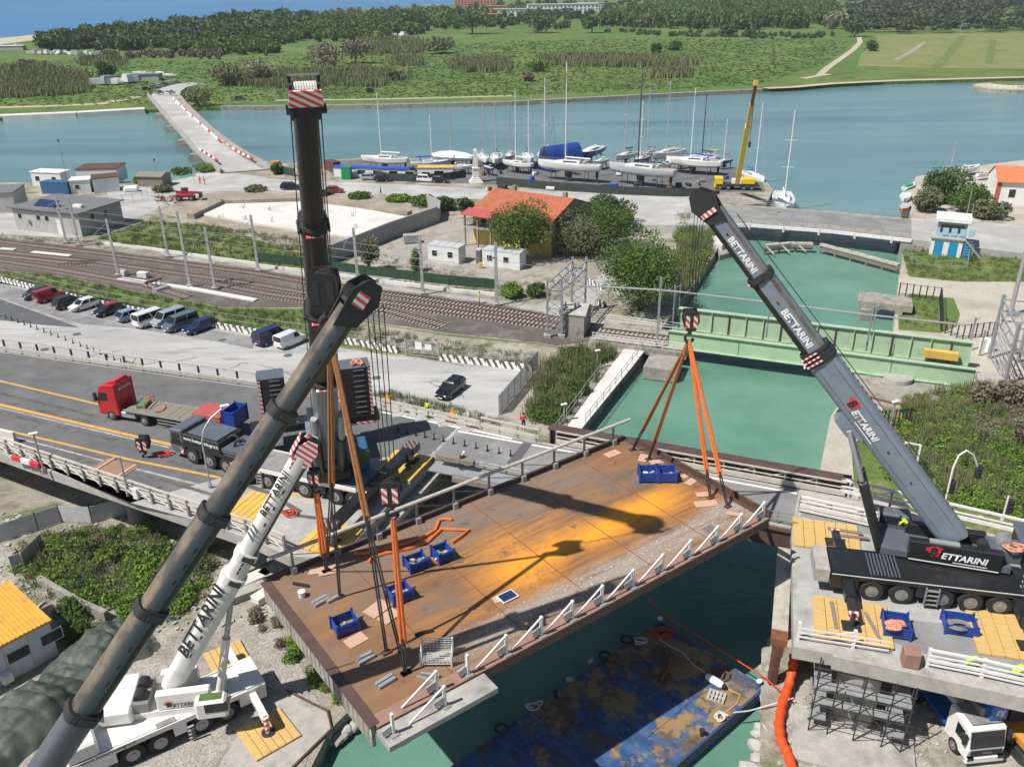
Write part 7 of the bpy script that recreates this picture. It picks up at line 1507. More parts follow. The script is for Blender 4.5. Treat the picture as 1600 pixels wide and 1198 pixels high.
bollards([(0,494),(60,515),(130,542),(195,569),(210,574),(260,587),(320,600)],38,GND+.03,'small black flexible post in the long curved row across the parking lot');bollards([(622,674),(700,691),(798,712)],12,DK+.01,'small black flexible post in the row on the viaduct road')
bc=[G(1030,966,1.15),G(1197,1072,1.15)];bx2=(bc[1]-bc[0]).normalized();by2=Vector((-bx2.y,bx2.x,0));wid=(bc[1]-bc[0]).length
rzb=math.atan2(bx2.y,bx2.x);t=thing('barge','flat deck barge with worn blue and ochre paint under the lifted span','barge',bc[0]-ZV*1.15,rzb)
LBg=24.0;MB().b2(0,wid,-LBg,0,-.6,1.13).B('hull','hull_blue',t,bevel=.08);MB().b2(.12,wid-.12,-LBg+.12,-.12,1.13,1.15).B('deck_plate','barge_deck',t)
MB().b2(-.06,wid+.06,-LBg,.06,.62,.8).B('rub_rail','rust_red',t);MB().b2(2.2,6.6,-9.2,-4.8,1.15,1.2).B('hatch_plate','barge_deck',t)
for(x_,y_)in((.35,-.35),(wid-.35,-.35),(wid-.35,-6.5),(.35,-6.5),(.35,-11),(wid-.4,-12)):
 o=MB().tube((x_,y_,1.15),(x_,y_,1.55),.13,10).B('bollard','blue_truck' if y_>-1 else 'dark_steel',t);MB().tube((x_,y_,1.55),(x_,y_,1.65),.19,10).B('cap','white_paint' if y_>-1 else 'dark_steel',o)
def onb(px,py,dz=.02):return G(px,py,1.15)+ZV*dz
def tangle(c_,r_,n_,mat,name,lb,cat,th_=.04,seed=0):
 rd=random.Random(seed);mb=MB();pts=[]
 for i in range(n_):a=i*1.35+rd.uniform(-.3,.3);rr=r_*rd.uniform(.35,1);pts.append(c_+Vector((math.cos(a)*rr,math.sin(a)*rr*.8,.05+rd.uniform(0,.18))))
 fine=[]
 for i in range(len(pts)-1):
  p0,p1,p2,p3=pts[max(i-1,0)],pts[i],pts[i+1],pts[min(i+2,len(pts)-1)]
  for j in range(4):f_=j/4;fine.append(.5*((2*p1)+(p2-p0)*f_+(2*p0-5*p1+4*p2-p3)*f_*f_+(3*p1-p0-3*p2+p3)*f_**3))
 return tag(mb.path(fine,th_,5).B(name,mat,smooth=1),lb,cat)
tangle(onb(1037,990),.85,22,'rope_red','rope_heap','red rope heap on the far corner of the barge','rope',.05,1);tangle(onb(1118,1057),.9,18,'rust','rope_heap','brown rope coil near the white fender on the barge','rope',.05,2);tangle(onb(1002,1004),.55,12,'rope_white','rope_heap','small white and blue rope heap left of the red rope','rope',.045,3);tangle(onb(836,1105),.7,9,'rope_white','rope_heap','grey rope scraps at the left side of the barge','rope',.04,4);tangle(onb(1127,1122),.5,12,'rope_white','rope_heap','white mooring rope coil on the right side of the barge','rope',.05,5)
tag(MB().path([onb(1030,997),onb(1045,1008),onb(1068,1020),onb(1085,1040),onb(1104,1052)],.035,5).B('mooring_rope','rope_white'),'thin pale rope running across the barge between two coils','rope');tag(MB().path([onb(1128,1070),onb(1145,1080),onb(1157,1085),onb(1150,1100),onb(1130,1115)],.035,5).B('mooring_rope','mat_tan'),'tan rope curving from the white fender on the barge','rope')
e0,e1=onb(1034,966,.5),onb(1195,1068,.5);tag(MB().path([G(1012,932,5.5),e0,e0.lerp(e1,.5),e1,G(1235,1092,2.0)],.05,6).B('mooring_rope','rope_red'),'red mooring rope along the far edge of the barge to the quay','rope');tag(MB().path([onb(1145,1118,.3),G(1170,1110,1.4),G(1240,1090,1.9)],.045,6).B('mooring_rope','rope_white'),'white mooring rope from the barge side to the right quay','rope')
t=thing('boat_fender','white sausage fender lying on the barge','fender',onb(1117,1069),-.8);MB().path([(-.75,0,.28),(-.65,0,.28),(-.3,0,.28),(.4,0,.28),(.6,0,.28)],[.08,.22,.27,.27,.2],12).B('body','plaster_white',t,smooth=1);MB().path([(.58,0,.28),(.72,0,.28),(.82,0,.28)],[.2,.15,.06],12).B('end_cap','black_matte',t,smooth=1)
t=thing('wooden_pallet','small grey wooden pallet on the barge below the fender','pallet',onb(1119,1089),-.45)
for i in range(5):MB().b2(-.55+i*.24,-.39+i*.24,-.5,.5,.1,.14).B('slat','wood_old',t)
for y_ in(-.42,0,.42):MB().b2(-.58,.6,y_-.06,y_+.06,0,.1).B('bearer','wood_old',t)
t=thing('steel_trestle','rusty steel trestle standing on the middle of the barge','trestle',onb(1045,1050),.9);MB().bar((-1.1,0,.1),(1.1,0,.8),.16).B('beam','rust',t);MB().bar((1.0,.6,.05),(1.0,0,.9),.1).B('leg','rust',t);MB().bar((.9,-.6,.05),(1.0,0,.9),.1).B('leg','rust',t);MB().bar((-1.1,.35,.08),(.8,.35,.08),.12).B('foot','rust',t)
for k,(px,py)in enumerate([(890,1064),(955,1031),(923,1035),(1042,1020)]):tag(MB().box(onb(px,py,.18),(.5,.28,.3),.5*k).B('mooring_cleat','rust' if k%2 else 'galv',bevel=.05),['grey mooring cleat at the left side of the barge','rusty cleat beside the tyre at the far side of the barge','small grey cleat left of the tyre on the barge','rusty box near the red rope on the barge'][k],'cleat')
for k,(px,py)in enumerate([(945,1025),(979,1000),(783,1139)]):c_=onb(px,py,.1);tag(MB().path([c_+Vector((math.cos(R(i*30))*.38,math.sin(R(i*30))*.38,0))for i in range(13)],.1,6).B('tyre_fender','rubber',smooth=1),['black tyre at the far side of the barge, right one of a pair','black tyre near the small white rope heap','black tyre at the left end of the barge'][k],'tyre')
P_=[G(1241,1022,3.4),G(1238,1045,2.6),G(1232,1072,1.9),G(1222,1100,1.7),G(1217,1130,1.65),G(1220,1155,1.65),G(1232,1180,1.65),G(1244,1215,1.65)]
fine=[]
for i in range(len(P_)-1):
 for j in range(6):fine.append(P_[i].lerp(P_[i+1],j/6))
tag(MB().path(fine,[.30+.04*math.sin(i*1.9)for i in range(len(fine))],12).B('orange_tube','orange_tube',smooth=1),'fat orange floating boom tube hanging down beside the right abutment','tube')
rnd=random.Random(11)
def rock(c_,s_,seed):
 rd=random.Random(seed);bm=bmesh.new();bmesh.ops.create_icosphere(bm,subdivisions=2,radius=1);mb=MB()
 kx_=[rd.uniform(.7,1.2)for _ in range(3)]
 for v in bm.verts:n2=1+.22*math.sin(v.co.x*3.1+seed)*math.cos(v.co.y*2.7+seed)+rd.uniform(-.06,.06);v.co=Vector((v.co.x*kx_[0],v.co.y*kx_[1],v.co.z*kx_[2]*.7))*n2*s_
 mb.add([v.co+c_ for v in bm.verts],[[v.index for v in f_.verts]for f_ in bm.faces])if bm.verts.index_update()is None else None;bm.free();return mb
for k in range(22):
 f_=k/21;p=G(1222,1002,GND).lerp(G(1188,1205,GND),f_)+Vector((rnd.uniform(-.5,.1),rnd.uniform(-.2,.2),-.45));tag(rock(p,rnd.uniform(.45,.75),k).B('quay_stone','rock'),'grey stone of the rough quay edge below the right abutment','stone','quay stones')
for k,(px,py)in enumerate([(530,1150),(540,1140),(548,1120),(556,1130),(562,1108),(572,1100)]):tag(rock(G(px,py,.4),.6,40+k).B('quay_stone','rock'),f'pale rock at the water below the left span end, {ordn[k]} from the left','stone','left bank rocks')
t=thing('scaffold','dark tube scaffold with metal platforms round the concrete column','scaffold',cpos)
cap_=math.atan2(capd.y,capd.x);ex,ey=capd,Vector((-capd.y,capd.x,0))
def SQ(a,b,z):q=cpos+ex*a+ey*b;return Vector((q.x,q.y,GND+z))
for a in(-2.6,-1.5,0,1.6,2.7):
 for b in(-2.2,-1.4):MB().tube(SQ(a,b,0),SQ(a+.1,b,5.4),.045,6).B('standard','dark_steel',t,1)
for z_ in(1.2,2.4,3.6,4.6):
 for b in(-2.2,-1.4):MB().tube(SQ(-2.8,b,z_),SQ(2.9,b,z_),.035,5).B('ledger','dark_steel',t,1)
for z_ in(1.2,3.6):
 for a in(-2.2,2.3):MB().hexa([SQ(a-.5,-2.1,z_),SQ(a+.5,-2.1,z_),SQ(a+.5,1.4,z_),SQ(a-.5,1.4,z_)],[SQ(a-.5,-2.1,z_+.07),SQ(a+.5,-2.1,z_+.07),SQ(a+.5,1.4,z_+.07),SQ(a-.5,1.4,z_+.07)]).B('platform','galv',t,1)
for z_ in(2.45,3.65):
 for k in range(3):MB().hexa([SQ(-2.6+k*1.75,-2.1,z_),SQ(-.95+k*1.75,-2.1,z_),SQ(-.95+k*1.75,-1.45,z_),SQ(-2.6+k*1.75,-1.45,z_)],[SQ(-2.6+k*1.75,-2.1,z_+.07),SQ(-.95+k*1.75,-2.1,z_+.07),SQ(-.95+k*1.75,-1.45,z_+.07),SQ(-2.6+k*1.75,-1.45,z_+.07)]).B('platform','galv',t,1)
for(a,b)in((-2.6,0),(0,2.7),(2.7,0)):MB().tube(SQ(a,-2.25,.3),SQ(b,-2.25,3.4),.03,5).B('brace','dark_steel',t,1)
MB().b2(0,0,0,0,0,0)
tag(MB().box(SQ(0,-2.5,.15),(7,4.5,.3),cap_).B('footing_slab','concrete'),'pale concrete footing slab under the scaffold','slab')
bin_(G(1398,985,DK+.01),rrz-.05,1.5,1.6,.85,'blue bin full of salmon rope coils on the right deck');bin_(G(1497,982,DK+.01),rrz-.05,1.8,1.4,.75,'blue bin with coiled cables on the right deck')
for k in range(5):tangle(G(1392+(k%3)*6,976+(k//3)*7,DK+.75),.38,12,'rope_pink','rope_coil','salmon rope coil lying in the blue bin on the right deck','rope',.09,20+k)['group']='salmon rope coils'
mb=MB();c_=G(1498,976,DK+.62)
for k in range(4):mb.path([c_+Vector((math.cos(R(i*24))*(.7-.08*k),math.sin(R(i*24))*(.5-.06*k),.03*k))for i in range(16)],.035,5)
tag(mb.B('cable_coil','deck_grey'),'grey cable coil lying in the blue bin on the right deck','cable')
tag(MB().box(G(1303,960,DK+.24),(.22,2.6,.06),rrz).B('timber_board','wood_grey'),'dark board on the near yellow mat, left one','board');tag(MB().box(G(1364,978,DK+.24),(.22,2.6,.06),rrz+.2).B('timber_board','wood_grey'),'dark board on the near yellow mat, right one','board');tag(MB().box(G(1320,829,DK+.26),(2.4,.25,.1),rrz-.1).B('timber_board','wood_grey'),'grey timber on the mat behind the concrete block, upper one','board');tag(MB().box(G(1332,838,DK+.26),(2.2,.25,.1),rrz).B('timber_board','wood_grey'),'grey timber on the mat behind the concrete block, lower one','board')
tag(MB().box(G(1423,1026,DK+.55),(.9,.9,1.1),rrz).B('brick_pillar','ply_red',bevel=.03),'small brick block in the gap of the white railing','block')
for k,px in enumerate((1520,1592)):tag(MB().box(G(px,1033+k*13,DK+.35),(.8,.5,.6),.3).B('yellow_bag','hivis_yellow',bevel=.15),['bright yellow bag behind the white railing, left one','bright yellow bag behind the white railing at the right edge'][k],'bag')
tangle(G(1583,856,DK+3.4),.8,16,'rope_pink','rope_heap','salmon rope heap on the counterweight of the grey crane','rope',.07,31)
def lamp(b,pts,lb,head_=True,mat='galv',r_=.075,cat='street lamp',hm='white_paint'):
 t=thing('street_lamp',lb,cat,b);MB().path([Vector(q)for q in pts],r_,8).B('pole',mat,t,smooth=1);MB().tube((0,0,0),(0,0,.35),.16,8).B('base',mat,t)
 if head_:q=Vector(pts[-1]);MB().box(q+ZV*.05,(.7,.32,.16),.4).B('lamp_head',hm,t,bevel=.04)
 return t
def vertical_to(px,py,z,ty):b=G(px,py,z);return b,topz(b,ty)-z
b,h_=vertical_to(329,762,DK,672);lamp(b,[(0,0,0),(0,0,h_*.8),(.2,.3,h_*.98),(.7,.8,h_*1.12),(1.7,1.5,h_*1.25)],'tall curved lamp post on the viaduct edge in front of the dark carrier')
b,h_=vertical_to(69,738,DK,678);lamp(b,[(0,0,0),(0,0,h_)],'straight lamp post with a double head on the left viaduct parapet');b,h_=vertical_to(201,774,DK,714);lamp(b,[(0,0,0),(0,0,h_)],'straight bare pole on the viaduct parapet left of the curved lamp',False)
b,h_=vertical_to(1378,735,GND,628);lamp(b,[(0,0,0),(0,0,h_)],'white lamp pole between the grey boom and the green slope');b,h_=vertical_to(933,576,GND,548);lamp(b,[(0,0,0),(0,0,h_)],'small lamp on the ramp beside the canal');b,h_=vertical_to(881,660,GND,632);lamp(b,[(0,0,0),(0,0,h_)],'small lamp by the fence above the brown girder')
for k,(px,py,ty,bend,lb)in enumerate([(1473,800,706,1,'arched traffic light pole on the green slope'),(1566,812,775,0,'short traffic light pole near the right edge')]):
 b,h_=vertical_to(px,py,DK-1.0,ty);t=lamp(b,[(0,0,0),(0,0,h_*.75),(.25,.1,h_*.93),(.8,.2,h_),(1.4,.2,h_*.93),(2.0,.2,h_*.72)]if bend else[(0,0,0),(0,0,h_)],lb,False,'white_steel',.08,'traffic light')
 for q in([(2.1,.2,h_*.66),(.25,.1,h_*.42)]if bend else[(.3,0,h_*.6)]):o=MB().box(q,(.4,.4,1.1)).B('signal_box','black_matte',t,bevel=.04);[MB().tube((q[0],q[1]-.2,q[2]+e),(q[0],q[1]-.34,q[2]+e),.13,8).B('visor','black_matte',o)for e in(-.33,0,.33)]
a,b=G(1405,740,GND),G(1428,745,GND);t=thing('sign_frame','white framed mesh sign beside the grey boom on the green slope','sign frame',a,ang(a,b));L_=(b-a).length;h_=topz(a,690)-GND
for x_ in(0,L_):MB().b2(x_-.08,x_+.08,-.08,.08,0,h_).B('post','white_steel',t)
for z_ in(h_-.05,h_*.45):MB().b2(0,L_,-.06,.06,z_-.06,z_+.06).B('frame_bar','white_steel',t)
mb=MB();[mb.b2(L_*i/9-.01,L_*i/9+.01,-.02,.02,h_*.47,h_-.1)for i in range(1,9)];mb.B('mesh','galv',t)
t=thing('steel_gantry','grey lattice switchyard gantry at the right edge behind the green bridge','gantry',G(1570,598,GND));lg=[G(1545,560,GND),G(1590,566,GND),G(1566,612,GND),G(1612,618,GND),G(1640,572,GND)]
for p in lg:MB().bar(p,p+ZV*8.2,.32).B('leg','galv',t,1)
for i,j in((0,1),(2,3),(0,2),(1,3)):
 mb=MB()
 for z_ in(5.0,6.2,7.6):mb.bar(lg[i]+ZV*z_,lg[j]+ZV*z_,.16)
 for n2 in range(6):mb.bar(lg[i].lerp(lg[j],n2/6)+ZV*(5 if n2%2 else 6.2),lg[i].lerp(lg[j],(n2+1)/6)+ZV*(6.2 if n2%2 else 5),.09)
 lattice(mb,lg[i],lg[j],4,.5,5,.06)if(i,j)in((0,2),(1,3))else None
 mb.B('truss','galv',t,1)
b,h_=vertical_to(1578,492,GND,372);t=thing('steel_mast','thick grey tube mast at the right edge','mast',b);MB().tube((0,0,0),(0,0,h_+4),.32,12,.2).B('tube','galv',t,smooth=1);MB().box((0,0,.3),(1.4,1.4,.6)).B('footing','concrete',t)
for k,(px,py)in enumerate([(1538,538),(1548,540)]):tag(MB().box(G(px,py,GND+.8),(.9,.6,1.6),.2).B('switch_cabinet','plaster_white',bevel=.04),['white switch cabinet by the picket fence, left one','white switch cabinet by the picket fence, right one'][k],'cabinet')
for k,(px,py,ty)in enumerate([(1513,548,496),(1530,556,516)]):b,h_=vertical_to(px,py,GND,ty);t=thing('catenary_pole',['thin pole at the right end of the green bridge, left one','thin pole at the right end of the green bridge, right one'][k],'pole',b);MB().bar((0,0,0),(0,0,h_),.18).B('mast','galv',t);MB().bar((0,0,h_*.9),(.8,.3,h_),.08).B('bracket','galv',t)
tag(MB().prism(poly([(1526,580),(1600,590),(1700,606),(1700,628),(1600,612),(1530,606)],GND+.9),GND-.5,GND+.9).B('rail_abutment','concrete'),'concrete abutment at the right end of the green bridge','abutment')
for k,(px,py,ty)in enumerate([(1507,352,288),(1513,360,315),(107,290,220),(245,274,250)]):b,h_=vertical_to(px,py,GND,ty);t=thing('mast_pole',['tall white antenna mast beside the control house','thin white pole right of the control house','tall thin antenna mast above the riverside cabins','short signal pole on the left river bank'][k],'mast',b);MB().tube((0,0,0),(0,0,h_),.09,6,.05).B('pole','galv',t);MB().box((0,0,h_),(.3,.3,.5)).B('top_unit','dark_steel',t)
for k,(px,py,ty)in enumerate([(832,62,31),(950,62,41),(1173,55,37),(1352,53,34),(1500,52,32),(688,82,58),(770,72,45)]):b=G(px,py,1.3);h_=min(max(topz(b,ty)-1.3,6),14);t=thing('power_pole',f'thin grey power line pole on the far meadow, {["second", "third", "fourth", "fifth", "sixth", "leftmost", "next to leftmost"][k]} of the line','pole',b,0,'far power poles');MB().tube((0,0,0),(0,0,h_),.16,6,.12).B('pole','concrete',t);MB().bar((-.8,0,h_-.5),(.8,0,h_-.5),.12).B('crossarm','concrete',t)
t=thing('stone_islet','round stone platform with grass in the river at upper right','platform',G(1573,141,0));c_=G(1575,141,0);MB().tube((0,0,-1),(0,0,1.4),13,28).B('wall','concrete_old',t);MB().tube((0,0,1.4),(0,0,1.6),12.2,28).B('top','track_sand',t);MB().tube((0,0,1.6),(0,0,2.6),7.5,20,6.5).B('inner_wall','rock',t);MB().tube((0,0,2.6),(0,0,2.8),6.4,20).B('grass_top','grass',t)
for k,(u_,v_,L2,mt,lb)in enumerate([(3.0,-2.2,4.5,'wood_grey','brown timber beam lying over the work pit'),(6.0,-4.5,6,'rust','rusty pipe in the work pit behind the span'),(4.5,-6,5,'galv','grey steel beam in the work pit behind the span')]):a=RV(u_,v_,DK-.2-k*.9);tag(MB().bar(a,a+U2*L2,.5 if k!=1 else .4,.4).B('work_beam',mt),lb,'beam')
struct(MB().prism([RV(.2,-15.2),RV(9,-15.2),RV(9,-.4),RV(.2,-.4)],-1,3.4).B('bank_shelf','concrete_old'))
struct(MB().prism([RV(31,-12),RV(34,-12),RV(34,-.4),RV(31,-.4)],-1,1.2).B('bank_shelf','concrete_old'))
t=thing('work_platform','grey walkway platform with railing beside the work pit','platform',RV(1.5,-.9,DK));MB().hexa([RV(.6,-2.0,DK-.12),RV(8.4,-2.0,DK-.12),RV(8.4,-.35,DK-.12),RV(.6,-.35,DK-.12)],[RV(.6,-2.0,DK),RV(8.4,-2.0,DK),RV(8.4,-.35,DK),RV(.6,-.35,DK)]).B('floor','galv',t,1)
for hh in(.5,1.0):MB().bar(RV(.6,-.45,DK+hh),RV(8.4,-.45,DK+hh),.06).B('rail','galv',t,1)
for i in range(5):MB().bar(RV(.6+i*1.95,-.45,DK),RV(.6+i*1.95,-.45,DK+1.1),.07).B('post','galv',t,1)
MB().bar(RV(1.0,-1.0,DK+.9),RV(4.4,-1.0,DK+.9),.5,.35).B('timber','wood_grey',t,1)
for k,(px,py)in enumerate([(706,656),(604,632)]):b=G(px,py,DK);t=thing('road_sign',['orange triangular roadworks sign beside the worker in yellow','small orange roadworks sign near the low guard rail'][k],'sign',b,-.3);MB().ext([(-.55,.2),(.55,.2),(0,1.15)],(0,0,0),(1,0,0),(0,.25,1),(0,.04,0)).B('board','sign_orange',t);MB().ext([(-.3,.32),(.3,.32),(0,.85)],(0,-.05,.0),(1,0,0),(0,.25,1),(0,.02,0)).B('face','mat_yellow',t);MB().bar((0,.3,.0),(0,.25,.9),.05).B('leg','dark_steel',t);MB().b2(-.5,.5,-.35,.35,0,.08).B('foot','sign_orange',t)
tag(MB().box(G(175,733,DK+.03),(3.6,2.6,.05),ra).B('plywood_sheet','ply_red'),'large reddish plywood sheets lying on the left road','plywood');tag(MB().box(G(160,727,DK+.09),(.25,2.8,.06),ra).B('timber_board','plywood'),'plank on the left edge of the reddish plywood','board');tag(MB().box(G(193,738,DK+.09),(.25,2.8,.06),ra).B('timber_board','plywood'),'plank on the right edge of the reddish plywood','board')
tangle(G(257,711,DK+.02),.8,10,'rope_red','rope_heap','red and green cord heap in front of the dark carrier','rope',.06,51);tangle(G(453,803,DK+.02),.7,12,'rope_red','rope_heap','small red cord heap at the viaduct edge','rope',.06,52)
tag(MB().box(G(213,770,DK+.5),(.5,.4,1.0),ra).B('switch_cabinet','plaster_white',bevel=.04),'white cabinet behind the viaduct parapet','cabinet');t=thing('concrete_barrier','white concrete barrier at the left edge of the viaduct','barrier',G(8,688,DK),ra);MB().ext([(-.35,0),(.35,0),(.15,.5),(.12,1.1),(-.12,1.1),(-.15,.5)],(-2.2,0,0),(0,1,0),(0,0,1),(3.6,0,0)).B('body','concrete_white',t)
for i in range(3):tag(MB().box(G(27+i*14,716+i*4.6,DK+.5),(1.1,.3,.5),ra).B('water_barrier','red_stripe' if i%2==0 else 'white_stripe',bevel=.05),f'{"red" if i % 2 == 0 else "white"} plastic barrier behind the left parapet, {ordn[i]} from the left','barrier')
tag(MB().prism(poly([(402,1094),(448,1078),(512,1110),(518,1138),(440,1215),(330,1215)],GND+.06),GND-3,GND+.06).B('quay_block','concrete',bevel=.06),'grey concrete quay block with a rusty edge at the bottom centre','block');tag(MB().path([G(448,1078,GND+.1),G(512,1110,GND+.1),G(518,1138,GND+.1),G(440,1215,GND+.1)],.09,6).B('edge_rail','rust_red'),'rusty steel edge on the concrete quay block','rail')
for k,(px,py,L_,W_)in enumerate([(385,925,3.0,1.0),(395,905,2.6,1.2),(405,880,3.4,1.2),(420,925,2.6,1.0),(430,890,2.4,1.4),(440,940,2.2,.9)]):tag(MB().box(G(px,py,GND+.35),(L_,W_,.6),.6+.1*k).B('concrete_slab','concrete_white' if k%2 else 'concrete',bevel=.03),f'pale precast slab beside the left end of the span, {ordn[k]} from the left','slab','precast slabs')
P_=[G(0,985,GND),G(60,955,GND),G(150,905,GND)];tag(slabwall('garden_wall',[(60,900),(120,935),(165,955)],.4,GND,GND+1.0,'concrete_old'),'old grey wall between the scrub and the yellow roofed cabin','wall');fence('screen_fence','grey sheet fence in the shade under the left viaduct',[(0,848),(60,828),(75,812),(130,822),(240,792)],GND,1.8,3,'dark_steel','cabin_roof');tag(MB().tube(G(93,812,GND),G(93,812,GND)+ZV*1.1,.42,16).B('drum','blue_truck',smooth=1),'blue plastic drum on the sandy ground under the viaduct','drum')
fence('wire_fence','white mesh fence in the lower left scrub',[(10,880),(26,905),(70,860)],GND,1.8,2,'white_steel','worn_white')
sp_=[G(225,985,GND),G(170,1015,GND),G(120,1060,GND),(G(70,1105,GND)),G(10,1160,GND),G(-60,1215,GND)];mb=MB();N1,N2=64,30;rd=random.Random(9)
ph=[rd.uniform(0,6)for _ in range(8)]
for i in range(N1+1):
 p=lerp(sp_,i/N1);d=(lerp(sp_,min(i/N1+.02,1))-lerp(sp_,max(i/N1-.02,0)));d.z=0;d.normalize();s_=Vector((-d.y,d.x,0));en=min(1,4*min(i/N1+.02,1-i/N1+.3))**.5
 for j in range(N2+1):
  v=j/N2*2-1;prof=max(0,1-abs(v)**2.4);fold=.10*math.sin(i*1.15+ph[0]+1.2*math.sin(j*.35))+.07*math.sin(i*2.3+j*.28+ph[1])+.05*math.sin(j*1.4+i*.5+ph[2])
  hh=2.1*en*(.75+.25*math.sin(i*.21+ph[3]))*prof+fold*(.35+prof)*(1.2-.4*abs(v));mb.v.append(p+s_*v*3.0*(.85+.12*math.sin(i*.33))+ZV*max(hh,.02+.03*(fold+.2)))
for i in range(N1):
 for j in range(N2):k=i*(N2+1)+j;mb.f.append([k,k+N2+1,k+N2+2,k+1]);mb.mi.append(0)
tag(mb.B('tarpaulin_heap','tarp',smooth=2),'long heap under a dark green tarpaulin at the lower left','tarpaulin')
tangle(G(62,1128,GND+.05),.9,14,'tarp_blue','blue_sheet','crumpled blue sheet at the foot of the green tarpaulin','sheet',.16,61)
rng=np.random.default_rng(21)
def quads(c_,s_,asp=1.5,flat=0.0):
 n_=len(c_);a=rng.normal(size=(n_,3));a/=np.linalg.norm(a,axis=1,keepdims=True);b=rng.normal(size=(n_,3));b[:,2]*=(1-flat);a[:,2]*=(1-flat)
 a/=np.linalg.norm(a,axis=1,keepdims=True);b-=a*(a*b).sum(1,keepdims=True);b/=np.linalg.norm(b,axis=1,keepdims=True)
 s_=(np.asarray(s_)*rng.uniform(.7,1.3,n_))[:,None];a=a*s_*asp/2;b=b*s_/2
 v=np.stack([c_-a,c_-b*.9,c_+a,c_+b*.9],1).reshape(-1,3);f_=np.arange(n_*4).reshape(-1,4);return v,f_
def crown(n_,rx,ry,rz,zc,leaf,lobes=7,spread=.6,inner=.55,lobe_r=(.34,.55),flat=0.0):
 cs=[];w_=[]
 for i in range(lobes):
  d=rng.normal(size=3);d/=np.linalg.norm(d);k=spread*rng.uniform(.45,1.0);cs.append(d*k);w_.append(rng.uniform(*lobe_r))
 cs.append(np.zeros(3));w_.append(.6);cs=np.array(cs);w_=np.array(w_);pick=rng.choice(len(cs),n_,p=w_**2/(w_**2).sum())
 d=rng.normal(size=(n_,3));d/=np.linalg.norm(d,axis=1,keepdims=True);r_=rng.uniform(inner,1.0,n_)**.7
 p=cs[pick]+d*(w_[pick]*r_)[:,None];p=p*np.array([rx,ry,rz])+np.array([0,0,zc]);p[:,2]=np.maximum(p[:,2],.03*rz)
 return quads(p,leaf,flat=flat)
def npmesh(name,v,f_,mat):
 me=bpy.data.meshes.new(name);n_,k=f_.shape;me.vertices.add(len(v));me.vertices.foreach_set('co',v.astype(np.float32).ravel());me.loops.add(n_*k);me.loops.foreach_set('vertex_index',f_.astype(np.int32).ravel());me.polygons.add(n_);me.polygons.foreach_set('loop_start',np.arange(n_,dtype=np.int32)*k);me.polygons.foreach_set('loop_total',np.full(n_,k,dtype=np.int32));me.update(calc_edges=True);me.materials.append(M(mat));return me
def npobj(name,v,f_,mat,parent=None,loc=None):
 o=bpy.data.objects.new(name,npmesh(name,v,f_,mat));C.objects.link(o)
 if parent is not None:o.parent=parent
 if loc is not None:o.location=loc
 return o
def scatter(name,label,cat,mat,protos,pts,sc_,zs_=None):
 pts=np.asarray(pts,float);sc_=np.asarray(sc_,float);n_=len(pts);V_=[];F_=[];off=0;ctr=pts.mean(0);ch=rng.integers(0,len(protos),n_)
 for k,(pv,pf)in enumerate(protos):
  idx=np.where(ch==k)[0]
  if not len(idx):continue
  a=rng.uniform(0,6.283,len(idx));ca,sa=np.cos(a)[:,None],np.sin(a)[:,None];s_=sc_[idx][:,None];zz=s_ if zs_ is None else np.asarray(zs_)[idx][:,None]
  x_=(pv[None,:,0]*ca-pv[None,:,1]*sa)*s_+(pts[idx,0]-ctr[0])[:,None];y_=(pv[None,:,0]*sa+pv[None,:,1]*ca)*s_+(pts[idx,1]-ctr[1])[:,None];z_=pv[None,:,2]*zz+(pts[idx,2]-ctr[2])[:,None]
  V_.append(np.stack([x_,y_,z_],2).reshape(-1,3));F_.append((pf[None]+(np.arange(len(idx))*len(pv))[:,None,None]+off).reshape(-1,4));off+=len(idx)*len(pv)
 o=npobj(name,np.concatenate(V_),np.concatenate(F_),mat,None,ctr);return tag(o,label,cat,kind='stuff')
def inpoly(pts,n_,z):
 """random ground points inside a surveyed outline"""
 P_=np.array([G(a,b,z)[:2]for a,b in pts]);lo,hi=P_.min(0),P_.max(0);out=[]
 while len(out)<n_:
  q=rng.uniform(lo,hi,(n_*2,2));ins=np.zeros(len(q),bool);j=len(P_)-1
  for i in range(len(P_)):
   c_=((P_[i,1]>q[:,1])!=(P_[j,1]>q[:,1]))&(q[:,0]<(P_[j,0]-P_[i,0])*(q[:,1]-P_[i,1])/(P_[j,1]-P_[i,1]+1e-12)+P_[i,0]);ins^=c_;j=i
  out+=q[ins].tolist()
 a=np.array(out[:n_]);return np.column_stack([a,np.full(n_,z)])
def area(pts,z):
 P_=[G(a,b,z)for a,b in pts];return abs(sum(P_[i].x*P_[i-1].y-P_[i-1].x*P_[i].y for i in range(len(P_))))/2
def blades(n_,r_,h_,w_,lean=.25):
 c_=np.column_stack([rng.normal(0,r_/2,n_),rng.normal(0,r_/2,n_),np.zeros(n_)]);t_=c_+np.column_stack([rng.normal(0,lean*h_,n_),rng.normal(0,lean*h_,n_),h_*rng.uniform(.6,1.1,n_)]);a=rng.uniform(0,6.28,n_);s_=np.column_stack([np.cos(a),np.sin(a),np.zeros(n_)])*w_/2
 return np.stack([c_-s_,c_+s_,t_+s_*.35,t_-s_*.35],1).reshape(-1,3),np.arange(n_*4).reshape(-1,4)
TWIG=[blades(40,1.3,1.3,.03,.45)for _ in range(3)];TUFT=[blades(14,.5,.5,.05)for _ in range(4)];REED=[blades(46,1.5,2.4,.14,.12)for _ in range(4)];RE_FAR=[blades(26,4,4.2,.75,.09)for _ in range(4)]
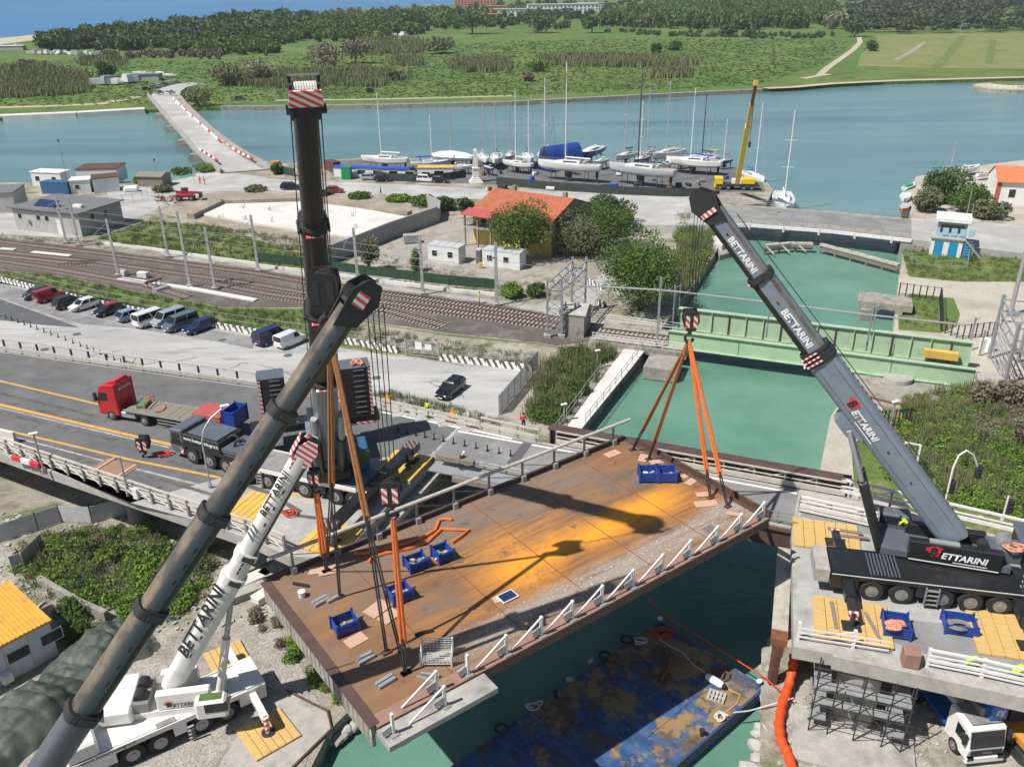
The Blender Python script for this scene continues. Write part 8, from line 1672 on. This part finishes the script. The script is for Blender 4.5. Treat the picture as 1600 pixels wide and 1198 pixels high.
BUSH=[crown(620,1,1,.8,.5,.135,10,.78)for _ in range(5)];BUSHS=[crown(330,1,1,.8,.45,.17,10,.85)for _ in range(6)];BUSHC=[crown(120,1,1,.8,.5,.34,8,.7)for _ in range(4)];TREEF=[crown(150,1,1,1,.85,.40,8,.62)for _ in range(5)];PINEF=[crown(110,1,1,.45,1.0,.42,8,.75,flat=.4)for _ in range(4)];MEAD=[crown(34,1.5,1.1,.35,.2,.42,6,.9)for _ in range(4)]
def scrub(name,label,pts,z,dens,sz,mat,pro=BUSH,zk=1.0,cat='scrub'):
 n_=max(6,int(area(pts,z)*dens));p=inpoly(pts,n_,z);s_=rng.uniform(sz[0],sz[1],n_);return scatter(name,label,cat,mat,pro,p,s_,s_*zk)
def tufts(label,pts,dens,sz=(.5,1.3),mat='grass_blade',z=GND+.02,pro=TUFT):return scrub('grass',label,pts,z,dens,sz,mat,pro,cat='grass')
spec('grass_blade',(.105,.145,.032),.85,world=True,layers=[((.20,.185,.085),.25,.46,.62),((.065,.105,.022),.6,.5,.66)],var=.2,vs=1.5,trans=.25)
slope=[(1425,625),(1500,612),(1600,604),(1760,610),(1760,850),(1600,812),(1440,772),(1385,745),(1392,690)]
scrub('scrub','dense bright green scrub on the slope at right behind the grey crane',slope,GND,.95,(.5,1.3),'leaf_bright',BUSHS,zk=.7);scrub('scrub','darker leafy scrub patches on the slope at right',slope,GND,.3,(.5,1.2),'leaf',BUSHS,zk=.85);scrub('reeds','tall pale grass between the bushes of the slope at right',slope,GND,.6,(.35,.7),'reed',REED,cat='reeds');scrub('dry_brush','bare grey twigs sticking out of the slope scrub at right',slope,GND+.2,.14,(.7,1.3),'leaf_dry',TWIG,cat='brush');scrub('dry_brush','dry brownish brush among the green slope at right',[(1440,625),(1540,618),(1600,650),(1600,740),(1500,720),(1400,690)],GND,.07,(.7,1.3),'leaf_dry',zk=.8,cat='brush')
ll=[(26,892),(60,848),(130,826),(200,830),(280,848),(345,872),(300,950),(230,965),(120,942),(60,910)]
scrub('scrub','green bramble scrub between the viaduct and the yellow roofed cabin',ll,GND,.95,(.5,1.25),'leaf_bright',BUSHS,zk=.8);scrub('scrub','darker shrubs among the brambles at lower left',ll,GND,.35,(.5,1.1),'leaf_dark',BUSHS,zk=1.0);scrub('dry_brush','dry twiggy brush at the lower left embankment',[(60,850),(180,832),(320,868),(300,900),(150,860)],GND,.25,(.4,.9),'leaf_dry',cat='brush');scrub('dry_brush','bare grey twigs among the lower left brambles',ll,GND+.2,.5,(.6,1.2),'leaf_dry',TWIG,cat='brush');tufts('dry grass round the lower left brambles',[(0,870),(60,835),(180,825),(340,868),(330,930),(240,985),(150,1000),(90,960),(20,930)],2.0,(.6,1.4));scrub('scrub','leafy growth beside the old grey wall',[(85,950),(120,940),(200,975),(150,1010),(100,1005)],GND,.5,(.6,1.2),'leaf',zk=1.0)
scrub('scrub','green weeds on the bank below the left end of the span',[(440,985),(480,1000),(520,1060),(560,1092),(535,1112),(490,1085),(455,1030)],GND,.7,(.4,.85),'leaf_bright',zk=.9);scrub('dry_brush','dry grey brush on the bank left of the span',[(390,950),(440,960),(460,1020),(430,1010),(385,990)],GND,.8,(.35,.7),'leaf_dry',cat='brush');scrub('dry_brush','dry brush under the white boom',[(330,930),(400,940),(430,985),(370,985)],GND,.5,(.35,.75),'leaf_dry',cat='brush')
emb=[(845,590),(870,555),(935,545),(960,552),(905,622),(862,670),(820,650)]
scrub('scrub','green embankment scrub between the parking fence and the canal ramp',emb,GND,.45,(.7,1.4),'leaf',zk=.9);scrub('reeds','tall pale grass on the embankment beside the canal ramp',emb,GND,.8,(.4,.8),'reed',REED,cat='reeds')
bank=[(1062,470),(1048,440),(1065,395),(1060,350),(1095,333),(1108,345),(1115,380),(1108,400),(1085,440)]
scrub('scrub','overgrown green strip on the left canal bank behind the green bridge',bank,GND,.30,(.7,1.6),'leaf_bright',zk=.9);scrub('reeds','tall reeds on the left canal bank behind the green bridge',bank,GND,.5,(.5,1.0),'reed',REED,cat='reeds')
tufts('rough grass strip between the tracks and the parked cars',[(0,423),(100,434),(250,464),(350,483),(475,488),(600,516),(700,534),(838,556),(836,574),(700,560),(560,542),(480,528),(330,506),(150,470),(0,434)],2.2);tufts('rough grass between the railway and the building site',[(150,373),(230,346),(330,353),(480,376),(500,425),(400,411),(280,396)],1.5,(.6,1.6));tufts('grass round the bridge control house',[(1410,396),(1424,380),(1600,388),(1620,440),(1500,440),(1420,432)],1.2,(.5,1.5));tufts('grass of the fenced lawn on the right bank',[(1404,470),(1425,460),(1466,468),(1468,512),(1406,513)],2,(.4,.9));tufts('weeds along the guard rail behind the worker in yellow',[(570,622),(660,640),(780,664),(780,658),(700,632),(600,612)],5,(.6,1.3));tufts('weeds scattered on the gravel yard round the site cabins',[(600,400),(700,420),(800,440),(860,440),(900,450),(940,430),(880,470),(800,468),(600,440)],.8,(.4,1.1));tufts('weeds at the left end of the tracks',[(0,366),(60,372),(160,376),(170,388),(60,378),(0,374)],1.2,(.4,1.0));tufts('weeds under the turning circle edge',[(1330,655),(1400,648),(1470,625),(1480,640),(1400,690),(1340,700)],2.5,(.5,1.2))
def plant(name,label,px,py,wpx,hpx,mat,trunk=True,n_=1500,leaf=.2,z=GND,cat='tree',lobes=11,spread=.62,fl=0.0,grp=None):
 b=G(px,py,z);m_=mpp(b);rx=wpx*m_/2;h_=topz(b,py-hpx)-z;t=thing(name,label,cat,b,0,grp)
 zc=h_*(.53 if trunk else .46);rz=h_-zc;v,f_=crown(int(n_*1.5),rx*1.08,rx*1.08,rz,zc,leaf*1.15,lobes,spread,flat=fl,lobe_r=(.38,.6));npobj('crown',v,f_,mat,t)
 mb=MB();top=zc+rz*.2;rd=random.Random(int(px*7+py));r0=max(.1,h_*.025)
 if trunk:
  mb.path([(0,0,0),(rd.uniform(-.1,.1),rd.uniform(-.1,.1),zc*.5),(rd.uniform(-.2,.2),0,top)],[r0*1.4,r0,r0*.45],7)
  for k in range(6):a=rd.uniform(0,6.28);z0=zc*rd.uniform(.35,.8);mb.path([(0,0,z0),(math.cos(a)*rx*.35,math.sin(a)*rx*.35,z0+rz*.35),(math.cos(a)*rx*.65,math.sin(a)*rx*.65,z0+rz*.75)],[r0*.6,r0*.4,r0*.15],5)
  mb.B('trunk','bark',t,smooth=1)
 else:
  for k in range(6):a=rd.uniform(0,6.28);mb.path([(0,0,0),(math.cos(a)*rx*.3,math.sin(a)*rx*.3,h_*.4),(math.cos(a)*rx*.5,math.sin(a)*rx*.5,h_*.7)],[.06,.045,.02],5)
  mb.B('stem','bark',t)
 return t
plant('leafy_tree','large bushy green tree beside the canal railway bridge',1000,484,130,122,'leaf',n_=9000,leaf=.21,lobes=26,spread=.74);plant('leafy_tree','dark crowned tree at the rear of the hedge behind the yellow house',952,356,76,58,'leaf_dark',n_=3600,leaf=.26,lobes=18);plant('leafy_tree','feathery grey green tree right of the hedge behind the yellow house',976,362,34,46,'leaf_olive',n_=1200,leaf=.28);plant('shrub','big rounded shrub with pale blossom right of the yellow house gable',906,398,80,68,'leaf_olive',False,5000,.2,cat='shrub',lobes=20,spread=.72);plant('shrub','big rounded bright shrub in the hedge right of the yellow house',944,386,84,74,'leaf',False,5000,.2,cat='shrub',lobes=20,spread=.72)
plant('leafy_tree','leafy tree in front of the yellow house',815,408,96,92,'leaf',n_=5600,leaf=.21,lobes=22,spread=.72);plant('slender_tree','slender grey green young tree in front of the block wall',578,424,34,60,'leaf_olive',n_=900,leaf=.24);plant('climbing_plant','climbing plant on the pole left of the site cabins',650,424,18,44,'leaf',False,500,.22,cat='plant');plant('shrub','low green bush at the corner of the site cabin yard',800,466,40,24,'leaf_bright',False,900,.25,cat='shrub');plant('shrub','low bush right of the site cabin yard corner',838,462,36,22,'leaf',False,800,.25,cat='shrub');plant('shrub','small palm like bush on the left river bank',434,272,20,22,'leaf_dark',False,300,.5,cat='shrub')
for k,(px,py,w_,h_,mt)in enumerate([(728,334,30,26,'leaf_dark'),(700,328,46,24,'leaf_dark'),(660,322,40,18,'leaf'),(620,314,40,12,'leaf_bright'),(560,308,44,10,'leaf'),(500,304,40,8,'leaf'),(400,298,40,7,'leaf_olive')]):plant('hedge_shrub',f'hedge shrub along the riverside road behind the building site, {ordn[k]} counted from the yellow house',px,py,w_,h_,mt,False,900,.32,cat='shrub',grp='roadside hedge')
for k,(px,py,w_,h_,mt)in enumerate([(1478,318,76,62,'leaf_dark'),(1445,330,56,38,'leaf_olive'),(1510,330,66,46,'leaf'),(1540,340,60,30,'leaf_olive'),(1568,312,26,26,'leaf_dark')]):plant('shrub',['tallest dark shrub on the right shore beside the moored boats','pale shrub at the water edge right of the canal mouth','green shrub in front of the motor boats on the right shore','low olive shrub below the white house','small round tree in front of the white house'][k],px,py,w_,h_,mt,k==4,2200,.34,cat='shrub')
for k,(px,py,w_,h_,mt)in enumerate([(285,274,40,14,'leaf'),(320,268,36,14,'leaf_bright'),(215,286,16,12,'leaf_bright'),(255,300,30,12,'leaf_olive')]):plant('shrub',f'low green shrub at the near end of the river bridge, {["left", "right", "yellowish one by the sheds", "one beside the wooden shed"][k]}',px,py,w_,h_,mt,False,600,.3,cat='shrub')
for k,(px,py,w_,h_)in enumerate([(1578,640,60,46),(1530,632,46,36),(1600,700,50,60)]):plant('shrub',['grey leafless shrub at the top of the green slope, right one','grey leafless shrub at the top of the green slope, left one','dark leafless shrub at the right edge of the slope'][k],px,py,w_,h_,'leaf_dry',False,1600,.22,cat='shrub')
far=[('shrub','round bright green shrub in the far meadow below the reed belt',836,112,40,22,'leaf_bright'),('shrub','pinkish dry shrub below the round bright shrub',826,127,20,16,'leaf_dry'),('shrub','dark round shrub alone in the upper meadow',1024,86,18,19,'leaf_dark'),('shrub','green shrub right of the dark round shrub in the meadow',1052,79,24,18,'leaf'),('shrub','large grey green shrub left of the meadow poles',690,84,56,32,'leaf_olive'),('far_tree','large brown leafless looking tree on the far bank behind the upright boom',508,108,70,50,'leaf_dry'),('far_tree','second brown tree right of the big brown tree',556,100,50,46,'leaf_dry'),('far_tree','bright yellowish tree right of the far bridge end',358,134,64,42,'leaf_olive'),('far_tree','pale blossoming tree next to the bright yellowish tree',402,128,56,44,'leaf_pale'),('shrub','big rounded reed clump at the far end of the river bridge',306,166,64,34,'reed'),('shrub','dark green bush left of the white stored boats',168,122,36,28,'leaf_dark'),('shrub','dark shrub in the meadow near the upright boom',616,126,16,15,'leaf_dark'),('shrub','tiny dark shrub near the river right of the upright boom',578,145,12,9,'leaf_dark'),('far_tree','dark tree at the right end of the wooded meadow edge',1335,58,40,34,'leaf_dark'),('far_tree','pale grey tree at the corner of the pine wood',1305,46,30,32,'leaf_pale'),('shrub','dark shrub pair at the corner of the mown field, left',1360,80,24,20,'leaf_dark'),('shrub','dark shrub left of the far power pole row',1170,58,22,14,'leaf_dark'),('shrub','dark broad shrub under the poplar belt',1135,58,34,22,'leaf_dark'),('shrub','grey willow shrub under the poplar belt',1012,44,40,28,'leaf_olive'),('far_tree','tall dark tree pair by the white hotel',840,52,60,44,'leaf_dark'),('far_tree','dark green tree right of the white hotel',925,52,34,34,'leaf'),('far_tree','big dark round tree below the pink apartments',738,54,66,46,'leaf_dark'),('far_tree','dark round tree left of the big one below the apartments',646,48,52,34,'leaf_dark'),('shrub','pinkish dry shrub at the far left meadow',42,106,28,16,'leaf_dry'),('shrub','small dry shrub near the river on the meadow edge',1298,46,22,22,'leaf_pale')]
for n2,lb,px,py,w_,h_,mt in far:plant(n2,lb,px,py,w_,h_,mt,n2=='far_tree',520,max(.5,2.6*mpp(G(px,py,1.2))),1.2,'tree' if n2=='far_tree' else 'shrub',10)
def wood(name,label,pts,n_,hpx,mat,pro=TREEF,cat='wood',z=1.2,wk=1.0):
 xs=[a for a,b in pts];ysx=[b for a,b in pts];P_=[];S_=[];Z_=[]
 arr=np.array(pts,float)
 while len(P_)<n_:
  q=(rng.uniform(min(xs),max(xs)),rng.uniform(min(ysx),max(ysx)));ins=False;j=len(arr)-1
  for i in range(len(arr)):
   if(arr[i,1]>q[1])!=(arr[j,1]>q[1])and q[0]<(arr[j,0]-arr[i,0])*(q[1]-arr[i,1])/(arr[j,1]-arr[i,1]+1e-9)+arr[i,0]:ins=not ins
   j=i
  if not ins:continue
  b=G(q[0],q[1],z);m_=mpp(b);hh=min(max(hpx*m_*rng.uniform(.75,1.2),1.0),15);P_.append(tuple(b));S_.append(hh*.52*wk*rng.uniform(.8,1.2));Z_.append(hh*.55)
 return scatter(name,label,cat,mat,pro,P_,S_,Z_)
wood('woodland','dense dark woodland belt near the sea at upper left',[(60,72),(150,58),(240,52),(285,46),(400,34),(480,34),(480,60),(400,62),(280,76),(200,80),(70,82)],420,20,'leaf_dark');wood('woodland','mixed green woodland behind the river bridge road',[(220,62),(300,52),(420,40),(560,32),(700,26),(760,40),(640,56),(560,66),(460,66),(420,90),(330,88),(240,82)],480,16,'leaf');wood('woodland','olive woodland along the coast behind the upright boom',[(420,30),(560,20),(720,16),(700,30),(560,40),(440,44)],260,9,'leaf_olive');wood('woodland','dark wood round the coastal buildings',[(690,20),(780,12),(960,12),(960,40),(860,48),(780,46),(700,38)],170,12,'leaf_dark');wood('poplar_wood','tall green poplar belt at the top of the photo',[(930,42),(960,30),(1080,12),(1300,14),(1310,44),(1180,48),(1060,46)],520,26,'leaf',wk=.62);wood('pine_wood','dark umbrella pine wood at upper right',[(1318,50),(1330,20),(1420,4),(1640,2),(1900,0),(1900,48),(1640,51),(1500,52),(1400,54)],900,16,'pine',PINEF);wood('pine_wood','distant dark pine wood along the top edge',[(900,14),(1000,2),(1200,-6),(1640,-10),(1640,8),(1400,10),(1300,18),(1060,16)],520,8,'pine',PINEF)
wood('woodland','pinkish blossoming shrubs along the far meadow fence',[(150,88),(240,84),(345,86),(345,94),(240,92),(160,94)],70,10,'leaf_dry');wood('woodland','dark undergrowth under the poplar belt',[(930,50),(1060,50),(1180,56),(1300,56),(1300,60),(1180,62),(1000,56)],90,10,'leaf_dark',BUSHC)
for k,(pts,n_,hp,mt,lb)in enumerate([([(840,92),(960,88),(1090,96),(1085,104),(960,106),(850,103)],330,9,'reed','dark reed belt across the middle of the far meadow'),([(1022,112),(1070,110),(1072,121),(1024,122)],110,9,'reed','small reed patch below the long reed belt'),([(700,98),(790,94),(800,112),(720,114)],150,9,'reed','reed patch right of the upright boom head'),([(605,95),(655,92),(660,104),(610,105)],70,8,'reed','small brownish reed patch near the boom head'),([(360,118),(450,112),(590,108),(640,122),(590,136),(430,138),(350,134)],420,9,'reed','wide grey green reed bed behind the upright boom'),([(0,112),(60,108),(130,118),(140,146),(60,152),(0,154)],380,11,'reed','reed bed on the far bank at the left edge'),([(130,92),(200,94),(190,104),(125,104)],60,8,'reed','reed clump below the white vehicles'),([(560,66),(660,62),(660,84),(570,88)],150,8,'reed','pale reed slope left of the grey green shrub')]):wood('reeds',lb,pts,n_,hp,mt,RE_FAR if False else[(v/np.array([4,4,4.2])*np.array([2.2,2.2,1.9]),f_)for v,f_ in RE_FAR],'reeds')
wood('meadow_growth','low bushy growth scattered over the far meadow',[(0,96),(300,96),(420,100),(600,70),(960,62),(1280,62),(1340,66),(1280,104),(1180,134),(1000,142),(800,150),(600,154),(420,158),(230,160),(0,166)],4200,4.6,'meadow_leaf' if False else 'leaf',MEAD,'growth');wood('meadow_growth','yellowish low growth scattered over the far meadow',[(300,96),(600,76),(960,66),(1280,64),(1340,68),(1260,110),(1100,138),(800,148),(430,156)],2400,4.0,'leaf_olive',MEAD,'growth');wood('meadow_growth','bright low growth scattered over the far meadow',[(0,92),(300,92),(600,76),(960,66),(1340,68),(1260,112),(1100,140),(800,150),(430,158),(0,168)],3600,3.6,'leaf_bright',MEAD,'growth')
def person(p,rz,label,shirt,trousers,pose='stand',helmet=None,h_=1.75):
 t=thing('person',label,'person',p,rz);k=h_/1.75
 me=bpy.data.meshes.new('body')
 J={'pel':(0,0,.95),'ch':(.02,0,1.30),'nk':(.02,0,1.48),'hd':(.04,0,1.62),'ht':(.04,0,1.72),'ls':(.02,.19,1.42),'le':(.06,.27,1.16),'lh':(.16,.24,.93),'rs':(.02,-.19,1.42),'re':(.02,-.27,1.16),'rh':(.12,-.26,.92),'lhip':(0,.09,.92),'lk':(.03,.11,.5),'lf':(0,.12,.08),'lt':(.16,.13,.04),'rhip':(0,-.09,.92),'rk':(.0,-.11,.5),'rf':(-.04,-.12,.08),'rt':(.12,-.13,.04)}
 if pose=='walk':J.update({'lk':(.2,.1,.52),'lf':(.22,.1,.08),'lt':(.38,.1,.05),'rk':(-.08,-.1,.5),'rf':(-.3,-.1,.12),'rt':(-.16,-.1,.05),'lh':(-.12,.25,.95),'rh':(.3,-.24,1.0)})
 if pose=='bend':J.update({'ch':(.22,0,1.2),'nk':(.36,0,1.3),'hd':(.46,0,1.36),'ht':(.54,0,1.42),'ls':(.3,.19,1.26),'le':(.42,.24,1.0),'lh':(.55,.18,.85),'rs':(.3,-.19,1.26),'re':(.42,-.24,1.0),'rh':(.58,-.14,.82),'pel':(-.05,0,.95)})
 if pose=='crouch':J={a:(x_,y_,z_-.42 if z_>.55 else z_)for a,(x_,y_,z_)in J.items()};J.update({'lk':(.38,.14,.5),'rk':(.36,-.14,.48),'lh':(.45,.15,.6),'rh':(.48,-.12,.62),'le':(.25,.26,.78),'re':(.25,-.26,.78)})
 Rr={'pel':(.15,.12),'ch':(.17,.13),'nk':.065,'hd':.1,'ht':.085,'ls':.075,'le':.05,'lh':.045,'rs':.075,'re':.05,'rh':.045,'lhip':.1,'lk':.068,'lf':.05,'lt':.045,'rhip':.1,'rk':.068,'rf':.05,'rt':.045}
 ks=list(J);E_=[('pel','ch'),('ch','nk'),('nk','hd'),('hd','ht'),('ch','ls'),('ls','le'),('le','lh'),('ch','rs'),('rs','re'),('re','rh'),('pel','lhip'),('lhip','lk'),('lk','lf'),('lf','lt'),('pel','rhip'),('rhip','rk'),('rk','rf'),('rf','rt')]
 me.from_pydata([tuple(c*k for c in J[a])for a in ks],[(ks.index(a),ks.index(b))for a,b in E_],[])
 o=bpy.data.objects.new('tmp',me);C.objects.link(o);sk=o.modifiers.new('s','SKIN');sk.use_smooth_shade=True;o.modifiers.new('u','SUBSURF').levels=1
 for i,a in enumerate(ks):r_=Rr[a];me.skin_vertices[0].data[i].radius=(r_,r_)if not isinstance(r_,tuple)else r_[::-1]
 me.skin_vertices[0].data[0].use_root=True;bpy.context.view_layer.update();nm=bpy.data.meshes.new_from_object(o.evaluated_get(bpy.context.evaluated_depsgraph_get()));bpy.data.objects.remove(o)
 nm.materials.clear()
 for m_ in('skin',shirt,trousers,'black_matte'):nm.materials.append(M(m_))
 hz={a:Vector(J[a])*k for a in ks}
 for f_ in nm.polygons:
  c_=f_.center;nr_=min(ks,key=lambda a:(hz[a]-c_).length);f_.material_index=0 if nr_ in('nk','hd','ht','lh','rh')else 1 if nr_ in('ch','ls','rs','le','re')else 3 if nr_ in('lf','lt','rf','rt')else 2
 b=bpy.data.objects.new('body',nm);C.objects.link(b);b.parent=t;hd_=hz['ht']
 if helmet:MB().path([hd_+Vector((0,0,-.02)),hd_+Vector((0,0,.05)),hd_+Vector((0,0,.11)),hd_+Vector((0,0,.14))],[.14,.13,.09,.02],10).B('helmet',helmet,t,smooth=1)
 else:MB().path([hd_+Vector((-.02,0,-.06)),hd_+Vector((-.02,0,.03)),hd_+Vector((-.02,0,.08)),hd_+Vector((-.02,0,.1))],[.105,.11,.07,.02],10).B('hair','cloth_black',t,smooth=1)
 return t
person(G(669,652,DK+.005),1.2,'person in yellow vest and dark trousers walking on the far carriageway','hivis_yellow','cloth_navy','walk');person(G(818,672,DK),1.5,'person in red vest standing by the guard rail and fence','vest_red','cloth_navy','stand',None);person(RV(-.6,-2.9,DK+.2),2.8,'person in black crouching on the yellow mat at the viaduct end','cloth_black','cloth_black','crouch',None)
for k,(u_,v_)in enumerate([(6.4,-8.2),(7.3,-7.6),(7.6,-8.6)]):person(RV(u_,v_,3.4),2+k,['person in yellow vest and white helmet in the work pit, left one of three','person in yellow vest bending in the work pit, middle one','person in yellow vest and white helmet in the work pit, right one of three'][k],'hivis_yellow','cloth_navy','bend' if k==1 else 'stand','helmet_white')
person(RV(3.2,-1.1,DK),1.0,'person in black standing on the platform beside the work pit','cloth_black','cloth_navy','bend','helmet_white');person(G(313,288,GND+.04),-1,'person in orange red work clothes on the junction, left of two','hivis_orange','hivis_orange','stand',None);person(G(320,289,GND+.04),-2,'person in orange red work clothes on the junction, right of two','hivis_orange','hivis_orange','walk',None);person(G(749,474,GND+.04),0,'person in yellow vest on the path beside the tracks','hivis_yellow','mat_tan','stand',None);person(G(595,305,GND+.05),0,'person in dark clothes walking on the riverside road','cloth_black','cloth_navy','walk');person(G(1414,838,DK+1.9),2.5,'person in bright green jacket beside the lift cylinders of the grey crane','hivis_yellow','cloth_navy','bend',None)
for k in range(14):
 rd=random.Random(100+k);a=G(rd.uniform(20,700),rd.uniform(520,610),GND+.04);b=a+Vector((rd.uniform(-9,9),rd.uniform(-7,7),0));pts=[a.lerp(b,i/6)+Vector((rd.uniform(-.4,.4),rd.uniform(-.4,.4),0))for i in range(7)]
 strip('tar_seam',pts,.11,GND+.04,'asphalt_dark')
hz=MB().b2(-750,950,-130,4600,-3.2,62);o=hz.B('haze','text_white');o['kind']='stuff'
hm=bpy.data.materials.new('haze');hm.use_nodes=True;hn=hm.node_tree;hn.nodes.remove(hn.nodes['Principled BSDF']);pv=hn.nodes.new('ShaderNodeVolumePrincipled');pv.inputs['Density'].default_value=.00009;pv.inputs['Color'].default_value=(.82,.90,1,1);hn.links.new(pv.outputs[0],hn.nodes['Material Output'].inputs['Volume']);o.data.materials[0]=hm
rd=random.Random(5);mb=MB()
for k in range(420):
 c_=G(rd.uniform(-20,420),rd.uniform(800,985),GND+.05);mb.box(c_,(rd.uniform(.1,.5),rd.uniform(.1,.4),rd.uniform(.08,.3)),rd.uniform(0,3))
tag(mb.B('rubble','rock'),'grey rubble and broken concrete strewn over the ground below the left viaduct','rubble',kind='stuff');mb=MB()
for k in range(260):
 c_=G(rd.uniform(1215,1480),rd.uniform(1085,1198),GND+.06);mb.box(c_,(rd.uniform(.06,.3),rd.uniform(.06,.25),rd.uniform(.05,.18)),rd.uniform(0,3))
tag(mb.B('rubble','rock'),'small stones and rubble on the yard below the right deck','rubble',kind='stuff')
